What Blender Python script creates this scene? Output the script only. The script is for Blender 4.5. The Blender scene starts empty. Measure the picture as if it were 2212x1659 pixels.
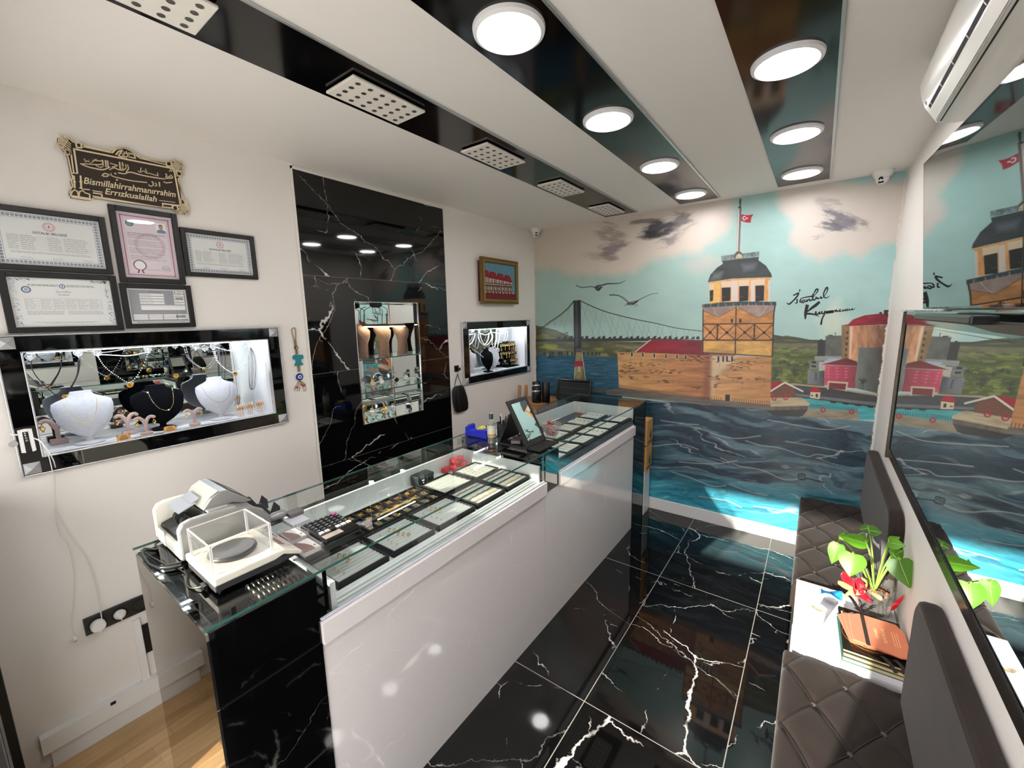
import bpy, bmesh, math, random
import numpy as np
from mathutils import Vector, Matrix
random.seed(7)
SC = bpy.context.scene
COL = SC.collection
PI = math.pi

# ---------------------------------------------------------------- camera
F_PX, CX, CY = 895.0, 1106.0, 829.5
YAW, PITCH, ROLL = 0.634606, -0.161858, 0.0197495
def _rot(a, b, c):
    ca, sa, cb, sb, cc, sc = math.cos(a), math.sin(a), math.cos(b), math.sin(b), math.cos(c), math.sin(c)
    return (Matrix(((ca, -sa, 0), (sa, ca, 0), (0, 0, 1))) @ Matrix(((1, 0, 0), (0, cb, -sb), (0, sb, cb)))
            @ Matrix(((cc, 0, sc), (0, 1, 0), (-sc, 0, cc))))
RM = _rot(YAW, PITCH, ROLL)
CAM = Vector((2.5037, 0.0, 1.865))
W, D, H = 2.8935, 3.842, 2.7518          # room: x 0..W, y ..D (mural wall), z 0..H
cd = bpy.data.cameras.new('camera'); cam = bpy.data.objects.new('camera', cd); COL.objects.link(cam)
m4 = Matrix.Identity(4)
for i in range(3):
    m4[i][0] = RM[i][0]; m4[i][1] = RM[i][2]; m4[i][2] = -RM[i][1]; m4[i][3] = CAM[i]
cam.matrix_world = m4
cd.sensor_fit = 'HORIZONTAL'; cd.sensor_width = 36.0; cd.lens = F_PX / 2212.0 * 36.0
cd.clip_start = 0.02; cd.clip_end = 200
SC.camera = cam
def P(px, py, ax, val):
    """world point where the sight line of a photo pixel meets the plane axis=val"""
    d = RM @ Vector(((px - CX) / F_PX, 1.0, -(py - CY) / F_PX))
    return CAM + d * ((val - CAM[ax]) / d[ax])

# ---------------------------------------------------------------- colour management, world, sun
SC.view_settings.view_transform = 'Standard'; SC.view_settings.look = 'None'
SC.view_settings.exposure = 1.2; SC.view_settings.gamma = 1.0
SC.view_settings.use_curve_mapping = False
SC.cycles.max_bounces = 9; SC.cycles.diffuse_bounces = 4; SC.cycles.glossy_bounces = 5
SC.cycles.transmission_bounces = 6; SC.cycles.transparent_max_bounces = 24
SC.cycles.caustics_reflective = False; SC.cycles.caustics_refractive = False
SC.cycles.sample_clamp_indirect = 6.0
SC.cycles.use_denoising = True
wd = bpy.data.worlds.new('daylight'); SC.world = wd; wd.use_nodes = True
wn = wd.node_tree; wn.nodes.clear()
wo = wn.nodes.new('ShaderNodeOutputWorld'); wb = wn.nodes.new('ShaderNodeBackground')
wr = wn.nodes.new('ShaderNodeValToRGB'); wt = wn.nodes.new('ShaderNodeTexCoord'); wsx = wn.nodes.new('ShaderNodeSeparateXYZ')
wn.links.new(wt.outputs['Generated'], wsx.inputs[0]); wn.links.new(wsx.outputs['Z'], wr.inputs[0])
e = wr.color_ramp.elements
e[0].position = 0.0; e[0].color = (0.30, 0.30, 0.30, 1)
e[1].position = 1.0; e[1].color = (0.62, 0.72, 0.9, 1)
k = e.new(0.02); k.color = (0.92, 0.89, 0.85, 1)
k = e.new(0.35); k.color = (0.89, 0.88, 0.88, 1)
wn.links.new(wr.outputs[0], wb.inputs[0]); wb.inputs[1].default_value = 3.0
wn.links.new(wb.outputs[0], wo.inputs[0])
sd = bpy.data.lights.new('sun', 'SUN'); sun = bpy.data.objects.new('sun', sd); COL.objects.link(sun)
sun_dir = Vector((0.253, 1.0, -0.33)).normalized()
sun.rotation_euler = sun_dir.to_track_quat('-Z', 'Y').to_euler()
sun.location = (1.0, -6, 4)
sd.energy = 6.5; sd.angle = math.radians(0.9); sd.color = (1.0, 0.93, 0.80)

# ---------------------------------------------------------------- mesh helpers
WL = {}
def tag(o, label=None, cat=None, group=None, kind=None):
    if label: o['label'] = label
    if cat: o['category'] = cat
    if group: o['group'] = group
    if kind: o['kind'] = kind
    return o
def thing(name, label, cat, loc=(0, 0, 0), rot=(0, 0, 0), group=None):
    o = bpy.data.objects.new(name, None); COL.objects.link(o)
    o.location = loc; o.rotation_euler = rot; o.empty_display_size = 0.02
    WL[o.name] = Vector(loc)
    return tag(o, label, cat, group)
def frame_of(d):
    d = Vector(d).normalized()
    a = Vector((0, 0, 1)) if abs(d.z) < 0.95 else Vector((1, 0, 0))
    u = d.cross(a).normalized(); return u, d.cross(u).normalized(), d
class MB:
    def __init__(s): s.v = []; s.f = []; s.m = []
    def add(s, vs, fs, m=0):
        b = len(s.v); s.v += [tuple(p) for p in vs]
        for f in fs: s.f.append(tuple(b + i for i in f)); s.m.append(m)
        return s
    def box(s, lo, hi, m=0):
        (x0, y0, z0), (x1, y1, z1) = lo, hi
        if x0 > x1: x0, x1 = x1, x0
        if y0 > y1: y0, y1 = y1, y0
        if z0 > z1: z0, z1 = z1, z0
        return s.add([(x0,y0,z0),(x1,y0,z0),(x1,y1,z0),(x0,y1,z0),(x0,y0,z1),(x1,y0,z1),(x1,y1,z1),(x0,y1,z1)],
                     [(0,3,2,1),(4,5,6,7),(0,1,5,4),(1,2,6,5),(2,3,7,6),(3,0,4,7)], m)
    def obox(s, c, size, rot=None, m=0):
        hx, hy, hz = size[0]/2, size[1]/2, size[2]/2; c = Vector(c)
        R = rot if rot else Matrix.Identity(3)
        vs = [c + R @ Vector(p) for p in [(-hx,-hy,-hz),(hx,-hy,-hz),(hx,hy,-hz),(-hx,hy,-hz),(-hx,-hy,hz),(hx,-hy,hz),(hx,hy,hz),(-hx,hy,hz)]]
        return s.add(vs, [(0,3,2,1),(4,5,6,7),(0,1,5,4),(1,2,6,5),(2,3,7,6),(3,0,4,7)], m)
    def quad(s, a, b, c, d, m=0): return s.add([a, b, c, d], [(0, 1, 2, 3)], m)
    def cyl(s, p0, p1, r0, r1=None, n=16, m=0, caps=True):
        r1 = r0 if r1 is None else r1; p0 = Vector(p0); p1 = Vector(p1); u, w, _ = frame_of(p1 - p0)
        vs = []; fs = []
        for p, r in ((p0, r0), (p1, r1)):
            for i in range(n):
                a = 2*PI*i/n; vs.append(p + u*(r*math.cos(a)) + w*(r*math.sin(a)))
        for i in range(n): fs.append((i, (i+1) % n, n+(i+1) % n, n+i))
        if caps: fs.append(tuple(range(n-1, -1, -1))); fs.append(tuple(range(n, 2*n)))
        return s.add(vs, fs, m)
    def tube(s, pts, r, n=8, m=0, closed=False):
        pts = [Vector(p) for p in pts]; k = len(pts); rs = r if isinstance(r, (list, tuple)) else [r]*k
        vs = []; fs = []; pu = None
        for i, p in enumerate(pts):
            if closed: d = pts[(i+1) % k] - pts[i-1]
            else: d = pts[min(i+1, k-1)] - pts[max(i-1, 0)]
            if d.length < 1e-9: d = Vector((0, 0, 1))
            d.normalize()
            if pu is None: u, w, _ = frame_of(d)
            else:
                u = (pu - d*pu.dot(d))
                u = u.normalized() if u.length > 1e-6 else frame_of(d)[0]
                w = d.cross(u)
            pu = u
            for j in range(n):
                a = 2*PI*j/n; vs.append(p + u*(rs[i]*math.cos(a)) + w*(rs[i]*math.sin(a)))
        for i in range(k if closed else k-1):
            a = i*n; b = ((i+1) % k)*n
            for j in range(n): fs.append((a+j, a+(j+1) % n, b+(j+1) % n, b+j))
        if not closed: fs.append(tuple(range(n-1, -1, -1))); fs.append(tuple(range((k-1)*n, k*n)))
        return s.add(vs, fs, m)
    def lathe(s, prof, c=(0,0,0), n=24, m=0, axis=None, caps=True):
        """prof: (radius, height) pairs"""
        c = Vector(c)
        if axis is None: u, w, d = Vector((1,0,0)), Vector((0,1,0)), Vector((0,0,1))
        else: u, w, d = frame_of(axis); w = d.cross(u)
        vs = []; fs = []
        for r, h in prof:
            for i in range(n):
                a = 2*PI*i/n; vs.append(c + u*(r*math.cos(a)) + w*(r*math.sin(a)) + d*h)
        for k in range(len(prof)-1):
            for i in range(n): fs.append((k*n+i, k*n+(i+1) % n, (k+1)*n+(i+1) % n, (k+1)*n+i))
        if caps: fs.append(tuple(range(n-1, -1, -1))); fs.append(tuple(range((len(prof)-1)*n, len(prof)*n)))
        return s.add(vs, fs, m)
    def sphere(s, c, r, n=12, k=8, m=0, sc=(1,1,1)):
        c = Vector(c); vs = [c + Vector((0,0,-r*sc[2]))]; fs = []
        for i in range(1, k):
            t = PI*i/k - PI/2
            for j in range(n):
                a = 2*PI*j/n; vs.append(c + Vector((r*sc[0]*math.cos(t)*math.cos(a), r*sc[1]*math.cos(t)*math.sin(a), r*sc[2]*math.sin(t))))
        vs.append(c + Vector((0,0,r*sc[2])))
        for j in range(n): fs.append((0, 1+(j+1) % n, 1+j))
        for i in range(k-2):
            for j in range(n): fs.append((1+i*n+j, 1+i*n+(j+1) % n, 1+(i+1)*n+(j+1) % n, 1+(i+1)*n+j))
        t = len(vs)-1
        for j in range(n): fs.append((t, 1+(k-2)*n+j, 1+(k-2)*n+(j+1) % n))
        return s.add(vs, fs, m)
    def torus(s, c, R, r, axis=(0,0,1), n=20, k=6, m=0, sx=1.0):
        u, w, d = frame_of(axis); c = Vector(c)
        return s.tube([c + u*(R*sx*math.cos(2*PI*i/n)) + w*(R*math.sin(2*PI*i/n)) for i in range(n)], r, k, m, True)
    def prism(s, poly, fn, t, m=0):
        """poly of (a,b) pairs; fn(a,b,h)->point ; extruded h = 0..t"""
        n = len(poly); A = sum(poly[i][0]*poly[(i+1) % n][1]-poly[(i+1) % n][0]*poly[i][1] for i in range(n))
        if A < 0: poly = poly[::-1]
        vs = [fn(a, b, 0) for a, b in poly] + [fn(a, b, t) for a, b in poly]
        fs = [tuple(range(n-1, -1, -1)), tuple(range(n, 2*n))] + [(i, (i+1) % n, n+(i+1) % n, n+i) for i in range(n)]
        return s.add(vs, fs, m)
    def grid(s, fn, nu, nv, m=0, two=False):
        vs = [fn(i/nu, j/nv) for j in range(nv+1) for i in range(nu+1)]
        fs = [(j*(nu+1)+i, j*(nu+1)+i+1, (j+1)*(nu+1)+i+1, (j+1)*(nu+1)+i) for j in range(nv) for i in range(nu)]
        return s.add(vs, fs, m)
    def build(s, name, mats, parent=None, smooth=False, bev=0.0, local=False, solid=0.0, sub=0):
        me = bpy.data.meshes.new(name); o = bpy.data.objects.new(name, me); COL.objects.link(o)
        vs = s.v
        if parent is not None:
            o.parent = parent
            if not local:
                w = WL.get(parent.name, Vector((0,0,0))); vs = [(p[0]-w[0], p[1]-w[1], p[2]-w[2]) for p in vs]
            WL[o.name] = Vector((0,0,0)) if local else WL.get(parent.name, Vector((0,0,0)))
        me.from_pydata(vs, [], s.f)
        if not isinstance(mats, (list, tuple)): mats = [mats]
        for mt in mats: me.materials.append(mt)
        if len(mats) > 1: me.polygons.foreach_set('material_index', [min(i, len(mats)-1) for i in s.m])
        me.update()
        bm = bmesh.new(); bm.from_mesh(me); bmesh.ops.recalc_face_normals(bm, faces=bm.faces); bm.to_mesh(me); bm.free()
        if smooth:
            me.polygons.foreach_set('use_smooth', [True]*len(me.polygons)); me.set_sharp_from_angle(angle=0.7)
        if solid:
            md = o.modifiers.new('solid', 'SOLIDIFY'); md.thickness = solid; md.offset = 0
        if bev:
            md = o.modifiers.new('bevel', 'BEVEL'); md.width = bev; md.segments = 2; md.limit_method = 'ANGLE'
            md.harden_normals = False
        if sub:
            md = o.modifiers.new('sub', 'SUBSURF'); md.levels = sub; md.render_levels = sub
        return o
def text_mesh(body, size, depth=0.001, shear=0.0, align='CENTER', space=1.0, bold=0.0):
    """characters of the built-in font turned into plain vertices (x right, y up, z out)"""
    cu = bpy.data.curves.new('lettering', 'FONT'); cu.body = body; cu.size = size; cu.extrude = depth/2
    cu.align_x = align; cu.align_y = 'CENTER'; cu.shear = shear; cu.space_character = space; cu.offset = bold
    cu.resolution_u = 3
    o = bpy.data.objects.new('lettering', cu); COL.objects.link(o)
    dg = bpy.context.evaluated_depsgraph_get(); me = bpy.data.meshes.new_from_object(o.evaluated_get(dg))
    vs = [tuple(v.co) for v in me.vertices]; fs = [tuple(p.vertices) for p in me.polygons]
    bpy.data.objects.remove(o); bpy.data.curves.remove(cu); bpy.data.meshes.remove(me)
    return vs, fs
def put_text(mb, body, size, fn, m=0, **k):
    vs, fs = text_mesh(body, size, **k); mb.add([fn(x, y, z) for x, y, z in vs], fs, m); return mb
def dup(root, loc=None, rot=None, label=None, group=None, cat=None):
    r = root.copy(); COL.objects.link(r)
    if loc is not None: r.location = loc
    if rot is not None: r.rotation_euler = rot
    if label: r['label'] = label
    if group: r['group'] = group
    if cat: r['category'] = cat
    def kids(a, b):
        for ch in a.children:
            c = ch.copy(); COL.objects.link(c); c.parent = b; kids(ch, c)
    kids(root, r); return r
def catmull(pts, k=6, closed=False):
    pts = [Vector(p) for p in pts]; n = len(pts); out = []
    for i in range(n if closed else n-1):
        g = (lambda j: pts[j % n]) if closed else (lambda j: pts[max(0, min(n-1, j))])
        p0, p1, p2, p3 = g(i-1), g(i), g(i+1), g(i+2)
        for t in range(k):
            t = t/k
            out.append(0.5*((2*p1) + (p2-p0)*t + (2*p0-5*p1+4*p2-p3)*t*t + (3*p1-p0-3*p2+p3)*t*t*t))
    if not closed: out.append(pts[-1])
    return out

# ---------------------------------------------------------------- materials
def lin(c):
    return tuple(((x/255)/12.92 if x/255 <= 0.04045 else ((x/255+0.055)/1.055)**2.4) for x in c) + (1.0,)
MATS = {}
def mat(name, col=(200,200,200), rough=0.5, metal=0.0, spec=0.5, noise=0.0, nscale=20.0, bump=0.0, bscale=60.0,
        sheen=0.0, coat=0.0, emit=None, es=0.0, trans=0.0, ior=1.45, aniso=None, alpha=1.0):
    if name in MATS: return MATS[name]
    m = bpy.data.materials.new(name); m.use_nodes = True; nt = m.node_tree; b = nt.nodes['Principled BSDF']
    c = lin(col); b.inputs['Base Color'].default_value = c; b.inputs['Roughness'].default_value = rough
    b.inputs['Metallic'].default_value = metal; b.inputs['Specular IOR Level'].default_value = spec
    b.inputs['Sheen Weight'].default_value = sheen; b.inputs['Coat Weight'].default_value = coat
    b.inputs['IOR'].default_value = ior; b.inputs['Transmission Weight'].default_value = trans
    if sheen: b.inputs['Sheen Roughness'].default_value = 0.4
    if emit: b.inputs['Emission Color'].default_value = lin(emit); b.inputs['Emission Strength'].default_value = es
    if noise or bump:
        tc = nt.nodes.new('ShaderNodeNewGeometry')
        sc_ = nt.nodes.new('ShaderNodeVectorMath'); sc_.operation = 'MULTIPLY'
        sc_.inputs[1].default_value = aniso if aniso else (1, 1, 1)
        nt.links.new(tc.outputs['Position'], sc_.inputs[0])
    if noise:
        n = nt.nodes.new('ShaderNodeTexNoise'); n.inputs['Scale'].default_value = nscale; n.inputs['Detail'].default_value = 5
        nt.links.new(sc_.outputs[0], n.inputs['Vector'])
        mx = nt.nodes.new('ShaderNodeMix'); mx.data_type = 'RGBA'
        mx.inputs['A'].default_value = tuple(x*(1-noise) for x in c[:3])+(1,)
        mx.inputs['B'].default_value = tuple(min(1, x*(1+noise)) for x in c[:3])+(1,)
        nt.links.new(n.outputs['Fac'], mx.inputs['Factor']); nt.links.new(mx.outputs['Result'], b.inputs['Base Color'])
    if bump:
        n = nt.nodes.new('ShaderNodeTexNoise'); n.inputs['Scale'].default_value = bscale; n.inputs['Detail'].default_value = 3
        nt.links.new(sc_.outputs[0], n.inputs['Vector'])
        bp = nt.nodes.new('ShaderNodeBump'); bp.inputs['Strength'].default_value = bump; bp.inputs['Distance'].default_value = 0.002
        nt.links.new(n.outputs['Fac'], bp.inputs['Height']); nt.links.new(bp.outputs[0], b.inputs['Normal'])
    MATS[name] = m; return m
def thin_glass(name, tint=(0.93, 0.97, 0.955), ior=1.5, rough=0.0, dens=0.0):
    """sheet glass: clear with a Fresnel reflection, shadows pass through"""
    if name in MATS: return MATS[name]
    m = bpy.data.materials.new(name); m.use_nodes = True; nt = m.node_tree; nt.nodes.clear()
    o = nt.nodes.new('ShaderNodeOutputMaterial'); mx = nt.nodes.new('ShaderNodeMixShader'); t = nt.nodes.new('ShaderNodeBsdfTransparent')
    g = nt.nodes.new('ShaderNodeBsdfGlossy'); fr = nt.nodes.new('ShaderNodeFresnel')
    t.inputs[0].default_value = tint + (1,); g.inputs['Roughness'].default_value = rough; g.inputs[0].default_value = (1, 1, 1, 1)
    fr.inputs[0].default_value = ior
    geo = nt.nodes.new('ShaderNodeNewGeometry'); inv = nt.nodes.new('ShaderNodeMath'); inv.operation = 'SUBTRACT'; inv.inputs[0].default_value = 1.0
    mul = nt.nodes.new('ShaderNodeMath'); mul.operation = 'MULTIPLY'
    nt.links.new(geo.outputs['Backfacing'], inv.inputs[1])
    nt.links.new(fr.outputs[0], mul.inputs[0]); nt.links.new(inv.outputs[0], mul.inputs[1])
    if dens:
        df = nt.nodes.new('ShaderNodeBsdfDiffuse'); df.inputs[0].default_value = (0.8, 0.8, 0.8, 1)
        m2 = nt.nodes.new('ShaderNodeMixShader'); m2.inputs[0].default_value = dens
        nt.links.new(t.outputs[0], m2.inputs[1]); nt.links.new(df.outputs[0], m2.inputs[2]); base = m2.outputs[0]
    else: base = t.outputs[0]
    nt.links.new(mul.outputs[0], mx.inputs[0]); nt.links.new(base, mx.inputs[1]); nt.links.new(g.outputs[0], mx.inputs[2])
    nt.links.new(mx.outputs[0], o.inputs[0]); MATS[name] = m; return m
def nm(nt, op, a, b=None, c=None):
    n = nt.nodes.new('ShaderNodeMath'); n.operation = op
    for i, x in enumerate((a, b, c)):
        if x is None: continue
        if isinstance(x, (int, float)): n.inputs[i].default_value = x
        else: nt.links.new(x, n.inputs[i])
    return n.outputs[0]
def marble(name, base, vein, rough, ax, tile=None, origin=(0, 0), grout=None, gw=0.0025, seed=0.0, vs=1.0, vamt=1.0, coat=0.0, shift=0.0):
    """polished stone: thin broken veins, an optional tile grid with a fresh vein pattern on every tile.
    ax: the two world axes that span the surface"""
    m = bpy.data.materials.new(name); m.use_nodes = True; nt = m.node_tree; b = nt.nodes['Principled BSDF']; L = nt.links.new
    geo = nt.nodes.new('ShaderNodeNewGeometry'); sp = nt.nodes.new('ShaderNodeSeparateXYZ'); L(geo.outputs['Position'], sp.inputs[0])
    u, v = sp.outputs[ax[0]], sp.outputs[ax[1]]
    cb = nt.nodes.new('ShaderNodeCombineXYZ'); L(u, cb.inputs[0]); L(v, cb.inputs[1]); cb.inputs[2].default_value = seed
    vec = cb.outputs[0]
    if tile:
        tv = nm(nt, 'DIVIDE', nm(nt, 'SUBTRACT', v, origin[1]), tile[1]); rv = nm(nt, 'FLOOR', tv)
        tu = nm(nt, 'DIVIDE', nm(nt, 'SUBTRACT', u, origin[0]), tile[0]); ru = nm(nt, 'FLOOR', tu)
        idc = nt.nodes.new('ShaderNodeCombineXYZ'); L(ru, idc.inputs[0]); L(rv, idc.inputs[1])
        wn_ = nt.nodes.new('ShaderNodeTexWhiteNoise'); L(idc.outputs[0], wn_.inputs['Vector'])
        sc_ = nt.nodes.new('ShaderNodeVectorMath'); sc_.operation = 'MULTIPLY_ADD'; sc_.inputs[1].default_value = (9, 9, 9)
        L(wn_.outputs['Color'], sc_.inputs[0]); L(vec, sc_.inputs[2]); vec = sc_.outputs[0]
    # warp
    n1 = nt.nodes.new('ShaderNodeTexNoise'); n1.inputs['Scale'].default_value = 3.2*vs; n1.inputs['Detail'].default_value = 6; n1.inputs['Roughness'].default_value = 0.62
    L(vec, n1.inputs['Vector'])
    wp = nt.nodes.new('ShaderNodeVectorMath'); wp.operation = 'MULTIPLY_ADD'; wp.inputs[1].default_value = (0.22/vs, 0.22/vs, 0.22/vs)
    L(n1.outputs['Color'], wp.inputs[0]); L(vec, wp.inputs[2])
    def veins(scale, width, seedv, stretch, lo, hi, mscale):
        mp = nt.nodes.new('ShaderNodeMapping'); mp.inputs['Rotation'].default_value = (0, 0, 0.6+seedv); mp.inputs['Scale'].default_value = (scale*stretch, scale, 1)
        mp.inputs['Location'].default_value = (seedv*3.1, seedv*1.7, 0)
        L(wp.outputs[0], mp.inputs['Vector'])
        vo = nt.nodes.new('ShaderNodeTexVoronoi'); vo.feature = 'DISTANCE_TO_EDGE'; vo.inputs['Scale'].default_value = 1.0; vo.voronoi_dimensions = '2D'
        L(mp.outputs[0], vo.inputs['Vector'])
        line = nm(nt, 'SUBTRACT', 1.0, nm(nt, 'DIVIDE', vo.outputs['Distance'], width)); line = nm(nt, 'MAXIMUM', line, 0.0)
        mk = nt.nodes.new('ShaderNodeTexNoise'); mk.inputs['Scale'].default_value = mscale; mk.inputs['Detail'].default_value = 4
        mv = nt.nodes.new('ShaderNodeVectorMath'); mv.operation = 'ADD'; mv.inputs[1].default_value = (seedv*7, 3, 1); L(vec, mv.inputs[0]); L(mv.outputs[0], mk.inputs['Vector'])
        mr = nt.nodes.new('ShaderNodeMapRange'); mr.inputs[1].default_value = lo; mr.inputs[2].default_value = hi; L(mk.outputs['Fac'], mr.inputs[0])
        return nm(nt, 'MULTIPLY', line, mr.outputs[0])
    a = veins(1.5*vs, 0.0055, 0.3, 0.55, 0.46, 0.60, 5*vs)
    c = veins(2.7*vs, 0.0055, 1.4, 0.7, 0.50, 0.62, 9*vs)
    d = veins(1.1*vs, 0.0022, 2.2, 0.8, 0.30, 0.5, 3*vs)
    tot = nm(nt, 'MINIMUM', nm(nt, 'MULTIPLY', nm(nt, 'ADD', nm(nt, 'ADD', nm(nt, 'MULTIPLY', a, 1.4), nm(nt, 'MULTIPLY', c, 0.7)), nm(nt, 'MULTIPLY', d, 0.6)), vamt), 1.0)
    mx = nt.nodes.new('ShaderNodeMix'); mx.data_type = 'RGBA'; mx.inputs['A'].default_value = lin(base); mx.inputs['B'].default_value = lin(vein)
    L(tot, mx.inputs['Factor']); colr = mx.outputs['Result']
    if tile:
        def edge(t, sz):
            fr = nm(nt, 'FRACT', t); dd = nm(nt, 'MINIMUM', fr, nm(nt, 'SUBTRACT', 1.0, fr)); return nm(nt, 'LESS_THAN', nm(nt, 'MULTIPLY', dd, sz), gw)
        g = nm(nt, 'MAXIMUM', edge(tu, tile[0]), edge(tv, tile[1]))
        m2 = nt.nodes.new('ShaderNodeMix'); m2.data_type = 'RGBA'; L(g, m2.inputs['Factor']); L(colr, m2.inputs['A']); m2.inputs['B'].default_value = lin(grout)
        colr = m2.outputs['Result']
        L(nm(nt, 'ADD', nm(nt, 'MULTIPLY', g, 0.5), rough), b.inputs['Roughness'])
    else: b.inputs['Roughness'].default_value = rough
    L(colr, b.inputs['Base Color']); b.inputs['Coat Weight'].default_value = coat; b.inputs['Coat Roughness'].default_value = 0.02
    b.inputs['Specular IOR Level'].default_value = 0.55
    MATS[name] = m; return m

WALLP = mat('wall paint', (233, 228, 222), 0.55, noise=0.03, nscale=3, bump=0.25, bscale=220)
CEILP = mat('ceiling paint', (235, 230, 224), 0.6, noise=0.02, nscale=2)
WHITE_LAM = mat('white laminate', (226, 225, 224), 0.25)
WHITE_PL = mat('white plastic', (232, 231, 228), 0.3)
BLACKG = mat('black glass', (5, 5, 6), 0.03, spec=0.6, coat=0.3)
BLACKP = mat('black plastic', (16, 16, 17), 0.35)
BLACKM = mat('matte black', (14, 14, 15), 0.7)
MIRROR = mat('mirror silver', (235, 240, 238), 0.0, metal=1.0)
CHROME = mat('chrome', (215, 215, 218), 0.12, metal=1.0)
STEEL = mat('brushed steel', (170, 168, 165), 0.28, metal=1.0, noise=0.1, nscale=200)
GOLD = mat('gold', (226, 178, 84), 0.22, metal=1.0)
SILVER = mat('silver', (225, 225, 228), 0.2, metal=1.0)
PANE = thin_glass('clear glass')
ACRYL = thin_glass('clear acrylic', (0.97, 0.97, 0.97), 1.6, dens=0.03)
GEDGE = mat('green glass edge', (52, 96, 88), 0.08, spec=0.7)
LED = mat('lamp diffuser', (255, 255, 255), 0.5, emit=(255, 250, 250), es=25.0)
def plain(c, r=0.5, **k): return mat('paint %d %d %d %d' % (c[0], c[1], c[2], int(r*100)), c, r, **k)
# ================================================================ room shell
def struct(name, mb, m, label, cat, **k):
    o = mb.build(name, m, **k); return tag(o, label, cat, kind='structure')
def holed(mb, x0, x1, yr, zr, holes, m=0):
    """slab between x0..x1 spanning yr,zr with rectangular openings"""
    ys = sorted({yr[0], yr[1], *[h[0] for h in holes], *[h[1] for h in holes]}); zs = sorted({zr[0], zr[1], *[h[2] for h in holes], *[h[3] for h in holes]})
    ys = [y for y in ys if yr[0] <= y <= yr[1]]; zs = [z for z in zs if zr[0] <= z <= zr[1]]
    for a, b in zip(ys, ys[1:]):
        run = None
        for c, d in zip(zs, zs[1:]):
            hole = any(h[0] < (a+b)/2 < h[1] and h[2] < (c+d)/2 < h[3] for h in holes)
            if not hole: run = [run[0], d] if run else [c, d]
            if (hole or d == zs[-1]) and run: mb.box((x0, a, run[0]), (x1, b, run[1]), m); run = None
    return mb
N1 = (0.168, 1.074, 1.340, 1.767); N2 = (1.640, 2.193, 1.136, 1.983); N3 = (2.742, 3.655, 1.335, 1.760)
struct('wall_left', holed(MB(), -0.30, 0.0, (-0.05, D+0.15), (0, H), [N1, N2, N3]), WALLP,
       'white plastered wall with three lit display niches behind the counter', 'wall')
TILEW = marble('black wall marble', (7, 7, 8), (205, 200, 195), 0.04, (1, 2), tile=(1.2, 0.6), origin=(1.31, 0.333), grout=(95, 95, 92), gw=0.0012, seed=4.0, vs=0.9)
struct('wall_tiles', holed(MB(), 0.0002, 0.006, (1.312, 2.503), (0, 2.722), [N2]), TILEW,
       'tall polished black marble tile panel with white veins on the left wall', 'wall panel')
struct('wall_right', MB().box((W, -0.12, 0), (W+0.12, D+0.15, H)), WALLP, 'white wall on the right carrying the framed mirror and air conditioner', 'wall')
struct('ceiling', MB().box((-0.3, -0.12, H), (W+0.12, D+0.15, H+0.1)), CEILP, 'white flat ceiling with three long black glass strips', 'ceiling')
FLM = marble('black floor marble', (8, 8, 9), (225, 222, 218), 0.035, (0, 1), tile=(0.604, 1.2), origin=(1.123, 0.4), grout=(150, 146, 138), gw=0.0022, seed=1.7, vs=0.85, vamt=1.25)
struct('floor', MB().box((1.0, -0.12, -0.05), (W+0.1, D+0.1, 0)), FLM, 'polished black marble tile floor with white veins and grey grout', 'floor')
# wood laminate behind the counter
def wood_mat():
    m = bpy.data.materials.new('oak laminate'); m.use_nodes = True; nt = m.node_tree; b = nt.nodes['Principled BSDF']; L = nt.links.new
    geo = nt.nodes.new('ShaderNodeNewGeometry'); sp = nt.nodes.new('ShaderNodeSeparateXYZ'); L(geo.outputs['Position'], sp.inputs[0])
    rowf = nm(nt, 'DIVIDE', sp.outputs[0], 0.065); row = nm(nt, 'FLOOR', rowf)
    off = nm(nt, 'MULTIPLY', nm(nt, 'FRACT', nm(nt, 'MULTIPLY', nm(nt, 'SINE', nm(nt, 'MULTIPLY', row, 12.9898)), 43758.5)), 0.4)
    cf = nm(nt, 'DIVIDE', nm(nt, 'ADD', sp.outputs[1], off), 0.42); ci = nm(nt, 'FLOOR', cf)
    cb = nt.nodes.new('ShaderNodeCombineXYZ'); L(row, cb.inputs[0]); L(ci, cb.inputs[1])
    wn_ = nt.nodes.new('ShaderNodeTexWhiteNoise'); L(cb.outputs[0], wn_.inputs['Vector'])
    mp = nt.nodes.new('ShaderNodeMapping'); mp.inputs['Scale'].default_value = (60, 5, 1); L(geo.outputs['Position'], mp.inputs[0])
    n = nt.nodes.new('ShaderNodeTexNoise'); n.inputs['Scale'].default_value = 1.0; n.inputs['Detail'].default_value = 6; L(mp.outputs[0], n.inputs['Vector'])
    f = nm(nt, 'ADD', nm(nt, 'MULTIPLY', n.outputs['Fac'], 0.6), nm(nt, 'MULTIPLY', wn_.outputs['Value'], 0.4))
    r = nt.nodes.new('ShaderNodeValToRGB'); L(f, r.inputs[0])
    r.color_ramp.elements[0].color = lin((182, 140, 92)); r.color_ramp.elements[1].color = lin((222, 186, 136)); r.color_ramp.elements[0].position = 0.25; r.color_ramp.elements[1].position = 0.75
    fr = nm(nt, 'FRACT', rowf); fc = nm(nt, 'FRACT', cf)
    g = nm(nt, 'MAXIMUM', nm(nt, 'LESS_THAN', fr, 0.02), nm(nt, 'LESS_THAN', fc, 0.004))
    mx = nt.nodes.new('ShaderNodeMix'); mx.data_type = 'RGBA'; L(nm(nt, 'MULTIPLY', g, 0.45), mx.inputs['Factor']); L(r.outputs[0], mx.inputs['A']); mx.inputs['B'].default_value = lin((120, 85, 50))
    L(mx.outputs['Result'], b.inputs['Base Color']); b.inputs['Roughness'].default_value = 0.35
    return m
OAK = wood_mat()
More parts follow.
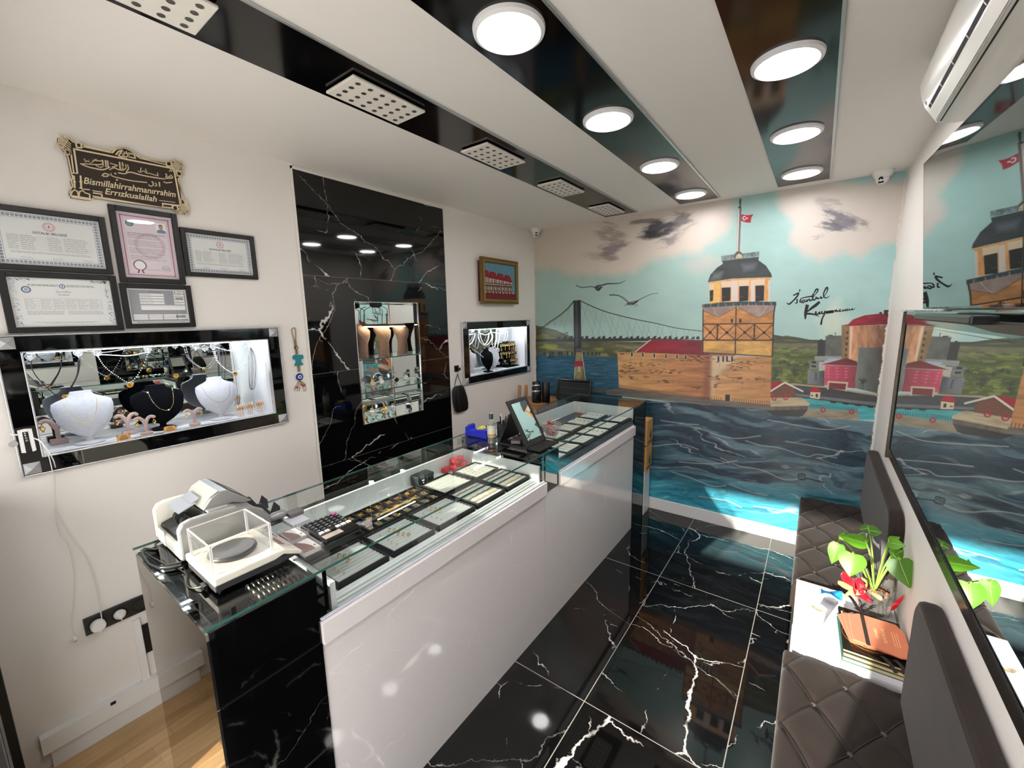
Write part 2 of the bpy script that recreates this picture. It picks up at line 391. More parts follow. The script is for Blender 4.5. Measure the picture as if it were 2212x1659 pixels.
struct('floor_wood', MB().box((-0.02, -0.12, -0.05), (1.0, D+0.1, 0)), OAK, 'light oak laminate floor behind the counter', 'floor')
# skirting and trunking
struct('baseboard_back', MB().box((1.0, D-0.014, 0), (W, D, 0.11)), WHITE_LAM, 'white skirting board below the painted mural wall', 'skirting board', bev=0.002)
struct('baseboard_left', MB().box((0, 0.02, 0), (0.022, 1.30, 0.082)), WHITE_LAM, 'white skirting board along the left wall over the oak floor', 'skirting board', bev=0.002)
tr = MB().box((0, -0.0, 0.088), (0.038, 1.30, 0.165)); tr.box((0, 0.334, 0.165), (0.02, 0.362, 0.485))
o = struct('trim_1', tr, WHITE_PL, 'white plastic cable trunking along the left wall with an upright branch to the sockets', 'cable trunking', bev=0.0015)
MB().box((0.0385, 0.214, 0.150), (0.043, 0.232, 0.162)).build('clip', BLACKP, o)
struct('trim_2', MB().box((0.004, 1.303, 0), (0.012, 1.312, 2.735)).box((0.004, 1.303, 2.7225), (0.012, 2.512, 2.735)).box((0.004, 2.503, 0), (0.009, 2.508, 2.7225)),
       plain((232, 228, 220)), 'thin white filler line round the black marble tile panel', 'trim')
# ceiling strips of black glass with an aluminium edge
CSTRIP = marble('ceiling black glass', (7, 7, 8), (14, 14, 14), 0.06, (0, 1), seed=2.0, vamt=0.1)
for i, (a, b_) in enumerate(((0.846, 1.139), (1.506, 1.800), (2.190, 2.486))):
    o = struct('trim_%d' % (3+i), MB().box((a, -0.1, H-0.004), (b_, 3.757-0.025*i*0.8, H-0.0005)), mat('ceiling strip gloss', (7, 7, 8), .11, spec=.45),
               ['black glass ceiling strip over the counter holding perforated plates', 'black glass ceiling strip in the middle holding four round lamps',
                'black glass ceiling strip near the mirror wall holding round lamps'][i], 'ceiling strip')
    MB().box((b_, -0.1, H-0.008), (b_+0.010, 3.757-0.02*i, H-0.0005)).build('edge_profile', mat('aluminium edge', (190, 195, 195), 0.3, metal=0.8), o)
# front: glazed shop front behind the viewer
FRM = mat('anthracite frame', (12, 13, 14), 0.4)
fr = MB().box((-0.30, -0.12, 0), (0.05, -0.0505, H)).box((0.56, -0.11, 0), (0.73, -0.06, 2.45)).box((-0.02, -0.12, 2.45), (2.32, -0.06, H)).box((-0.02, -0.12, 0), (2.32, -0.06, 0.05)).box((2.26, -0.11, 0), (2.32, -0.06, 2.45))
o = struct('window_1', fr, FRM, 'black aluminium frame of the glazed shop front', 'window')
MB().box((0.05, -0.094, 0.05), (0.56, -0.086, 2.45)).build('pane', thin_glass('shopfront glass', (0.965, 0.965, 0.96)), o)
MB().box((0.73, -0.094, 0.05), (2.26, -0.086, 2.45)).build('pane', MATS['shopfront glass'], o)
hb = MB().box((1.02, -0.085, 0.62), (1.42, -0.06, 0.66)).box((1.20, -0.08, 0.05), (1.215, -0.065, 0.66)); hb.box((0.78,-0.085,0.55),(0.86,-0.06,0.95))
hb.build('push_bar', FRM, o)
MB().box((0.05, -0.084, 0.05), (0.43, -0.078, 1.25)).build('sun_block_panel', mat('opaque grey green panel', (150, 166, 156), .4), o)  # opaque panel added to keep direct sun off the oak floor
struct('wall_front', MB().box((2.32, -0.12, 0), (W+0.12, -0.05, H)), WALLP, 'white pier beside the shop window', 'wall')
struct('ground', MB().box((-14, -30, -0.25), (14, -0.13, -0.1)), mat('pavement', (214, 208, 198), 0.8, noise=0.15, nscale=2), 'grey pavement outside the shop window', 'ground')
o = MB().box((-1.5, -1.06, 1.93), (4.0, -1.0, 3.05)).build('sun_block_board', mat('sun blocking board', (60, 60, 62), 0.5)); tag(o, 'added plain dark sun blocking board hanging over the pavement outside', 'sun blocking board')  # unseen board added outside so the sun only enters low
for x in (-1.4, 3.9): MB().box((x-.03, -1.05, 3.05), (x+.03, -1.01, 3.4)).build('bracket', FRM, o)
MB().box((-1.5, -1.06, 3.3), (4.0, -0.12, 3.4)).build('bracket', FRM, o)  # carries the added sun-blocking board, also out of view

# ================================================================ ceiling lamps
def round_lamp(loc):
    t = thing('ceiling_lamp', 'x', 'ceiling lamp', loc)
    MB().lathe([(0.090, 0), (0.092, -0.012), (0.100, -0.016), (0.112, -0.010), (0.114, 0)], n=48, caps=False).build('rim', mat('lamp rim', (236, 236, 236), 0.35), t, smooth=True, local=True)
    MB().cyl((0, 0, -0.006), (0, 0, -0.011), 0.0915, n=48).build('diffuser', LED, t, local=True)
    return t
lamp0 = None
spots = [(1.652, 1.177, 'round white ceiling lamp nearest the viewer in the middle black strip'),
         (1.652, 1.938, 'second round ceiling lamp of the middle strip, after the nearest'),
         (1.652, 2.702, 'third round ceiling lamp of the middle strip, one before the mural'),
         (1.652, 3.465, 'last round ceiling lamp of the middle strip beside the mural'),
         (2.338, 1.920, 'largest looking round ceiling lamp in the strip beside the mirror wall'),
         (2.338, 2.683, 'middle round ceiling lamp in the strip beside the mirror wall'),
         (2.338, 3.434, 'round ceiling lamp next to the mural in the strip beside the mirror wall'),
         (1.652, 0.412, 'round ceiling lamp of the middle strip above the shop window end'),
         (2.338, 1.155, 'round ceiling lamp of the mirror side strip beside the air conditioner'),
         (2.338, 0.395, 'round ceiling lamp of the mirror side strip above the shop window end')]
for x, y, lb in spots:
    if lamp0 is None: lamp0 = round_lamp((x, y, H-0.004)); lamp0['label'] = lb; lamp0['group'] = 'round ceiling lamps'
    else: dup(lamp0, (x, y, H-0.004), label=lb)
PERF = mat('perforated plate', (232, 226, 216), 0.4)
def plate(loc):
    t = thing('perforated_plate', 'x', 'ceiling plate', loc)
    MB().box((-0.092, -0.172, -0.016), (0.092, 0.172, -0.006)).build('cover', PERF, t, local=True, bev=0.003)
    MB().box((-0.084, -0.164, -0.006), (0.084, 0.164, 0)).build('mount', BLACKP, t, local=True)
    for i in range(6):
        for j in range(4):
            x, y = (j-1.5)*0.042, (i-2.5)*0.054
            MB().lathe([(0.0085, -0.0162), (0.0105, -0.0168), (0.0075, -0.0172), (0.0055, -0.0165)], (x, y, 0), n=12).build('lens', STEEL2, t, local=True, smooth=True)
    return t
STEEL2 = mat('dull lens', (95, 92, 88), 0.3, metal=0.5)
pl0 = None
for y, lb in ((0.416, 'perforated white ceiling plate cut by the top of the picture'), (1.182, 'largest whole perforated ceiling plate over the counter'),
              (1.941, 'perforated ceiling plate above the near end of the black marble panel'), (2.694, 'perforated ceiling plate above the gilt framed picture'),
              (3.468, 'smallest perforated ceiling plate beside the mural')):
    if pl0 is None: pl0 = plate((0.984, y, H-0.004)); pl0['label'] = lb; pl0['group'] = 'perforated ceiling plates'
    else: dup(pl0, (0.984, y, H-0.004), label=lb)

# ================================================================ security cameras
def turret(name_label, loc, aim):
    t = thing('security_camera', name_label, 'security camera', loc)
    MB().lathe([(0.055, 0), (0.056, -0.010), (0.050, -0.028), (0.040, -0.040), (0.030, -0.046)], n=28).build('base', WHITE_PL, t, smooth=True, local=True)
    a = Vector(aim).normalized(); c = Vector((0, 0, -0.045))
    b = MB().sphere(c, 0.036, 20, 14).build('housing', WHITE_PL, t, smooth=True, local=True)
    f = c + a*0.034; u, w, _ = frame_of(a); up = w if w.z > 0 else -w
    MB().cyl(f - a*0.006 + up*0.008, f + a*0.001 + up*0.008, 0.012, n=20).build('lens', BLACKG, t, local=True)
    R = Matrix((u, up, a)).transposed()
    MB().obox(f - a*0.006 - up*0.014, (0.028, 0.014, 0.014), R).build('infrared_window', BLACKG, t, local=True, bev=0.003)
    return t
turret('white dome camera in the ceiling corner between left wall and mural', (0.07, 3.775, H), (0.62, -0.72, -0.3))
turret('white dome camera under the ceiling at the right end of the mural', (2.765, 3.765, H), (-0.25, -0.9, -0.45))
# ================================================================ the painted mural wall
def ZZ(ox, oy, s): return lambda pts: [(ox+u*s, oy+v*s) for u, v in pts]
zA, zB, zC = ZZ(1140, 380, .25316), ZZ(1480, 400, .33092), ZZ(1300, 780, .29837)
zD, zE, zF, zG = ZZ(1320, 700, .17179), ZZ(1490, 420, .21694), ZZ(1640, 640, .15676), ZZ(1140, 620, .15674)
zL, zBd = ZZ(1690, 610, .07685), ZZ(1230, 590, .09042)
class Paint:
    """brushwork evaluated on a fine grid of the wall; shapes are given in the photo's own pixels and mapped onto the wall plane"""
    def __init__(s, nx, nz):
        s.nx, s.nz = nx, nz
        xs = np.linspace(0, W, nx); zs = np.linspace(0.0, H, nz)
        s.X, s.Z = np.meshgrid(xs, zs)
        R = np.array(RM); q = np.stack([s.X-CAM[0], np.full_like(s.X, D-CAM[1]), s.Z-CAM[2]], -1) @ R
        s.px = CX + F_PX*q[..., 0]/q[..., 1]; s.py = CY - F_PX*q[..., 2]/q[..., 1]
        s.c = np.zeros(s.X.shape+(3,))
        s.rng = np.random.default_rng(5)
    def fbm(s, sx, sy, seed, oct=4, rough=0.55, sub=None):
        X, Y = (s.px, s.py) if sub is None else sub
        out = np.zeros(X.shape); amp = 1.0; tot = 0
        for o in range(oct):
            rg = np.random.default_rng(seed*31+o); g = rg.random((64, 64))
            u = X/sx*(2**o); v = Y/sy*(2**o); iu = np.floor(u).astype(int); iv = np.floor(v).astype(int)
            fu = u-iu; fv = v-iv; fu = fu*fu*(3-2*fu); fv = fv*fv*(3-2*fv)
            a = g[iv % 64, iu % 64]; b = g[iv % 64, (iu+1) % 64]; c = g[(iv+1) % 64, iu % 64]; d = g[(iv+1) % 64, (iu+1) % 64]
            out += amp*((a*(1-fu)+b*fu)*(1-fv)+(c*(1-fu)+d*fu)*fv); tot += amp; amp *= rough
        return out/tot
    def col(s, c): return np.array(lin([min(255, x*s.gain) for x in c])[:3])
    gain = 0.95
    def blend(s, sl, a, c):
        c = np.asarray(c); s.c[sl] = s.c[sl]*(1-a[..., None]) + c*a[..., None]
    def win(s, pts, pad):
        xs = [p[0] for p in pts]; ys = [p[1] for p in pts]
        m = (s.px > min(xs)-pad) & (s.px < max(xs)+pad) & (s.py > min(ys)-pad) & (s.py < max(ys)+pad)
        r = np.where(m.any(1))[0]; c = np.where(m.any(0))[0]
        if not len(r): return None
        return (slice(r[0], r[-1]+1), slice(c[0], c[-1]+1))
    def sdf(s, pts, X, Y):
        pts = np.array(pts, float); n = len(pts); d = np.full(X.shape, 1e9); ins = np.zeros(X.shape, bool)
        for i in range(n):
            ax, ay = pts[i]; bx, by = pts[(i+1) % n]; ex, ey = bx-ax, by-ay
            t = np.clip(((X-ax)*ex+(Y-ay)*ey)/max(ex*ex+ey*ey, 1e-9), 0, 1)
            d = np.minimum(d, np.hypot(X-ax-t*ex, Y-ay-t*ey))
            if ay != by:
                cnd = ((ay > Y) != (by > Y)) & (X < (bx-ax)*(Y-ay)/(by-ay)+ax); ins ^= cnd
        return np.where(ins, -d, d)
    def poly(s, pts, c, soft=0.8, a=1.0, warp=0, wseed=1, ws=30, c2=None, tex=0.0, ts=(20, 4), tseed=9, vert=False):
        """filled shape; c2: second colour reached at the far end (down, or across when vert is False)"""
        sl = s.win(pts, soft+warp*1.2+1)
        if sl is None: return
        X, Y = s.px[sl], s.py[sl]; wx, wy = X, Y
        if warp:
            wx = X+(s.fbm(ws, ws, wseed, 4, .6, (X, Y))-.5)*2*warp; wy = Y+(s.fbm(ws, ws, wseed+50, 4, .6, (X, Y))-.5)*2*warp
        al = np.clip(.5-s.sdf(pts, wx, wy)/soft, 0, 1)*a
        cc = np.broadcast_to(s.col(c), X.shape+(3,))
        if c2 is not None:
            xs = [p[0] for p in pts]; ys = [p[1] for p in pts]
            t = np.clip((Y-min(ys))/(max(ys)-min(ys)) if vert else (X-min(xs))/(max(xs)-min(xs)), 0, 1)[..., None]
            cc = s.col(c)*(1-t)+s.col(c2)*t
        if tex:
            t = (s.fbm(ts[0], ts[1], tseed, 4, .6, (X, Y))-.5)[..., None]*2*tex; cc = np.clip(cc*(1+t*1.6), 0, 1)
        s.c[sl] = s.c[sl]*(1-al[..., None])+cc*al[..., None]
    def line(s, pts, w, c, a=1.0, soft=0.7, w1=None):
        sl = s.win(pts, w+2)
        if sl is None: return
        X, Y = s.px[sl], s.py[sl]; best = np.full(X.shape, -9.0); n = len(pts)-1
        for i in range(n):
            (ax, ay), (bx, by) = pts[i], pts[i+1]; ex, ey = bx-ax, by-ay
            t = np.clip(((X-ax)*ex+(Y-ay)*ey)/max(ex*ex+ey*ey, 1e-9), 0, 1)
            ww = w if w1 is None else w+(w1-w)*(i+t)/n
            best = np.maximum(best, ww/2-np.hypot(X-ax-t*ex, Y-ay-t*ey))
        s.blend(sl, np.clip(.5+best/soft, 0, 1)*a, s.col(c))
    def blot(s, cx, cy, rx, ry, c, a, seed, sx=40, sy=12, lo=.35, hi=.75, rot=0.0):
        sl = s.win([(cx-rx, cy-ry), (cx+rx, cy+ry)], max(rx, ry)*.5)
        X, Y = s.px[sl], s.py[sl]; cr, sr = math.cos(rot), math.sin(rot)
        u = (X-cx)*cr+(Y-cy)*sr; v = -(X-cx)*sr+(Y-cy)*cr
        g = np.exp(-((u/rx)**2+(v/ry)**2)*1.6); n = s.fbm(sx, sy, seed, 5, .65, (u+900, v+900))
        s.blend(sl, np.clip((n*(.35+g)-lo)/(hi-lo), 0, 1)*np.clip(g*2, 0, 1)*a, s.col(c))
mp_ = Paint(930, 880)
px, py = mp_.px, mp_.py
# sky
t = np.clip((px-1150)/750, 0, 1)[..., None]; v = np.clip((py-380)/350, 0, 1)[..., None]
mp_.c[:] = (mp_.col((160, 186, 172))*(1-t)+mp_.col((166, 208, 208))*t)*(1-v*.5)+mp_.col((180, 210, 202))*v*.5
mp_.c *= (1+(mp_.fbm(60, 30, 3)-.5)*.18)[..., None]
mp_.poly(zA([(-60, 300), (-60, 800), (200, 790), (440, 850), (700, 850), (900, 830), (1010, 740), (1180, 700), (1320, 660), (1480, 650), (1560, 560), (1700, 500), (1740, 360), (1760, 100), (800, 100)]), (213, 202, 184), soft=22, warp=9, c2=(216, 203, 193))
mp_.poly(zA([(1300, 760), (1500, 680), (1640, 700), (1600, 800), (1420, 840)]), (205, 195, 188), soft=18, warp=8, a=.6)
mp_.poly(zB([(560, -20), (620, 150), (700, 240), (690, 380), (780, 460), (900, 500), (1040, 450), (1150, 470), (1230, 400), (1360, 370), (1460, 380), (1500, -20)]), (214, 205, 196), soft=20, warp=9)
mp_.poly(zB([(0, 0), (180, 20), (120, 240), (60, 330), (-80, 420), (-200, 380)]), (213, 202, 190), soft=26, warp=8, a=.8)
for q in [(1318, 500, 42, 34, (120, 98, 98), .55, 11, .2), (1322, 536, 48, 22, (112, 98, 112), .75, 12, -.3), (1318, 556, 36, 14, (122, 106, 108), .7, 13, 0), (1285, 553, 40, 12, (168, 150, 132), .5, 14, .1),
          (1425, 497, 52, 30, (58, 58, 66), .95, 15, -.25), (1405, 505, 40, 18, (44, 44, 52), .9, 16, -.1), (1472, 482, 44, 22, (96, 92, 102), .75, 17, -.5), (1395, 478, 50, 8, (84, 76, 70), .7, 18, -.1), (1450, 520, 50, 16, (110, 104, 112), .6, 19, -.4), (1468, 462, 36, 9, (108, 100, 88), .6, 20, .1),
          (1812, 476, 58, 30, (104, 104, 116), .85, 21, .35), (1790, 492, 46, 18, (92, 94, 106), .85, 22, .1), (1855, 482, 44, 18, (120, 118, 128), .7, 23, .4), (1795, 440, 50, 18, (150, 140, 136), .5, 24, .1), (1765, 512, 22, 8, (120, 118, 124), .6, 25, -.3)]:
    mp_.blot(q[0], q[1], q[2], q[3], q[4], q[5], q[6], 30, 9, .34, .62, q[7])
mp_.poly(zB([(880, 870), (1000, 760), (1060, 880), (1030, 1000), (900, 990)]), (216, 224, 205), soft=30, warp=10, a=.7)
# far hills, both sides
mp_.poly(zG([(90, 525), (200, 545), (380, 590), (520, 650), (650, 700), (900, 745), (1300, 750), (1700, 760), (2400, 780), (2400, 990), (90, 960)]), (84, 88, 60), soft=1.5, tex=.5, ts=(30, 7), c2=(104, 102, 76))
mp_.poly(zG([(90, 690), (200, 645), (300, 670), (420, 700), (640, 712), (640, 725), (90, 725)]), (104, 110, 52), soft=3, warp=3, tex=.4)
for k in range(60):
    x = 1160+mp_.rng.random()*340; y = 744+mp_.rng.random()*26; w_ = 10+mp_.rng.random()*26
    c = [(134, 138, 52), (150, 150, 40), (84, 92, 44), (58, 62, 40), (150, 140, 96)][k % 5]
    mp_.line([(x, y), (x+w_, y+mp_.rng.random()*6-1)], 2.5+mp_.rng.random()*3.5, c, .55, 3)
mp_.poly(zF([(170, 520), (310, 560), (370, 540), (560, 570), (700, 600), (900, 610), (900, 1240), (160, 1230)]), (88, 94, 58), soft=1.5, tex=.5, ts=(40, 7), vert=True, c2=(78, 92, 42))
mp_.poly(zF([(190, 645), (810, 640), (800, 800), (560, 760), (380, 700), (190, 720)]), (112, 112, 84), soft=4, warp=2, tex=.2)
for k in range(90):
    x = 1668+mp_.rng.random()*100; y = 748+mp_.rng.random()*75; w_ = 6+mp_.rng.random()*20
    c = [(150, 164, 66), (124, 146, 60), (72, 86, 48), (44, 52, 38), (160, 160, 96)][k % 5]
    mp_.line([(x, y), (x+w_, y+mp_.rng.random()*7-3)], 1.5+mp_.rng.random()*3, c, .5, 2.5)
for (u, v, r) in [(240, 1030, 8), (480, 1020, 8), (420, 950, 3), (650, 940, 7), (345, 900, 4), (290, 910, 3), (500, 1070, 6), (230, 1090, 5)]:
    x, y = zF([(u, v)])[0]
    for k in range(14):
        mp_.line([(x+mp_.rng.normal()*r*.5, y+mp_.rng.normal()*r*.4), (x+mp_.rng.normal()*r*.7, y+mp_.rng.normal()*r*.4)], 2.2, (58, 66, 48), .75, 1.5)
    mp_.line([(x, y), (x-1, y+r*1.6)], 1.0, (40, 40, 34))
# upper sea at the left
mp_.poly(zG([(90, 935), (640, 940), (1240, 968), (1300, 1440), (1300, 1660), (60, 1660)]), (36, 82, 104), soft=1.2, tex=.5, ts=(34, 4), vert=True, c2=(30, 84, 104))
for k in range(170):
    x = 1155+mp_.rng.random()*175; y = 775+mp_.rng.random()*70; w_ = 4+mp_.rng.random()*22
    mp_.line([(x, y), (x+w_, y+mp_.rng.random()*2-1)], .8+mp_.rng.random()*1.6, [(96, 134, 152), (20, 48, 70), (28, 104, 122), (60, 108, 128)][k % 4], .5, 1.4)
for u in (225, 310, 345, 430, 460, 545, 610, 770, 825, 885, 940, 985):
    mp_.poly(zG([(u-8, 880+(u % 30)), (u+16, 880+(u % 30)), (u+16, 942), (u-8, 942)]), (40, 42, 34))
mp_.poly(zG([(265, 950), (370, 950), (350, 985), (280, 980)]), (38, 44, 54)); mp_.line(zG([(320, 890), (322, 950)]), 1.5, (40, 40, 46)); mp_.line(zG([(275, 930), (275, 950)]), 1.5, (180, 180, 180))
# bridge: deck, tower, cables, hangers
mp_.poly(zG([(100, 715), (640, 712), (1300, 705), (1700, 706), (2500, 735), (2500, 760), (1700, 745), (1200, 748), (640, 755), (100, 755)]), (52, 52, 52), tex=.2)
for k in range(26): mp_.poly([(1205+k*12+(k*7 % 5), 728-(k % 3)), (1210+k*12+(k*7 % 5), 727-(k % 3)), (1212+k*12, 733), (1203+k*12, 733)], (48, 48, 48))
cab = [tuple(p[:2]) for p in catmull([Vector((x, y, 0)) for x, y in zA([(440, 1062), (640, 1150), (880, 1215), (1080, 1255), (1280, 1300), (1490, 1325)])], 5)]
mp_.line(cab, 2.2, (44, 46, 46), w1=1.6)
cab2 = [tuple(p[:2]) for p in catmull([Vector((x, y, 0)) for x, y in zG([(630, 195), (540, 300), (420, 400), (300, 480), (205, 550), (120, 590)])], 5)]
mp_.line(cab2, 1.6, (50, 52, 50)); mp_.line([(x, y+2.6) for x, y in cab2], 1.2, (58, 60, 56))
for k in range(34):
    t_ = k/34; i = int(t_*(len(cab)-1)); x, y = cab[i]; yb = 731
    if y < yb-3: mp_.line([(x, y), (x+(yb-y)*(.42 if k % 2 else -.2), yb)], .55, (96, 112, 104), .75, .9)
for k in range(9):
    x, y = cab2[3+k*2]; mp_.line([(x, y), (x+(730-y)*(.35 if k % 2 else -.25), 726)], .5, (92, 104, 96), .7, .9)
mp_.poly(zG([(628, 185), (730, 180), (740, 900), (735, 940), (640, 940)]), (34, 34, 38), tex=.1)
mp_.poly(zG([(655, 195), (685, 195), (690, 800), (660, 820)]), (78, 78, 84), soft=3, a=.7)
mp_.poly(zG([(668, 850), (738, 850), (800, 1300), (800, 1660), (640, 1660), (640, 1280)]), (150, 138, 96), tex=.45, ts=(5, 12), c2=(112, 96, 66))
mp_.poly(zG([(665, 845), (735, 850), (740, 900), (665, 900)]), (74, 74, 78))
mp_.poly(zG([(650, 1020), (770, 1022), (778, 1095), (640, 1095)]), (158, 36, 58)); mp_.line(zG([(640, 1280), (650, 1110)]), .8, (220, 215, 195)); mp_.line(zG([(745, 900), (800, 1300)]), .8, (225, 220, 200))
mp_.poly(zG([(695, 1100), (722, 1100), (722, 1170), (695, 1170)]), (200, 190, 160), soft=3)
for u in (512, 548): mp_.line(zG([(u, 625), (u, 662)]), 1.0, (36, 36, 36))
mp_.line(zG([(508, 632), (550, 632)]), 1.2, (36, 36, 36))
# right: bridge continues, road, quay
mp_.poly(zF([(175, 525), (380, 560), (700, 598), (920, 606), (920, 625), (700, 622), (190, 570)]), (66, 68, 60))
mp_.poly(zF([(180, 618), (810, 632), (810, 648), (180, 640)]), (70, 72, 66))
mp_.poly(zF([(155, 1210), (480, 1200), (900, 1245), (1660, 1350), (1660, 1420), (155, 1300)]), (176, 158, 140), tex=.1)
mp_.poly(zF([(480, 1225), (940, 1265), (1650, 1380), (1650, 1535), (1200, 1480), (500, 1390), (155, 1340)]), (66, 68, 70), tex=.3, ts=(40, 4))
mp_.poly(zF([(500, 1340), (900, 1385), (1650, 1470), (1650, 1510), (900, 1425), (500, 1370)]), (112, 116, 120), tex=.2)
mp_.poly(zF([(500, 1385), (900, 1440), (1650, 1530), (1680, 1700), (600, 1700)]), (78, 172, 176), tex=.25, ts=(30, 4))
mp_.line(zF([(500, 1380), (900, 1430), (1300, 1490), (1650, 1530)]), 2.0, (36, 40, 44))
for k in range(4): mp_.poly(zF([(980+k*170, 1440+k*22), (1060+k*170, 1450+k*22), (1060+k*170, 1475+k*22), (980+k*170, 1465+k*22)]), (34, 36, 38))
for k in range(24): u = 700+k*28; mp_.line(zF([(u, 1480+(u-700)*.085), (u, 1530+(u-700)*.085)]), 1.3, (30, 70, 84))
mp_.poly(zF([(640, 1540), (900, 1560), (1370, 1580), (1370, 1700), (560, 1700)]), (158, 144, 124), tex=.3, ts=(30, 5))
# buildings at the right
mp_.poly(zF([(810, 600), (915, 605), (915, 830), (800, 820)]), (46, 46, 46)); mp_.poly(zF([(840, 590), (870, 590), (870, 610), (840, 610)]), (40, 40, 40))
mp_.poly(zF([(915, 545), (1150, 540), (1150, 850), (905, 820)]), (96, 100, 96), tex=.35, ts=(20, 20)); mp_.line(zF([(1048, 500), (1048, 545)]), 1.6, (50, 52, 52)); mp_.line(zF([(955, 538), (1010, 538)]), 2, (50, 52, 52))
mp_.poly(zF([(1135, 400), (1260, 410), (1240, 900), (1140, 880)]), (140, 112, 80), tex=.2, ts=(4, 20))
mp_.poly(zF([(1250, 410), (1775, 395), (1735, 720), (1370, 710), (1345, 900), (1235, 870)]), (206, 152, 116), tex=.4, ts=(7, 22), c2=(112, 82, 66))
mp_.poly(zF([(1250, 415), (1290, 415), (1265, 860), (1235, 860)]), (232, 200, 170), soft=3)
for k in range(5): u, v = 1218-k*6, 500+k*78; mp_.poly(zF([(u-14, v-18), (u+14, v-18), (u+12, v+18), (u-16, v+18)]), (68, 54, 44))
mp_.poly(zF([(1125, 400), (1225, 385), (1290, 320), (1450, 262), (1640, 240), (1800, 235), (1780, 390), (1500, 400), (1250, 410)]), (170, 40, 58), tex=.3, c2=(110, 22, 40))
mp_.poly(zF([(1715, 190), (1790, 185), (1800, 240), (1790, 300), (1720, 240)]), (40, 40, 36)); mp_.poly(zF([(1655, 215), (1690, 215), (1690, 245), (1655, 245)]), (44, 44, 40))
mp_.poly(zF([(1370, 708), (1745, 705), (1700, 1240), (1655, 1345), (1320, 1265)]), (122, 128, 124), tex=.2, ts=(20, 40), c2=(64, 60, 54))
for k in range(16): mp_.line(zF([(1430+mp_.rng.normal()*22, 1120+mp_.rng.random()*90), (1440+mp_.rng.normal()*22, 1140+mp_.rng.random()*60)]), 2, (60, 64, 50), .7, 1.2)
mp_.line(zF([(1430, 1180), (1428, 1290)]), 1, (44, 44, 38))
mp_.poly(zF([(765, 825), (1140, 825), (1140, 885), (830, 890), (765, 885)]), (150, 154, 154), tex=.12); mp_.poly(zF([(945, 855), (1110, 855), (1110, 910), (945, 900)]), (176, 186, 200))
mp_.poly(zF([(690, 885), (830, 890), (830, 1030), (690, 1010)]), (120, 122, 118), tex=.2); mp_.poly(zF([(722, 895), (782, 895), (782, 925), (722, 920)]), (30, 30, 30)); mp_.poly(zF([(722, 950), (782, 955), (782, 980), (722, 975)]), (30, 30, 30))
mp_.poly(zF([(825, 905), (960, 900), (890, 1020), (820, 1030)]), (186, 184, 176))
mp_.poly(zF([(670, 1020), (900, 1035), (895, 1225), (665, 1210)]), (138, 142, 148), tex=.3, ts=(8, 30), c2=(64, 66, 70))
for k in range(4): mp_.poly(zF([(772, 1055+k*28), (795, 1058+k*28), (790, 1075+k*28), (770, 1072+k*28)]), (40, 42, 46))
mp_.poly(zF([(910, 950), (1345, 965), (1320, 1270), (895, 1225)]), (214, 86, 112), tex=.2, ts=(10, 20), c2=(140, 62, 74))
for a_ in range(4):
    for b_, u in enumerate((960, 1075, 1200)): mp_.line(zF([(u-18, 985+a_*42+b_*4), (u+18, 990+a_*42+b_*4)]), 1.2, (240, 150, 165), .8); mp_.line(zF([(u+18, 990+a_*42+b_*4), (u+16, 1010+a_*42+b_*4)]), 1.2, (150, 50, 70), .8)
mp_.poly(zF([(850, 940), (1010, 900), (1200, 850), (1350, 900), (1350, 962)]), (138, 34, 48), tex=.25, c2=(104, 48, 46))
mp_.poly(zF([(950, 1190), (1210, 1210), (1190, 1290), (950, 1270)]), (120, 52, 56))
mp_.line(zF([(945, 1275), (955, 1178), (1215, 1195), (1195, 1300)]), 3.2, (214, 196, 172))
mp_.poly(zF([(150, 1185), (350, 1178), (500, 1300), (500, 1400), (155, 1400)]), (112, 68, 50), tex=.3, ts=(14, 4))
mp_.poly(zF([(160, 1185), (350, 1178), (165, 1310)]), (160, 26, 42)); mp_.line(zF([(158, 1308), (352, 1188), (600, 1310)]), 3.4, (230, 222, 212))
mp_.poly(zF([(705, 1320), (845, 1325), (830, 1418), (700, 1400)]), (226, 206, 178)); mp_.poly(zF([(780, 1342), (812, 1345), (808, 1395), (776, 1390)]), (36, 34, 34)); mp_.poly(zF([(712, 1358), (740, 1360), (740, 1378), (712, 1376)]), (60, 40, 40))
mp_.poly(zF([(690, 1310), (725, 1265), (768, 1245), (820, 1268), (860, 1315)]), (182, 26, 52))
# pier, barge
mp_.poly(zF([(150, 1400), (580, 1395), (700, 1480), (680, 1510), (150, 1520)]), (196, 178, 146), tex=.3, ts=(24, 3))
mp_.poly(zF([(150, 1520), (680, 1510), (665, 1560), (150, 1580)]), (110, 100, 88), tex=.35, ts=(4, 20))
mp_.poly(zF([(60, 1575), (670, 1560), (600, 1650), (420, 1700), (100, 1690)]), (34, 34, 36), tex=.2, c2=(64, 62, 62))
for u, v in ((205, 1405), (365, 1395), (880, 1565), (1275, 1590)):
    x, y = zF([(u, v)])[0]; ring = [(x+4.4*math.cos(2*PI*i/14), y+4.4*math.sin(2*PI*i/14)) for i in range(15)]; mp_.line(ring, 2.6, (166, 42, 48)); mp_.line([(x-1, y), (x+1, y)], 2, (200, 90, 90))
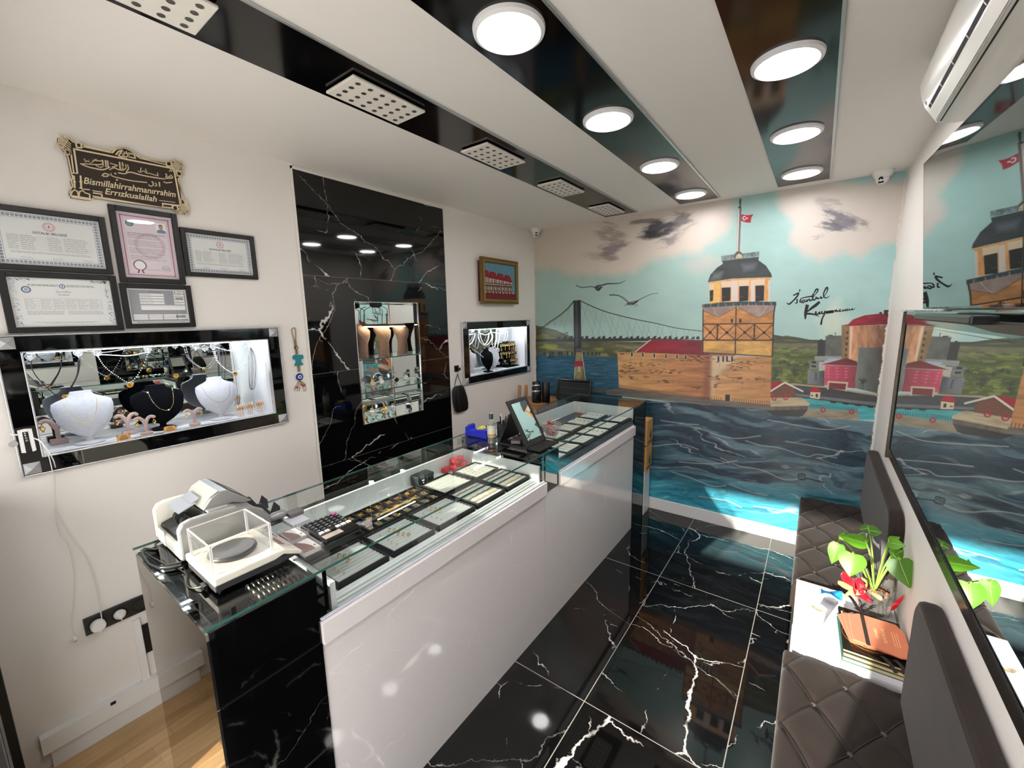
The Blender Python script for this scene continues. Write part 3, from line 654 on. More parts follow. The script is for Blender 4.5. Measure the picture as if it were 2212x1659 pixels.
# fortress island
ter = zD([(-700, 820), (-240, 740), (-60, 830), (60, 815), (300, 835), (1250, 940), (1900, 1020), (2060, 1030), (2000, 1090), (1700, 1060), (1250, 1020), (600, 950), (0, 890), (-700, 880)])
mp_.poly(zG([(860, 1395), (1180, 1420), (1290, 1385), (1500, 1420), (1500, 1490), (1290, 1480), (860, 1440)]), (92, 86, 80), tex=.25, ts=(30, 4))
mp_.poly(zD([(-60, 830), (60, 812), (300, 830), (1250, 935), (2010, 1015), (2000, 1085), (1700, 1062), (1250, 1025), (600, 950), (-60, 885)]), (112, 104, 96), tex=.3, ts=(30, 4))
mp_.line(zD([(-700, 862), (-60, 885), (600, 950), (1250, 1025), (1700, 1062), (2000, 1088)]), 1.4, (38, 40, 46)); mp_.line(zD([(-60, 880), (600, 944), (1250, 1017)]), .8, (190, 186, 180), .6)
for k in range(12): mp_.line(zG([(900+k*26, 1350+k*2), (900+k*26, 1392+k*2)]), 1.1, (24, 60, 76))
mp_.poly(zD([(310, 350), (500, 195), (1150, 205), (1150, 360), (1560, 380), (1560, 410), (700, 375)]), (160, 26, 50), tex=.35, ts=(40, 10), c2=(110, 26, 48)); mp_.line(zD([(305, 350), (495, 200)]), 2.2, (206, 196, 178))
mp_.poly(zD([(78, 352), (700, 372), (1270, 400), (1250, 945), (600, 870), (100, 800)]), (206, 158, 104), tex=.42, ts=(60, 7), c2=(176, 112, 74))
mp_.poly(zD([(1270, 400), (2020, 412), (2000, 1015), (1250, 945)]), (208, 158, 108), tex=.36, ts=(60, 8), tseed=21, c2=(190, 134, 84))
mp_.poly(zD([(1180, 400), (1270, 400), (1250, 940), (1150, 930)]), (126, 72, 56), soft=10, a=.6); mp_.poly(zD([(1270, 405), (1560, 405), (1500, 500), (1300, 700), (1258, 930)]), (226, 206, 176), soft=14, a=.6, warp=4)
for u, v in ((260, 382), (398, 386), (542, 396), (690, 405), (828, 412), (938, 418)):
    mp_.poly(zD([(u-16, v-32), (u+18, v-30), (u+18, v+34), (u-16, v+32)]), (224, 196, 158)); mp_.poly(zD([(u-10, v-28), (u+12, v-26), (u+12, v+26), (u-10, v+26)]), (40, 34, 28))
for u in (1350, 1410, 1457, 1522): mp_.poly(zD([(u-20, 405), (u+20, 405), (u+20, 480), (u-20, 480)]), (226, 214, 194)); mp_.poly(zD([(u-13, 405), (u+13, 405), (u+13, 476), (u-13, 476)]), (36, 32, 28))
clus = [(1080, 440, 150, 42, 44), (700, 600, 170, 30, 24), (260, 540, 130, 50, 20), (700, 740, 90, 30, 8), (270, 680, 80, 26, 8), (470, 500, 120, 22, 8), (130, 590, 60, 24, 7), (1090, 800, 70, 26, 7), (1640, 510, 220, 60, 34), (1340, 670, 90, 30, 14), (1600, 690, 120, 40, 14), (1850, 690, 70, 24, 8), (1330, 770, 60, 24, 6), (450, 660, 60, 16, 4), (140, 380, 50, 16, 3)]
for cu, cv, su, sv, n_ in clus:
    for k in range(n_):
        u = cu+mp_.rng.normal()*su*.5; v_ = cv+mp_.rng.normal()*sv*.55
        if 100 < u < 1990: mp_.line(zD([(u-14-mp_.rng.random()*8, v_), (u+14, v_+2)]), 1.5, (70+(k % 3)*18, 42+(k % 3)*10, 34), .9, .8)
for u, v in ((245, 420), (380, 425), (530, 440), (670, 455), (915, 470), (1365, 480), (775, 700), (1650, 740), (1930, 700)): mp_.line(zD([(u, v), (u-2, v+70)]), .6, (96, 60, 44), .8)
for k in range(62): u = 110+k*18.5; mp_.line(zD([(u, 768+(u-110)*.140), (u, 806+(u-110)*.138)]), 1.15, (66, 44, 34), .95)
for k in range(26):
    u = 1265+k*29
    if not 1400 < u < 1500: mp_.line(zD([(u, 915+(u-1265)*.078), (u, 955+(u-1265)*.078)]), 1.3, (66, 44, 34), .95)
mp_.poly(zD([(1436, 886), (1496, 888), (1494, 968), (1434, 966)]), (32, 30, 26))
# tower
mp_.poly(zE([(130, 1150), (850, 1110), (845, 1200), (815, 1615), (440, 1590), (128, 1575)]), (204, 140, 86), tex=.36, ts=(22, 9), c2=(186, 128, 74))
for a_, b_ in (([(135, 1460), (448, 1460), (442, 1590), (128, 1575)], 1), ([(462, 1462), (815, 1460), (812, 1612), (450, 1596)], 2)):
    mp_.poly(zE(a_), (216, 166, 94), soft=6, tex=.35, ts=(26, 10), tseed=b_*7)
mp_.poly(zE([(125, 1110), (862, 1090), (850, 1150), (680, 1225), (480, 1120), (455, 1125), (290, 1222), (130, 1160)]), (158, 136, 128), tex=.2, ts=(14, 14))
mp_.line(zE([(230, 1120), (250, 1185), (290, 1215)]), .8, (196, 180, 172)); mp_.line(zE([(770, 1105), (740, 1160), (690, 1215)]), .9, (200, 188, 180))
mp_.line(zE([(130, 1158), (290, 1222), (455, 1125)]), 1.0, (96, 66, 48)); mp_.line(zE([(478, 1122), (675, 1225), (850, 1155)]), 1.0, (96, 66, 48))
for pts, w_ in (([(132, 1150), (130, 1580)], 2.6), ([(462, 1120), (452, 1590)], 2.6), ([(848, 1100), (836, 1200), (822, 1615)], 3.0), ([(130, 1292), (828, 1284)], 2.6), ([(128, 1450), (822, 1452)], 2.8), ([(128, 1576), (445, 1592), (818, 1614)], 2.4),
                ([(278, 1296), (272, 1450)], 3.4), ([(645, 1292), (640, 1452)], 3.4)): mp_.line(zE(pts), w_, (46, 32, 26))
for x0, x1, xc in ((134, 270, 202), (286, 450, 370), (466, 634, 548), (652, 820, 740)):
    for p in ((x0, 1300), (x1, 1300), (x0, 1444), (x1, 1444)): mp_.line(zE([p, (xc, 1375)]), 1.9, (46, 32, 26))
    x, y = zE([(xc, 1375)])[0]; mp_.line([(x-.2, y), (x+.2, y)], 6.5, (28, 22, 20))
    mp_.line(zE([(x0+10, 1345), (xc-22, 1368)]), .7, (232, 196, 150), .8)
for u in (420, 504): mp_.poly(zE([(u-11, 1240), (u+11, 1238), (u+11, 1276), (u-11, 1278)]), (34, 26, 22))
mp_.poly(zE([(122, 1095), (300, 1075), (560, 1065), (860, 1068), (862, 1105), (560, 1100), (125, 1128)]), (58, 72, 78), tex=.5, ts=(3, 8))
for k in range(30): x = 135+k*25; mp_.line(zE([(x, 1090-(x-135)*.02), (x, 1118-(x-135)*.02)]), .8, (30, 34, 38) if k % 3 else (176, 172, 150))
mp_.poly(zE([(190, 880), (420, 838), (820, 830), (790, 860), (785, 1062), (560, 1062), (300, 1075), (200, 1090)]), (222, 160, 98), tex=.2, ts=(6, 20))
for a_ in ([(192, 890), (300, 870), (300, 1072), (200, 1085)],): mp_.poly(zE(a_), (236, 186, 104), soft=2, tex=.12)
for u0, u1 in ((412, 480), (606, 648), (782, 798)): mp_.poly(zE([(u0, 860), (u1, 855), (u1, 1064), (u0, 1066)]), (222, 206, 194), soft=2.5)
for u0, u1, v0 in ((198, 236, 955), (318, 408, 928), (492, 586, 914), (652, 742, 908)):
    mp_.poly(zE([(u0-6, v0-60), (u1+6, v0-64), (u1+4, v0+6), (u0-4, v0+6)]), (226, 202, 170), soft=1.5); mp_.poly(zE([(u0, v0), (u1, v0-4), (u1-4, 1058), (u0+2, 1068)]), (30, 30, 30))
    mp_.line(zE([(u0+10, 1020), (u0+40, 1022)]), .9, (120, 120, 120), .6)
mp_.poly(zE([(318, 660), (690, 620), (684, 655), (760, 710), (812, 790), (820, 826), (420, 838), (178, 878), (205, 800), (270, 730), (330, 690)]), (54, 60, 62), tex=.25, ts=(30, 12))
mp_.poly(zE([(520, 700), (660, 690), (640, 740), (540, 760)]), (106, 116, 128), soft=12, a=.7); mp_.poly(zE([(240, 790), (330, 770), (300, 840), (210, 855)]), (132, 142, 138), soft=10, a=.5)
mp_.line(zE([(180, 876), (420, 842), (640, 832), (822, 826)]), .8, (190, 180, 160))
mp_.poly(zE([(312, 612), (692, 568), (692, 615), (314, 664)]), (112, 128, 130), tex=.55, ts=(5, 5))
mp_.poly(zE([(442, 645), (446, 595), (465, 570), (500, 566), (525, 590), (530, 640)]), (84, 78, 70), tex=.1); mp_.poly(zE([(455, 640), (462, 605), (490, 590), (518, 605), (524, 635)]), (196, 186, 160), soft=2, tex=.4, ts=(4, 4))
mp_.poly(zE([(478, 138), (514, 140), (498, 568), (464, 568)]), (158, 140, 134), c2=(84, 74, 70)); mp_.poly(zE([(482, 140), (494, 140), (478, 566), (468, 566)]), (216, 206, 200), soft=1)
mp_.poly(zE([(492, 50), (506, 38), (514, 52), (508, 120), (494, 122)]), (62, 72, 62)); mp_.poly(zE([(482, 122), (514, 118), (514, 138), (482, 140)]), (70, 70, 64))
mp_.poly(zE([(512, 196), (560, 206), (600, 204), (634, 194), (612, 238), (606, 282), (560, 280), (510, 264)]), (170, 34, 52), tex=.12)
fx, fy = zE([(544, 236)])[0]; ring = [(fx+3.2*math.cos(a), fy+3.6*math.sin(a)) for a in np.linspace(.9, 2*PI-.9, 14)]; mp_.line(ring, 1.7, (240, 232, 232)); mp_.line(zE([(562, 238), (574, 236)]), 2.2, (240, 225, 225))
# gulls
K_ = (40, 38, 40)
for pts, w0, w1_ in (([(160, 292), (230, 325), (330, 345), (480, 322), (590, 335)], 1.2, 1.8), ([(790, 290), (900, 255), (1050, 250), (1200, 240), (1280, 205), (1345, 170)], 2.6, .8), ([(965, 525), (1080, 522), (1200, 545), (1300, 610), (1400, 690), (1520, 680), (1640, 650), (1800, 570), (1950, 505), (2120, 480)], 1.8, 1.0)):
    mp_.line([tuple(p[:2]) for p in catmull([Vector((x, y, 0)) for x, y in zBd(pts)], 4)], w0+.6, K_, w1=w1_)
mp_.poly(zBd([(585, 330), (680, 285), (800, 270), (790, 330), (720, 420), (680, 432), (630, 400)]), (62, 58, 60), c2=(40, 34, 36)); mp_.line(zBd([(690, 335), (800, 300)]), 1.2, (186, 176, 172)); mp_.line(zBd([(620, 340), (690, 400)]), 2, (96, 90, 90), .8)
mp_.poly(zBd([(1350, 740), (1400, 700), (1540, 700), (1680, 620), (1620, 700), (1520, 765), (1400, 765)]), (46, 42, 44)); mp_.line(zBd([(1290, 560), (1420, 690), (1520, 700)]), 1.4, (150, 142, 142)); mp_.line(zBd([(1400, 735), (1500, 745)]), 2, (140, 132, 130), .7)
mp_.line(zBd([(1350, 750), (1318, 790)]), 1, K_); mp_.line(zBd([(1560, 750), (1590, 810)]), 1, K_); mp_.line(zBd([(1600, 745), (1630, 770)]), 1.2, K_)
# lower sea
sea = zC([(-700, 250), (-300, 232), (100, 262), (330, 285), (560, 300), (800, 322), (1190, 358), (1240, 395), (1440, 405), (1860, 430), (2300, 470), (2300, 1900), (-700, 1900)])
sl = (slice(None), slice(None)); X, Y = px, py
al = np.clip(.5-mp_.sdf(sea, X, Y)/1.2, 0, 1)
yy = Y-(X-1400)*.16
up = np.clip((yy-870)/240, 0, 1)
wX = X+(mp_.fbm(90, 40, 40)-.5)*60; wY = yy+(mp_.fbm(120, 34, 41)-.5)*44+6*np.sin(X/38.0)
nz_ = mp_.fbm(150, 17, 42, 4, .5, (wX, wY)); n2 = mp_.fbm(46, 6, 43, 4, .6, (wX, wY))
rid = 1-np.abs(2*mp_.fbm(170, 22, 44, 2, .45, (wX, wY))-1)
right = np.clip((X-1330)/120, 0, 1)
deep = mp_.col((24, 34, 50)); mid = mp_.col((44, 108, 128)); lit = mp_.col((158, 172, 178)); cyan = mp_.col((54, 160, 184)); cy2 = mp_.col((96, 206, 214))
mid = mid*.8; tt = np.clip((nz_-.42)/.20, 0, 1)[..., None]
base = deep*(1-tt)+(mid*.55+lit*.45*right[..., None]+mid*.45*(1-right[..., None]))*tt
teal = np.clip((.62-right*.35)+(n2-.5)*1.2, 0, 1)[..., None]*.65
base = base*(1-teal)+(mp_.col((34, 96, 118)))*teal
low = np.clip((yy-1000+(nz_-.5)*60-np.clip(X-1700, 0, 400)*.0)/50, 0, 1)[..., None]
low = np.maximum(low, np.clip((yy-(985-(1400-np.clip(X, 1200, 1400))*.4)+(n2-.5)*40)/70, 0, 1)[..., None]*(1-right[..., None]))
lc = cyan*(1-np.clip((n2-.4)/.3, 0, 1)[..., None])+mp_.col((34, 120, 150))*np.clip((n2-.4)/.3, 0, 1)[..., None]
lc = lc*.75+cy2*.25*np.clip((nz_-.4)*5, 0, 1)[..., None]+lc*.25*np.clip(1-(nz_-.4)*5, 0, 1)[..., None]
base = base*(1-low)+lc*low
crest = np.clip((rid-.955)/.035, 0, 1)*np.clip((mp_.fbm(80, 60, 46)-.38)*6, 0, 1)*(.35+.65*right)
base = base*(1-crest[..., None]*.7)+mp_.col((196, 206, 208))*crest[..., None]*.7
dk = np.clip((.36-n2)/.12, 0, 1)[..., None]*.5*(1-low); base = base*(1-dk)+mp_.col((24, 30, 46))*dk
base *= (1+(mp_.fbm(26, 3, 48)-.5)*.5)[..., None]
mp_.c = mp_.c*(1-al[..., None])+base*al[..., None]
for pts in ([(430, 430), (600, 455), (700, 460)], [(1040, 575), (1150, 610), (1290, 630), (1480, 690), (1560, 675), (1700, 700)], [(860, 700), (1000, 760), (1160, 790), (1330, 860), (1480, 840)], [(500, 800), (640, 845), (800, 905), (900, 900)], [(780, 520), (960, 560), (1150, 540)], [(350, 620), (560, 600), (700, 640)], [(1200, 425), (1500, 480), (1650, 495), (1800, 470)], [(1330, 580), (1560, 620), (1750, 660)], [(560, 730), (800, 745), (980, 720)], [(920, 890), (1050, 940), (1200, 975)], [(1100, 1050), (1350, 1090), (1560, 1150)], [(700, 980), (900, 1010), (1010, 1060)]):
    cc = [tuple(p[:2]) for p in catmull([Vector((x, y, 0)) for x, y in zC(pts)], 6)]
    mp_.line(cc, 1.4, (206, 214, 214), .75, 1.6); mp_.line([(x, y+3.5) for x, y in cc], 5, (60, 76, 92), .35, 5)
# ragged paint edge at the left and right end: bare plaster
e_ = W-0.012+(mp_.fbm(9, 9, 60)-.5)*.02; mp_.c[mp_.X > e_] = mp_.col((226, 220, 212))
e_ = .012+(mp_.fbm(9, 9, 61)-.5)*.016; mp_.c[mp_.X < e_] = mp_.col((220, 212, 200))

me = bpy.data.meshes.new('wall_back'); nx, nz = mp_.nx, mp_.nz
V = np.empty((nz*nx, 3), np.float32); V[:, 0] = mp_.X.ravel(); V[:, 1] = D; V[:, 2] = mp_.Z.ravel()
I = np.arange(nz*nx).reshape(nz, nx); Q = np.stack([I[:-1, :-1], I[:-1, 1:], I[1:, 1:], I[1:, :-1]], -1).reshape(-1, 4)
me.vertices.add(len(V)); me.vertices.foreach_set('co', V.ravel()); me.loops.add(Q.size); me.loops.foreach_set('vertex_index', Q.ravel().astype(np.int32))
me.polygons.add(len(Q)); me.polygons.foreach_set('loop_start', (np.arange(len(Q))*4).astype(np.int32)); me.polygons.foreach_set('loop_total', np.full(len(Q), 4, np.int32)); me.update()
ca = me.color_attributes.new('paint', 'FLOAT_COLOR', 'POINT'); cc = np.ones((nz*nx, 4), np.float32); cc[:, :3] = np.clip(mp_.c, 0, 1).reshape(-1, 3); ca.data.foreach_set('color', cc.ravel())
mm = bpy.data.materials.new('mural paint'); mm.use_nodes = True; nt = mm.node_tree; b = nt.nodes['Principled BSDF']
at = nt.nodes.new('ShaderNodeAttribute'); at.attribute_name = 'paint'; nt.links.new(at.outputs['Color'], b.inputs['Base Color']); b.inputs['Roughness'].default_value = 0.42
g_ = nt.nodes.new('ShaderNodeNewGeometry'); n_ = nt.nodes.new('ShaderNodeTexNoise'); n_.inputs['Scale'].default_value = 160; bp = nt.nodes.new('ShaderNodeBump'); bp.inputs['Strength'].default_value = .12; bp.inputs['Distance'].default_value = .002
nt.links.new(g_.outputs['Position'], n_.inputs['Vector']); nt.links.new(n_.outputs['Fac'], bp.inputs['Height']); nt.links.new(bp.outputs[0], b.inputs['Normal'])
me.materials.append(mm)
wall_back = bpy.data.objects.new('wall_back', me); COL.objects.link(wall_back)
tag(wall_back, 'end wall painted with a sea tower, bridge, gulls, clouds and waves', 'wall', kind='structure')
del V, Q, I, cc, base, al, nz_, n2, rid
# brush lettering
def ribbon(mb, pts, ws, zf, lift=0.0006):
    """a flat brush stroke on the mural: pts in photo pixels, ws widths in pixels"""
    cc = catmull([Vector((x, y, w)) for (x, y), w in zip(zf(pts), ws)], 5); L_, R_ = [], []
    for i, p in enumerate(cc):
        d = (cc[min(i+1, len(cc)-1)]-cc[max(i-1, 0)]); d.z = 0
        d.normalize(); n = Vector((-d.y, d.x, 0))*max(p.z, .3)/2
        L_.append(P(p.x+n.x, p.y+n.y, 1, D-lift)); R_.append(P(p.x-n.x, p.y-n.y, 1, D-lift))
    k = len(cc); mb.add(L_+R_, [(i, i+1, k+i+1, k+i) for i in range(k-1)])
lt = MB()
S_ = lambda pts, ws: ribbon(lt, pts, ws if isinstance(ws, list) else [ws]*len(pts), zL)
S_([(470, 225), (505, 230)], 5); S_([(305, 370), (380, 330), (468, 290)], [3, 3, 3.4]); S_([(465, 290), (410, 400), (300, 520), (190, 610), (110, 565)], [3.2, 3.8, 3.2, 3.6, .6])
S_([(445, 480), (400, 490), (420, 530), (400, 580), (355, 575)], [1.5, 2.6, 3, 3, 1.5]); S_([(540, 440), (505, 500), (500, 555), (560, 530)], [1.5, 3, 3, 1.4]); S_([(490, 490), (560, 440), (700, 410), (860, 380)], [1.2, 2, 2.6, 3])
S_([(640, 500), (590, 500), (545, 545), (580, 570), (630, 530), (640, 500), (640, 545), (690, 520)], [1.8, 2.5, 3, 3, 2, 2, 2.6, 1.4]); S_([(690, 475), (690, 540), (735, 485), (765, 470), (770, 515), (820, 500), (840, 470)], [2.4, 2.8, 2.4, 2.4, 2.8, 3, 1.6])
S_([(890, 300), (950, 200), (1000, 200), (980, 270), (900, 370), (850, 460), (880, 495), (950, 450), (940, 410), (1000, 440)], [2.5, 3.6, 3.4, 2.6, 1.6, 3, 3.4, 3, 2, 1.2]); S_([(880, 310), (830, 430)], [4, 3])
S_([(990, 420), (990, 460), (1060, 430), (1090, 400), (1090, 450), (1150, 420)], [2.2, 3, 2, 2.4, 3, 1.4]); S_([(1150, 420), (1240, 300), (1275, 170), (1240, 150), (1170, 280), (1160, 380), (1210, 435), (1290, 410), (1340, 365)], [1.5, 1.8, 3, 3.6, 3.2, 3, 2.6, 1.6, .5])
S_([(705, 625), (665, 800), (650, 900), (645, 1035)], [7.5, 7, 6.2, 3]); S_([(1050, 545), (940, 640), (800, 740), (700, 830)], [5, 6.5, 5, 2.2]); S_([(690, 880), (800, 885), (920, 910), (1055, 965)], [4.5, 4, 3, .6])
S_([(945, 810), (940, 890), (990, 895), (1050, 830), (1040, 880), (1090, 870)], [3, 5, 3, 3, 3.6, 1.6]); S_([(1110, 800), (1110, 870), (1160, 870), (1205, 800)], [2.6, 3.4, 2.6, 3]); S_([(1215, 800), (1180, 900), (1120, 1020), (1085, 1190)], [3, 3, 3.4, 4.6])
x = 1240
for k, (w_, y_) in enumerate(((62, 820), (50, 812), (60, 806), (52, 800))): S_([(x, y_-12), (x+2, y_+46), (x+w_*.45, y_+24), (x+w_*.6, y_-20), (x+w_*.62, y_+42), (x+w_, y_+10)], [2.8, 3.6, 2.4, 2.8, 3.6, 1.8]); x += w_*.9
S_([(1470, 775), (1490, 820), (1520, 770), (1540, 815), (1590, 800)], [2.4, 3, 2.4, 3, 1.6]); S_([(1650, 765), (1610, 775), (1600, 810), (1650, 815), (1700, 780)], [2, 2.8, 2.8, 2, 1.4]); S_([(1705, 760), (1700, 800), (1750, 780), (1765, 755), (1765, 795), (1800, 780)], [2, 2.8, 2, 2, 2.6, 1.4])
S_([(1830, 745), (1805, 755), (1830, 780), (1810, 805)], [1.6, 2.6, 2.8, 1.6]); S_([(1850, 775), (1890, 740), (1870, 775), (1930, 770), (1965, 730), (1960, 770), (2010, 755), (2065, 715)], [1.2, 2, 2.6, 1.6, 2.2, 2.4, 1.6, .4])
lt.build('lettering', plain((22, 22, 24), .5), wall_back)
ig = MB()
zI = ZZ(1715, 1010, .06781)
for r, rr in ((1.0, 95), (.68, 66)):
    cx_, cy_ = 250, 292; ring = []
    for i in range(33):
        a = 2*PI*i/32; q = (abs(math.cos(a))**5+abs(math.sin(a))**5)**(-.2); ring.append((cx_+math.cos(a)*q*118*r, cy_+math.sin(a)*q*98*r+math.cos(a)*q*12*r))
    ribbon(ig, ring, [1.6]*33, zI)
ribbon(ig, [(250+math.cos(a)*38, 292+math.sin(a)*30) for a in np.linspace(0, 2*PI, 14)], [1.5]*14, zI)
for k in range(15):
    u = 380+k*40; v_ = 335+k*9.5; h_ = (26, 12, 30, 14, 26, 12)[k % 6]
    ribbon(ig, [(u, v_-h_+8), (u+4, v_+16), (u+16, v_+10), (u+18, v_-6), (u+30, v_+14)], [1, 1.3, 1, 1.1, .7], zI)
ig.build('signature', plain((22, 26, 30), .5), wall_back)
# ================================================================ things on the left wall
z1, z2 = ZZ(0, 260, .28933), ZZ(0, 690, .28933)
def at(zf, u, v, ax=0, val=0.0):
    x, y = zf([(u, v)])[0]; return P(x, y, ax, val)
def LW(y0, z0, x0=0.0): return lambda a, b, h: (x0+h, y0+a, z0+b)      # upright sheet on the left wall
def flat_text(mb, body, size, y, z, x, m=0, width=None, **k):
    vs, fs = text_mesh(body, size, depth=0.0004, **k)
    if width:
        a = min(v[0] for v in vs); b = max(v[0] for v in vs); s = width/(b-a); vs = [((v[0]-(a+b)/2)*s, v[1], v[2]) for v in vs]
    mb.add([(x+v[2], y+v[0], z+v[1]) for v in vs], fs, m)
def rect(mb, y0, z0, y1, z1_, x, m, t=0.0003): mb.box((x, y0, z0), (x+t, y1, z1_), m)
def ring2(mb, y, z, r0, r1, x, m, n=16, t=0.0004):
    vs = [(x+t, y+r*math.cos(2*PI*i/n), z+r*math.sin(2*PI*i/n)) for r in (r0, r1) for i in range(n)]
    mb.add(vs, [(i, (i+1) % n, n+(i+1) % n, n+i) for i in range(n)], m)
def disc2(mb, y, z, r, x, m, n=14, t=0.0004): mb.add([(x+t, y+r*math.cos(2*PI*i/n), z+r*math.sin(2*PI*i/n)) for i in range(n)], [tuple(range(n))], m)
def stroke2(mb, pts, w, x, m, t=0.0004):
    cc = catmull([Vector((0, a, b)) for a, b in pts], 5); k = len(cc); L_, R_ = [], []
    for i, p in enumerate(cc):
        d = cc[min(i+1, k-1)]-cc[max(i-1, 0)]
        if d.length < 1e-9: d = Vector((0, 1, 0))
        d.normalize(); n = Vector((0, -d.z, d.y))*w/2; L_.append((x+t, p.y+n.y, p.z+n.z)); R_.append((x+t, p.y-n.y, p.z-n.z))
    mb.add(L_+R_, [(i, i+1, k+i+1, k+i) for i in range(k-1)], m)
INK, BLUE, RED_, GRY, PINK = plain((70, 70, 78)), plain((74, 96, 138)), plain((196, 96, 100)), plain((160, 160, 160)), plain((176, 118, 138))
PAPER, PAPER2, PGREY = plain((226, 228, 226), .6), plain((226, 214, 222), .6), plain((150, 152, 158), .6)
FRAMEB = mat('black frame lacquer', (13, 12, 12), 0.35)
rr = random.Random(3)
def scribble(mb, y, z, w, h, x, m, lw=.0007):
    pts = [(y+w*i/9, z+h*math.sin(i*2.1)*(.5+.5*rr.random())) for i in range(10)]; stroke2(mb, pts, lw, x, m)
def words(mb, y0, y1, z, x, m, h=.0022, fill=1.0):
    y = y0
    while y < y0+(y1-y0)*fill:
        w = min(.004+rr.random()*.012, y1-y)
        if w > .002: rect(mb, y, z-h/2, y+w, z+h/2, x, m)
        y += w+.002
def framed(name, label, y0, y1, z0, z1_, fw, kind, group='framed certificates'):
    t = thing(name, label, 'certificate', (0, (y0+y1)/2, z0), group=group)
    f = MB()
    for lo, hi in (((.001, y0, z0), (.018, y0+fw, z1_)), ((.001, y1-fw, z0), (.018, y1, z1_)), ((.001, y0+fw, z0), (.018, y1-fw, z0+fw)), ((.001, y0+fw, z1_-fw), (.018, y1-fw, z1_))): f.box(lo, hi)
    f.build('frame', FRAMEB, t, bev=.002)
    a, b, c, d = y0+fw, y1-fw, z0+fw, z1_-fw; x = .0065; p = MB(); p.box((.002, a, c), (x, b, d), 0); x += .0002
    if kind in ('master', 'journeyman'):
        m_ = .012
        for r in range(2):
            n = int((b-a-2*m_)/.011)
            for i in range(n+1):
                yy = a+m_+(b-a-2*m_)*i/n; zz = (c+m_, d-m_)[r]; ring2(p, yy, zz, .0022, .0042, x, 2, 10); disc2(p, yy, zz, .0012, x, 2, 6)
            n = int((d-c-2*m_)/.011)
            for i in range(n+1):
                zz = c+m_+(d-c-2*m_)*i/n; yy = (a+m_, b-m_)[r]; ring2(p, yy, zz, .0022, .0042, x, 2, 10); disc2(p, yy, zz, .0012, x, 2, 6)
        for off in (.005, .019):
            for q in ((a+off, c+off, b-off, c+off+.0008), (a+off, d-off-.0008, b-off, d-off), (a+off, c+off, a+off+.0008, d-off), (b-off-.0008, c+off, b-off, d-off)): rect(p, *q, x, 2)
        yc = (a+b)/2; s = (b-a)/.28; zt = d-.042*s
        for k in range(16): ring2(p, yc+.0145*s*math.cos(k*PI/8), zt+.0145*s*math.sin(k*PI/8), .0006, .0022, x, 3, 6)
        ring2(p, yc, zt, .0095*s, .0105*s, x, 3, 20); rect(p, yc-.002, zt-.004, yc+.002, zt+.005, x, 3); stroke2(p, [(yc-.006, zt-.003), (yc, zt+.003), (yc+.006, zt-.003)], .001, x, 3)
        flat_text(p, 'USTALIK BELGESİ' if kind == 'master' else 'KALFALIK BELGESİ', .0115*s, yc, zt-.025*s, x, 1, bold=.0002)
        for k in range(8):
            z = zt-.038*s-k*.0068*s
            for q0, q1, fl in ((.03, .058, .8), (.062, .125, .5), (.13, .165, .8), (.172, .252, .7)):
                words(p, a+q0*s, a+q1*s, z, x, 5, .0013*s, fl)
            rect(p, a+.03*s, z-.0034*s, b-.03*s, z-.0031*s, x, 4)
        for k in range(2): words(p, a+.034*s, b-.034*s, zt-.096*s-k*.004, x, 5, .0012, .96)
        for q in (.055, .135, .215): scribble(p, a+q*s, c+.026*s, .03*s, .005*s, x, 2); words(p, a+q*s, a+(q+.02)*s, c+.018*s, x, 5, .001)
    elif kind == 'portrait':
        for off, w in ((.006, .0006), (.011, .0050), (.021, .0006)):
            for q in ((a+off, c+off, b-off, c+off+w), (a+off, d-off-w, b-off, d-off), (a+off, c+off, a+off+w, d-off), (b-off-w, c+off, b-off, d-off)): rect(p, *q, x, 6)
        yc = (a+b)/2
        disc2(p, a+.042, d-.045, .014, x, 2, 20); disc2(p, a+.042, d-.047, .010, x+.0002, 7, 16); stroke2(p, [(a+.034, d-.046), (a+.040, d-.042), (a+.044, d-.047), (a+.050, d-.043)], .0012, x+.0004, 2)
        # passport photograph
        fy, fz = b-.043, d-.052
        rect(p, fy-.018, fz-.022, fy+.018, fz+.022, x, 8)
        p.add([(x+.0006, fy+dy, fz+dz) for dy, dz in ((-.017, -.022), (.017, -.022), (.016, -.012), (.008, -.007), (-.008, -.007), (-.016, -.012))], [tuple(range(6))], 9)
        p.add([(x+.0008, fy+.0075*math.cos(t_), fz+.003+.0105*math.sin(t_)) for t_ in [2*PI*i/16 for i in range(16)]], [tuple(range(16))], 10)
        p.add([(x+.0010, fy+dy, fz+dz) for dy, dz in ((-.0080, .004), (-.0072, .011), (-.003, .0155), (.003, .0155), (.0072, .011), (.0080, .004), (.006, .009), (0, .0105), (-.006, .009))], [tuple(range(9))], 1)
        rect(p, fy-.0045, fz-.0012, fy+.0045, fz+.0002, x+.0008, 1); rect(p, fy-.0045, fz+.0045, fy-.0015, fz+.0052, x+.0008, 1); rect(p, fy+.0015, fz+.0045, fy+.0045, fz+.0052, x+.0008, 1)
        ring2(p, yc+.006, (c+d)/2+.004, .047, .056, x, 11, 40); ring2(p, yc+.006, (c+d)/2+.004, .044, .0448, x, 6, 40)
        for k in range(18):
            if k % 5 != 4: words(p, a+.028, b-(.028+.03*rr.random()), d-.086-k*.0066, x+.0003, 5 if k > 1 else 1, .0016, .9)
        for k in range(26): ring2(p, a+.056+.0215*math.cos(k*2*PI/26), c+.056+.0215*math.sin(k*2*PI/26), .0004, .0026, x+.0004, 12, 6)
        ring2(p, a+.056, c+.056, .0155, .018, x+.0004, 8, 24); disc2(p, a+.056, c+.056, .0155, x+.0003, 8, 24)
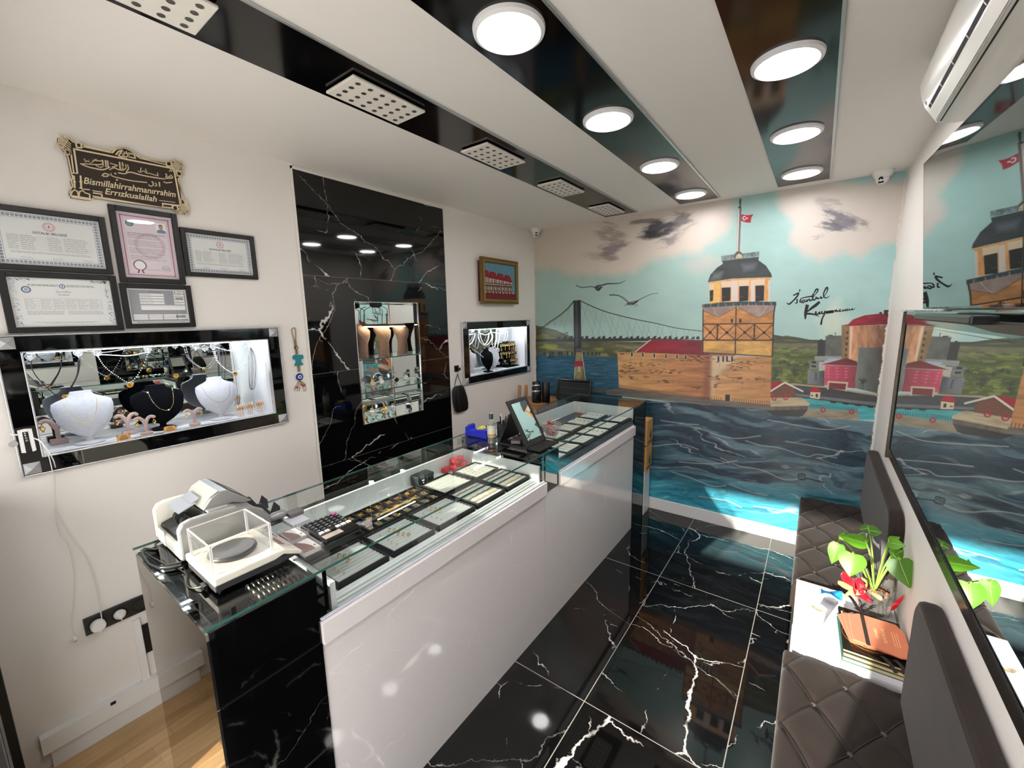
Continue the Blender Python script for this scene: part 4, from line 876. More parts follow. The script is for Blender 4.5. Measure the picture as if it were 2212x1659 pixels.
        for s_ in (-1, 1): stroke2(p, [(a+.056+s_*.004, c+.036), (a+.056+s_*.010, c+.022)], .005, x+.0003, 12); stroke2(p, [(a+.056+s_*.0015, c+.036), (a+.056+s_*.005, c+.022)], .002, x+.0005, 8)
        ring2(p, b-.044, c+.046, .0135, .0145, x, 2, 24); scribble(p, b-.060, c+.046, .03, .009, x, 2, .0009); ring2(p, b-.044, c+.046, .006, .0068, x, 2, 16)
        for k in range(2): words(p, a+.08, b-.06, c+.040-k*.004, x, 5, .001)
    elif kind == 'sertifika':
        for k in range(150):
            side = rr.random(); u = rr.random()
            if side < .3: yy, zz = a+.006+rr.random()*.014, c+.004+u*(d-c-.008)
            elif side < .6: yy, zz = b-.006-rr.random()*.014, c+.004+u*(d-c-.008)
            elif side < .8: yy, zz = a+.01+u*.05*(1 if rr.random() < .5 else 1), d-.004-rr.random()*.008
            else: yy, zz = b-.01-u*.05, d-.004-rr.random()*.008
            stroke2(p, [(yy, zz), (yy+.003*math.cos(k), zz+.003*math.sin(k*1.3)), (yy+.005*math.cos(k+.8), zz+.004*math.sin(k))], .0016, x, 13 if k % 3 else 2)
        yc = (a+b)/2; disc2(p, yc, d-.030, .009, x, 2, 18); disc2(p, yc, d-.030, .0062, x+.0002, 8, 16); rect(p, yc-.002, d-.034, yc+.002, d-.026, x+.0004, 2)
        ring2(p, a+.045, d-.046, .009, .0130, x, 2, 20); disc2(p, a+.045, d-.046, .006, x, 13, 14)
        for k in range(2): words(p, a+.05, yc-.012, d-.026-k*.0045, x, 1, .0016); words(p, yc+.012, b-.05, d-.026-k*.0045, x, 1, .0016)
        flat_text(p, 'Sertifika', .0135, yc, d-.052, x, 4, shear=.3); flat_text(p, 'Certificate', .0075, yc, d-.064, x, 1)
        ya, yb, zt, zb = a+.036, b-.036, d-.080, d-.122
        for k in range(5): rect(p, ya, zt-(zt-zb)*k/4, yb, zt-(zt-zb)*k/4+.0006, x, 5)
        for q in (0, .2, .36, .52, .68, .84, 1): rect(p, ya+(yb-ya)*q, zb, ya+(yb-ya)*q+.0006, zt, x, 5)
        for k in range(4):
            for q in (0, .2, .36, .52, .68, .84): words(p, ya+(yb-ya)*(q+.01), ya+(yb-ya)*(q+.13), zt-.0055-k*.0105, x, 5, .0012, .7)
        for k in range(4): words(p, ya, yc-.006, zb-.008-k*.004, x, 5, .0011); words(p, yc+.004, yb, zb-.008-k*.004, x, 5, .0011)
        words(p, a+.05, b-.05, c+.018, x, 5, .0012); words(p, a+.08, b-.07, c+.014, x, 5, .001)
    else:
        rect(p, a+.006, c+.010, b-.006, d-.006, x, 14); x += .0004
        flat_text(p, 'VERGİ LEVHASI', .0068, (a+b)/2-.01, d-.013, x, 1)
        rect(p, b-.050, d-.019, b-.010, d-.008, x, 8); disc2(p, b-.044, d-.0135, .003, x+.0003, 1, 10); words(p, b-.036, b-.014, d-.0115, x+.0004, 1, .0014); words(p, b-.036, b-.018, d-.0155, x+.0004, 1, .0014)
        for k in range(4):
            z = d-.022-k*.0125; rect(p, a+.042, z-.0095, a+.130, z, x, 8); words(p, a+.045, a+.12, z-.0045, x+.0004, 5, .0014, .5); words(p, a+.010, a+.036, z-.005, x, 5, .0014, .8)
            rect(p, b-.050, z-.0105, b-.010, z-.001, x, 8); words(p, b-.047, b-.02, z-.0055, x+.0004, 5, .0014, .4); words(p, b-.072, b-.055, z-.005, x, 5, .0014, .8)
        rect(p, a+.042, d-.096, b-.010, d-.074, x, 8); words(p, a+.044, b-.02, d-.077, x+.0004, 5, .0012)
        for k in range(19): rect(p, b-.044+k*.0016, d-.0465, b-.0435+k*.0016+(k % 3)*.0003, d-.0375, x+.0005, 1)
        for r in range(3):
            for q in range(4): rect(p, a+.012+q*.0535, c+.018+r*.0085, a+.012+q*.0535+.050, c+.0245+r*.0085, x, 8)
        for k in range(24): rect(p, b-.052+k*.0016, c+.027, b-.0515+k*.0016+(k % 3)*.0003, c+.036, x+.0005, 1)
        words(p, a+.02, b-.02, c+.006, x-.0003, 1, .0018)
    base = {'portrait': PAPER2}.get(kind, PAPER)
    p.build('certificate_paper', [base, INK, BLUE, RED_, GRY, plain((138, 138, 142)), PINK, plain((112, 156, 150)), plain((238, 238, 238)), plain((120, 140, 165)), plain((192, 150, 128)), plain((214, 190, 202)), plain((120, 40, 60)), plain((150, 180, 196)), PGREY], t)
    MB().box((.0125, a, c), (.0135, b, d)).build('pane', thin_glass('picture glass', (1, 1, 1)), t)
framed('certificate_frame', 'framed certificate headed USTALIK BELGESİ with blue chain border, upper left of the frames', .142, .478, 2.078, 2.315, .021, 'master')
framed('certificate_frame', 'upright framed pink certificate with a passport photo and red rosette', .4945, .733, 2.048, 2.373, .022, 'portrait')
framed('certificate_frame', 'small framed certificate headed KALFALIK BELGESİ, rightmost of the frames', .738, 1.063, 2.089, 2.316, .021, 'journeyman')
framed('certificate_frame', 'framed certificate headed Sertifika with blue leaf border just above the long display case', .150, .482, 1.838, 2.073, .022, 'sertifika')
framed('certificate_frame', 'framed grey tax plate with white boxes and barcodes below the pink certificate', .4895, .749, 1.844, 2.0435, .021, 'tax')

# ---------------------------------------------------------------- carved plaque with calligraphy
zP = ZZ(120, 280, .13562)
pq = thing('calligraphy_plaque', 'dark carved wooden plaque with cream Arabic calligraphy above the framed certificates', 'plaque', (0, .58, 2.38))
WALNUT = mat('dark carved wood', (48, 33, 24), 0.5, noise=.3, nscale=60); CREAMW = mat('cream relief', (226, 208, 172), 0.45)
def pf(u, v, h):
    p = at(zP, u, v, 0, .012); return (p.x+h-.011, p.y, p.z)
out = [(30, 130), (110, 118), (200, 135), (270, 195), (400, 215), (470, 262), (860, 345), (930, 300), (1060, 285), (1170, 310), (1240, 370), (1340, 425), (1400, 450), (1750, 520), (1800, 500), (1900, 500), (2010, 530), (2040, 640), (2010, 740), (1960, 790), (2040, 1110), (2070, 1170), (2140, 1320), (2110, 1355), (1960, 1320), (1850, 1270), (600, 1090), (560, 1125), (480, 1120), (250, 1085), (215, 1020), (225, 960), (260, 900), (235, 820), (260, 770), (235, 680), (185, 440), (130, 340), (40, 230)]
MB().prism([(u, -v) for u, v in out], lambda a, b, h: pf(a, -b, h), .010).build('board', WALNUT, pq)
rel = MB()
def rib(pts, w, closed=False, h=.0135):
    q = pts+[pts[0]] if closed else pts
    cc = [Vector(pf(u, v, h)) for u, v in q]; w = w*.00026
    for a_, b_ in zip(cc, cc[1:]):
        d = (b_-a_)
        if d.length < 1e-6: continue
        R = Matrix((Vector((1, 0, 0)), d.normalized(), Vector((1, 0, 0)).cross(d.normalized()))).transposed(); rel.obox((a_+b_)/2, (.004, d.length+w*.5, w), R)
inset = lambda s_: [(1080+(u-1080)*s_, 730+(v-730)*s_) for u, v in out]
rib(inset(.985), 14, True)
rib([(290, 310), (1880, 625), (1990, 1215), (1700, 1180)], 22); rib([(290, 310), (345, 690)], 20); rib([(240, 350), (285, 680)], 16); rib([(250, 690), (350, 700)], 14)
rib([(440, 275), (880, 370)], 14); rib([(1330, 455), (1760, 560)], 14); rib([(1960, 790), (2010, 1110)], 14); rib([(590, 1060), (1850, 1265)], 14)
for cu, cv, s_ in ((140, 215, 1.1), (1950, 590, 1.0), (2050, 1270, .9)):
    for k in range(-2, 3):
        rib([(cu-90*s_, cv-60*s_+k*36*s_), (cu+90*s_, cv+70*s_+k*30*s_)], 10); rib([(cu-80*s_+k*30, cv+80*s_), (cu+20*s_+k*30, cv-90*s_)], 10)
for cu, cv in ((365, 250), (190, 360), (1800, 545), (1965, 700), (2030, 1150), (1900, 1250)): rib([(cu-45, cv-35), (cu+35, cv-40), (cu+50, cv+40), (cu-30, cv+40)], 20, True)
for k in range(9): a = k*2*PI/9; rib([(1115+28*math.cos(a), 405+24*math.sin(a)), (1115+62*math.cos(a), 405+56*math.sin(a))], 12)
rib([(960, 400), (1000, 350), (1060, 330), (1000, 420), (1080, 450)], 18); rib([(1180, 380), (1250, 400), (1270, 460), (1180, 440)], 18); rib([(900, 370), (960, 310), (1100, 290), (1200, 340), (1320, 440)], 22)
# mosque relief at the lower left
for u in (290, 395): rib([(u, 740), (u+12, 930)], 20); rib([(u-18, 830), (u+28, 836)], 12)
rib([(240, 1050), (260, 990), (300, 960), (350, 990), (360, 1050)], 16); rib([(370, 1060), (380, 990), (430, 970), (470, 1010), (540, 1030), (545, 1090)], 16); rib([(240, 1055), (550, 1105)], 22); rib([(380, 930), (440, 950), (540, 960)], 14); rib([(600, 1010), (730, 1030), (740, 1075)], 18); rib([(590, 975), (740, 1000)], 12); rib([(1710, 1175), (1700, 1230), (1850, 1250)], 14); rib([(1650, 1130), (1900, 1160)], 8)
# Arabic calligraphy as brush strokes
def cal(pts, w): rib([tuple(p[:2]) for p in catmull([Vector((u, v, 0)) for u, v in pts], 4)], w)
cal([(400, 545), (500, 590), (640, 625), (760, 640), (860, 600)], 18); cal([(440, 545), (560, 555), (700, 560), (745, 545)], 14)
for u in (745, 790, 825, 1015, 1060): cal([(u, 490+(u-745)*.12), (u+12, 590+(u-745)*.15)], 17)
cal([(455, 470), (480, 515), (510, 500), (560, 530), (600, 505)], 15); cal([(600, 490), (680, 500), (740, 500)], 14); cal([(640, 570), (700, 600), (760, 590), (800, 575)], 15); cal([(860, 640), (930, 610), (1000, 640), (1080, 650)], 15)
cal([(870, 540), (930, 555), (980, 575), (900, 595)], 14); cal([(1075, 560), (1060, 640), (1120, 620), (1110, 560)], 12); cal([(1140, 560), (1160, 620), (1120, 680)], 14); cal([(1000, 690), (1100, 705), (1190, 680), (1400, 735), (1700, 785), (1760, 780), (1860, 770), (1830, 720)], 17)
for u, v in ((1760, 712), (950, 700), (860, 718), (1540, 835), (975, 800), (640, 480), (545, 488)): cal([(u-8, v), (u+8, v+4)], 20)
cal([(1720, 830), (1760, 850), (1850, 840)], 14); cal([(1750, 770), (1765, 730), (1790, 780), (1810, 740), (1840, 785)], 12)
cal([(1310, 660), (1350, 680), (1400, 660), (1440, 690), (1500, 700), (1560, 720), (1620, 735)], 11); cal([(1360, 610), (1350, 665)], 10); cal([(1620, 690), (1630, 740)], 11); cal([(1430, 630), (1450, 680)], 10)
cal([(740, 735), (780, 700), (840, 720), (820, 745), (760, 745)], 16); cal([(880, 700), (900, 740), (1000, 770), (1200, 815), (1450, 845)], 14); cal([(1480, 880), (1520, 905), (1560, 870), (1540, 850)], 14); cal([(1590, 850), (1610, 890), (1580, 900)], 12); cal([(1650, 840), (1655, 905)], 16)
def ptext(s_, p0, p1, size, sh):
    vs, fs = text_mesh(s_, size, depth=.003, shear=sh, bold=size*.012); a = min(v[0] for v in vs); b = max(v[0] for v in vs)
    A, B = Vector(pf(*p0, .0135)), Vector(pf(*p1, .0135))
    rel.add([(A.x+v[2], A.y+(B.y-A.y)*(v[0]-a)/(b-a), A.z+(B.z-A.z)*(v[0]-a)/(b-a)+v[1]) for v in vs], fs)
ptext('Bismillahirrahmanırrahim', (440, 815), (1910, 1040), .036, .3); ptext('Errızkualallah', (780, 985), (1610, 1115), .034, .3)
rel.build('relief', CREAMW, pq)

# ---------------------------------------------------------------- built-in display cases
VELG = mat('grey velvet', (178, 180, 186), 0.85, noise=.16, nscale=90, sheen=.5); VELB = mat('black velvet', (5, 6, 10), 0.95, noise=.3, nscale=80, spec=.1)
VELT = mat('taupe velvet', (172, 150, 144), 0.8, sheen=.4, noise=.08, nscale=60); VELBR = mat('brown velvet', (104, 84, 74), 0.8, sheen=.3, noise=.25, nscale=70)
NWHITE = mat('case lining', (232, 233, 236), 0.35); TRIM = mat('satin trim', (206, 206, 210), 0.25, metal=.7)
def case(label, o, n, depth, studs=True, power=6.0, glass=False, stud=.05, lined=True):
    """o: outer (y0,y1,z0,z1) of the frame; n: opening"""
    t = thing('display_case', label, 'display case', (0, (o[0]+o[1])/2, o[2]))
    if o != n:
        f = MB()
        for q in ((o[0], n[0], o[2], o[3]), (n[1], o[1], o[2], o[3]), (n[0], n[1], o[2], n[2]), (n[0], n[1], n[3], o[3])): f.box((.0008, q[0], q[2]), (.020, q[1], q[3]))
        f.build('frame', BLACKG, t)
        e_ = MB(); w = .006
        for q in ((o[0]-w, o[0], o[2]-w, o[3]+w), (o[1], o[1]+w, o[2]-w, o[3]+w), (o[0], o[1], o[2]-w, o[2]), (o[0], o[1], o[3], o[3]+w)): e_.box((.0008, q[0], q[2]), (.024, q[1], q[3]))
        e_.build('outer_trim', TRIM, t, bev=.0015)
    i_ = MB(); w = .006
    for q in ((n[0], n[0]+w, n[2], n[3]), (n[1]-w, n[1], n[2], n[3]), (n[0], n[1], n[2], n[2]+w), (n[0], n[1], n[3]-w, n[3])): i_.box((-.006, q[0], q[2]), (.024 if o != n else .009, q[1], q[3]))
    i_.build('inner_trim', TRIM if lined else CHROME, t, bev=.0015)
    if studs:
        for y in (o[0]+stud/2, o[1]-stud/2):
            for z in (o[2]+stud/2, o[3]-stud/2):
                h = stud/2-.002; MB().add([(.0203, y-h, z-h), (.0203, y+h, z-h), (.0203, y+h, z+h), (.0203, y-h, z+h), (.034, y, z)], [(0, 1, 4), (1, 2, 4), (2, 3, 4), (3, 0, 4), (3, 2, 1, 0)]).build('corner_stud', mat('silver leatherette', (176, 176, 178), .5, metal=.3), t)
    L_ = MB(); d = depth
    for lo, hi in (((-d, n[0]-.002, n[2]-.004), (-.001, n[1]+.002, n[2]+.001)), ((-d, n[0]-.002, n[3]-.001), (-.001, n[1]+.002, n[3]+.004)), ((-d, n[0]-.004, n[2]), (-.001, n[0]+.001, n[3])), ((-d, n[1]-.001, n[2]), (-.001, n[1]+.004, n[3]))): L_.box(lo, hi)
    L_.build('lining', NWHITE if lined else MIRROR, t)
    MB().box((-d-.004, n[0], n[2]), (-d, n[1], n[3])).build('back_mirror', MIRROR, t)
    if lined:
        MB().box((-.030, n[0]+.02, n[3]-.010), (-.018, n[1]-.02, n[3]-.001)).build('light_strip', mat('led strip', (255, 255, 255), .5, emit=(235, 245, 255), es=power), t)
    return t
case1 = case('long black framed display case with silver corner studs holding three necklace busts', (.112, 1.132, 1.279, 1.826), N1, .245, power=30)
case3 = case('small black framed display case with silver corner studs between marble panel and mural', (2.670, 3.710, 1.276, 1.820), N3, .178, power=22, stud=.056)
case2 = case('tall chrome edged niche with glass shelves in the black marble panel', N2, N2, .176, studs=False, lined=False)
for z in (1.592, 1.362):
    g = MB().box((-.172, N2[0]+.002, z-.008), (-.002, N2[1]-.002, z)).build('shelf', thin_glass('shelf glass', (.86, .95, .92)), case2)
    MB().box((-.0025, N2[0]+.002, z-.008), (-.0015, N2[1]-.002, z)).build('shelf_edge', GEDGE, g)
seams = MB()
for x in (-.06, -.12): seams.box((x, N1[0], N1[2]+.001), (x+.002, N1[1], N1[2]+.0016))
seams.build('floor_groove', plain((150, 156, 160)), case1)

def bust(loc, w, h, material, label, rotz=0.0, group='necklace busts'):
    """flat-shouldered necklace bust facing +x, on an oval foot"""
    t = thing('necklace_bust', label, 'necklace bust', loc, (0, 0, rotz), group)
    prof = [(.0, .14), (.04, .26), (.10, .46), (.20, .68), (.34, .86), (.50, .96), (.66, 1.0), (.77, .96), (.82, .80), (.87, .56), (.91, .42), (.96, .36), (1.0, .37)]
    h0 = .028; n = 28; vs = []; fs = []
    for s_, ww in prof:
        z = h0+(h-h0)*s_; a = ww*w/2; b = .020+.020*math.sin(PI*min(1, s_*1.05)); lean = -.030*s_
        if s_ > .85: b = .026
        for i in range(n):
            th = 2*PI*i/n; vs.append((lean+b*math.sin(th)*(1.0 if math.sin(th) > 0 else .35), a*math.cos(th), z))
    for k in range(len(prof)-1):
        for i in range(n): fs.append((k*n+i, k*n+(i+1) % n, (k+1)*n+(i+1) % n, (k+1)*n+i))
    fs.append(tuple(range(n-1, -1, -1))); fs.append(tuple(range((len(prof)-1)*n, len(prof)*n)))
    MB().add(vs, fs).build('torso', material, t, smooth=True, local=True)
    MB().lathe([(.05, 0), (.052, .003), (.046, .008), (.014, .011), (.012, .034)], n=24).build('foot', material, t, smooth=True, local=True)
    return t
fz = N1[2]+.002; T1 = [(0, .34, fz), .198, .235]
b1 = bust((-.105, .327, fz), .200, .232, VELG, 'grey velvet bust wearing a fine gold chain, nearest the viewer in the long display case')
b2 = bust((-.115, .592, fz), .212, .222, VELB, 'black velvet bust with a clover chain in the middle of the long display case')
b3 = bust((-.110, .842, fz), .190, .228, VELG, 'grey velvet bust with a faint chain on the right side of the long display case')
fz3 = N3[2]+.002
b4 = bust((-.100, 2.885, fz3), .20, .222, VELG, 'grey velvet bust half hidden by the left edge of the small display case', group='busts in the small case')
b5 = bust((-.045, 3.080, fz3), .175, .222, VELB, 'black velvet bust with a pearl necklace and ring pendant in the small display case', group='busts in the small case')
b6 = bust((-.125, 3.265, fz3), .20, .224, VELG, 'grey velvet bust standing right of the black bust in the small display case', group='busts in the small case')
def chainline(name, pts, r, m, label, cat='necklace', pend=None, group=None, bead=None, par=None):
    t = thing(name, label, cat, tuple(pts[0]), group=group)
    mb = MB(); cc = catmull(pts, 7)
    if bead:
        acc = 0; last = cc[0]; mb.sphere(last, bead, 8, 5)
        for p in cc[1:]:
            if (p-last).length >= bead*1.8: mb.sphere(p, bead, 8, 5); last = p
    else: mb.tube(cc, r, 6)
    mb.build('strand', m, t, smooth=True)
    return t
def q2(u, v, x=-.07): return at(z2, u, v, 0, x)
zN = ZZ(200, 750, .12658)
qn = lambda u, v, x=-.07: at(zN, u, v, 0, x)
GOLDC = mat('fine gold', (214, 190, 120), .3, metal=.9)
t = chainline('gold_chain', [q2(470, 620, -.082), q2(500, 680, -.068), q2(570, 740, -.066), q2(650, 770, -.066), q2(700, 740, -.068), q2(722, 660, -.075), q2(722, 575, -.10)], .0011, GOLDC, 'fine gold chain round the nearest grey bust in the long display case')
t = chainline('clover_chain', [qn(865, 760, -.10), qn(940, 775, -.082), qn(990, 870, -.078), qn(1060, 970, -.076), qn(1160, 1055, -.078), qn(1300, 1070, -.078), qn(1370, 975, -.076), qn(1380, 870, -.08), qn(1370, 760, -.09), qn(1355, 700, -.12)], .0009, GOLDC, 'gold chain with small clover charms on the black bust of the long case')
for k, (u, v) in enumerate(((870, 755), (940, 772), (995, 870), (1065, 970), (1165, 1055), (1300, 1068), (1372, 975), (1382, 872), (1372, 765))):
    p = qn(u, v, -.075); mb = MB()
    for a in range(4): mb.sphere(p+Vector((0, .0022*math.cos(a*PI/2+.78), .0022*math.sin(a*PI/2+.78))), .0022, 6, 4)
    mb.build('charm', plain((236, 236, 236), .3) if k in (1, 5) else plain((30, 28, 28), .3), t)
t = chainline('silver_chain', [at(ZZ(400, 730, .12055), *p, 0, x) for p, x in (((270, 850), -.11), ((330, 930), -.08), ((400, 1040), -.074), ((520, 1130), -.074), ((650, 1150), -.074), ((760, 1080), -.074), ((800, 980), -.078), ((800, 840), -.10))], .0009, mat('dull chain', (120, 118, 120), .4, metal=.6), 'thin dark chain on the right grey bust of the long case')
# suction hooks, pearls and cords
CUP = thin_glass('clear suction cup', (.97, .98, 1.0), 1.7, dens=.25)
hk0 = None
for u, v, lb in ((225, 275, 'clear suction hook at the left end of the long case holding a black cord'), (583, 250, 'second clear suction hook from the left of the long case'),
              (728, 250, 'clear suction hook holding the left end of the white bead necklace'), (1105, 222, 'clear suction hook between the white bead and black bead necklaces'),
              (1462, 205, 'clear suction hook holding the right end of the black bead necklace'), (1530, 215, 'empty clear suction hook near the double pearl necklace'),
              (1595, 202, 'clear suction hook holding the double pearl necklace'), (1870, 180, 'clear suction hook from which the bundle of cords hangs')):
    p = q2(u, v, -.012)
    if hk0 is None:
        hk0 = thing('suction_hook', lb, 'suction hook', p, group='suction hooks')
        MB().lathe([(.0145, 0), (.0150, -.002), (.011, -.005), (.006, -.007), (.005, -.010)], n=20, axis=(1, 0, 0)).build('cup', CUP, hk0, smooth=True, local=True)
        MB().tube(catmull([(-.008, 0, -.002), (-.012, 0, -.012), (-.006, 0, -.018), (-.001, 0, -.014)], 4), .0016, 6).build('hook', CUP, hk0, smooth=True, local=True)
    else: dup(hk0, p, label=lb)
CORD = mat('black cord', (16, 16, 18), .6); PEARL = mat('white pearl', (238, 238, 240), .2, coat=.3); JET = mat('black bead', (10, 10, 12), .1)
def pendant(t, p, r=.0095):
    mb = MB(); mb.torus(p+Vector((0, 0, -r)), r*.8, r*.22, (1, 0, .15), 20, 6); mb.torus(p+Vector((0, 0, -r)), r*.5, r*.12, (1, 0, .15), 16, 5); mb.cyl(p+Vector((-.001, 0, -r)), p+Vector((.001, 0, -r)), r*.45, n=14)
    return mb.build('pendant', GOLD, t, smooth=True)
X_ = -.025
t = chainline('cord_necklace', [q2(235, 300, X_), q2(240, 370, X_), q2(310, 470, X_), q2(450, 580, X_), q2(530, 500, X_), q2(585, 400, X_), q2(595, 300, X_)], .0016, CORD, 'black cord necklace hanging over the nearest grey bust at the left of the long case'); pendant(t, q2(480, 560, X_+.004), .008)
MB().tube(catmull([q2(235, 305, X_), q2(340, 312, X_), q2(450, 300, X_), q2(560, 285, X_)], 5), .0014, 6).build('strand', CORD, t)
MB().tube(catmull([q2(588, 300, X_-.004), q2(575, 420, X_-.004), q2(500, 560, X_-.004)], 5), .0028, 6).build('strand', CORD, t)
t = chainline('bead_necklace', [q2(728, 270, X_), q2(780, 350, X_), q2(870, 420, X_), q2(970, 470, X_), q2(1050, 380, X_), q2(1110, 250, X_)], .002, PEARL, 'white bead necklace with round gold pendant at the centre left of the long case', bead=.0024); pendant(t, q2(968, 472, X_+.004), .0115)
MB().tube(catmull([q2(730, 262, X_), q2(860, 268, X_), q2(940, 272, X_), q2(1020, 262, X_), q2(1100, 245, X_)], 5), .0022, 6).build('strand', PEARL, t, smooth=True)
t = chainline('bead_necklace', [q2(1120, 255, X_), q2(1180, 330, X_), q2(1290, 430, X_), q2(1330, 440, X_), q2(1400, 330, X_), q2(1465, 220, X_)], .002, JET, 'black bead necklace with round gold pendant above the black bust', bead=.0021); pendant(t, q2(1312, 405, X_+.004), .0105)
MB().tube(catmull([q2(1120, 250, X_), q2(1230, 265, X_), q2(1380, 262, X_), q2(1460, 215, X_)], 5), .0015, 6).build('strand', JET, t)
MB().tube(catmull([q2(1125, 262, X_-.004), q2(1220, 340, X_-.004), q2(1320, 395, X_-.004)], 5), .0018, 6).build('strand', JET, t)
t = chainline('pearl_necklace', [q2(1590, 225, X_), q2(1620, 310, X_), q2(1690, 375, X_), q2(1755, 395, X_), q2(1820, 330, X_), q2(1862, 200, X_)], .002, PEARL, 'double white pearl necklace with gold disc in the right half of the long case', bead=.0033)
mb = MB(); last = None
for p in catmull([q2(1600, 222, X_-.006), q2(1640, 330, X_-.006), q2(1760, 405, X_-.006), q2(1835, 330, X_-.006), q2(1870, 200, X_-.006)], 9)+catmull([q2(1600, 205, X_), q2(1740, 236, X_), q2(1860, 195, X_)], 12):
    if last is None or (p-last).length > .0056: mb.sphere(p, .0031, 8, 5); last = p
mb.build('strand', PEARL, t, smooth=True); pendant(t, q2(1755, 392, X_+.004), .0105)
t = thing('cord_bundle', 'bundle of thin black and grey cords hanging at the right end of the long case', 'cord bundle', q2(1865, 195, X_))
for k in range(7):
    w_ = 10+k*4.5; c_ = 1865+k*3.5
    MB().tube(catmull([q2(1862, 195, X_-.002*k), q2(c_-w_*.8, 300, X_-.002*k), q2(c_-w_*.55, 480, X_-.002*k), q2(c_+4, 515+(k % 3)*5, X_-.002*k), q2(c_+w_*.7, 480, X_-.002*k), q2(c_+w_*.8, 300, X_-.002*k), q2(1866, 195, X_-.002*k)], 5), .0009, 5).build('cord', CORD if k % 3 else mat('grey cord', (190, 190, 194), .5), t)

# earring stands (Y shaped) and gold plates
def ystand(loc, label, material, s_=1.0, ear=GOLD, group='earring stands in the long case'):
    t = thing('earring_stand', label, 'earring stand', loc, group=group)
    MB().box((-.016*s_, -.022*s_, 0), (.016*s_, .022*s_, .018*s_)).build('base', material, t, local=True, bev=.003)
    MB().box((-.005*s_, -.006*s_, .0175*s_), (.005*s_, .006*s_, .060*s_)).build('stem', material, t, local=True, bev=.002)
    for sg in (-1, 1):
        pts = catmull([(0, sg*.001, .055*s_), (0, sg*.010*s_, .078*s_), (0, sg*.022*s_, .088*s_), (0, sg*.033*s_, .085*s_), (0, sg*.037*s_, .078*s_)], 4)
        MB().tube(pts, [.0075*s_]*(len(pts)-4)+[.008*s_, .0078*s_, .006*s_, .003*s_], 8).build('arm', material, t, smooth=True, local=True)
        mb = MB(); p = Vector((.006*s_, sg*.033*s_, .070*s_)); mb.sphere(p, .0035*s_, 8, 6); mb.torus(p+Vector((0, 0, -.008*s_)), .0055*s_, .0016*s_, (1, 0, 0), 12, 5); mb.sphere(p+Vector((0, 0, -.016*s_)), .0035*s_, 8, 6, sc=(1, 1, 1.5)); mb.build('earring', ear, t, local=True, smooth=True)
    return t
ystand(tuple(P(129, 958, 2, fz)), 'taupe earring stand with gold earrings in the near left corner of the long case', VELT, 1.25)
ystand((-.120, .462, fz), 'taupe earring stand between the nearest grey bust and the black bust, set further back', VELT, 1.10)
ystand((-.030, .508, fz), 'small taupe earring stand with gold studs right in front of the black bust', VELT, .98)
ystand((-.035, .700, fz), 'taupe earring stand with yellow earrings between the black bust and right grey bust', VELT, .98)
def gold_sign(loc, rot, label, flip=False):
    t = thing('gold_sign', label, 'sign', loc, rot, group='14 K gold signs')
    MB().box((-.0015, -.0235, 0), (.0015, .0235, .027)).build('plate', mat('brass plate', (198, 150, 84), .35, metal=.4), t, local=True, bev=.001)
    mb = MB()
    for body, z in (('14 K', .0185), ('GOLD', .0085)): put_text(mb, body, .0105, lambda x, y, h, z=z: (.0018+h, x, z+y), depth=.0004, bold=.0003)
    for sy in (-1, 1):
        for sz in (0, 1): mb.add([(.0017, sy*.0235, sz*.027), (.0017, sy*.0175, sz*.027), (.0017, sy*.0200, .0135+(sz-.5)*.020), (.0017, sy*.0235, .0135+(sz-.5)*.014)], [(0, 1, 2, 3)])
    mb.build('lettering', plain((40, 26, 16), .5), t, local=True)
    return t
gold_sign((-.006, .4215, fz), (0, -.18, 0), 'small brass sign reading 14 K GOLD, the left one, leaning below the grey bust')
gold_sign((-.012, .592, fz), (0, -.22, -.1), 'small brass sign reading 14 K GOLD in front of the black bust')
def hoops(loc, label):
    t = thing('ring_stand', label, 'ring stand', loc, group='clear stands with gold hoops')
    MB().box((-.016, -.018, 0), (.016, .018, .004)).build('base', ACRYL, t, local=True)
    for k in (-1, 0, 1):
        pts = [(0, k*.009, .004), (0, k*.012, .055), (-.004, k*.016, .070)]
        MB().tube(catmull(pts, 3), .0034, 6).build('arm', mat('rosy acrylic', (214, 188, 180), .25), t, local=True, smooth=True)
        mb = MB(); mb.torus((.005, k*.013, .050), .0075, .0014, (1, .3, 0), 14, 5); mb.torus((.006, k*.015, .043), .006, .0012, (1, -.4, 0), 14, 5); mb.build('hoop', GOLD, t, local=True, smooth=True)
    return t
for k, (y, x) in enumerate(((.922, -.055), (.978, -.075), (1.035, -.09))):
    hoops((x, y, fz), ('leftmost', 'middle', 'rightmost')[k]+' clear stand with gold hoops at the right end of the long case')
# small case contents: hanging white bead loops and a black rack of charms
qs = lambda u, v, x=-.05: at(ZZ(1000, 700, .07837), u, v, 0, x)
WB = mat('lit white beads', (240, 242, 246), .3)
loops = [((130, 250), (180, 290), (310, 270), (330, 300), (270, 480), (140, 600), (120, 590)), ((420, 280), (430, 400), (500, 520), (620, 590), (740, 500), (800, 350), (760, 230)), ((470, 280), (520, 450), (600, 560), (690, 440), (720, 280)), ((760, 240), (820, 320), (800, 520), (850, 640), (900, 560), (930, 400), (930, 240)), ((930, 240), (1000, 300), (980, 500), (930, 700), (880, 600), (910, 400), (910, 250)), ((1160, 230), (1170, 300), (1130, 470)), ((1235, 230), (1230, 330), (1170, 500))]
lbs = ['white bead loop cut by the left edge of the small case', 'wide white bead loop above the black bust in the small case', 'inner white bead loop above the black bust in the small case', 'long white bead loop reaching the right grey bust in the small case', 'long narrow white bead loop right of centre in the small case', 'thin short pearl string near the right of the small case', 'thin pearl string rightmost of the hanging strings in the small case']
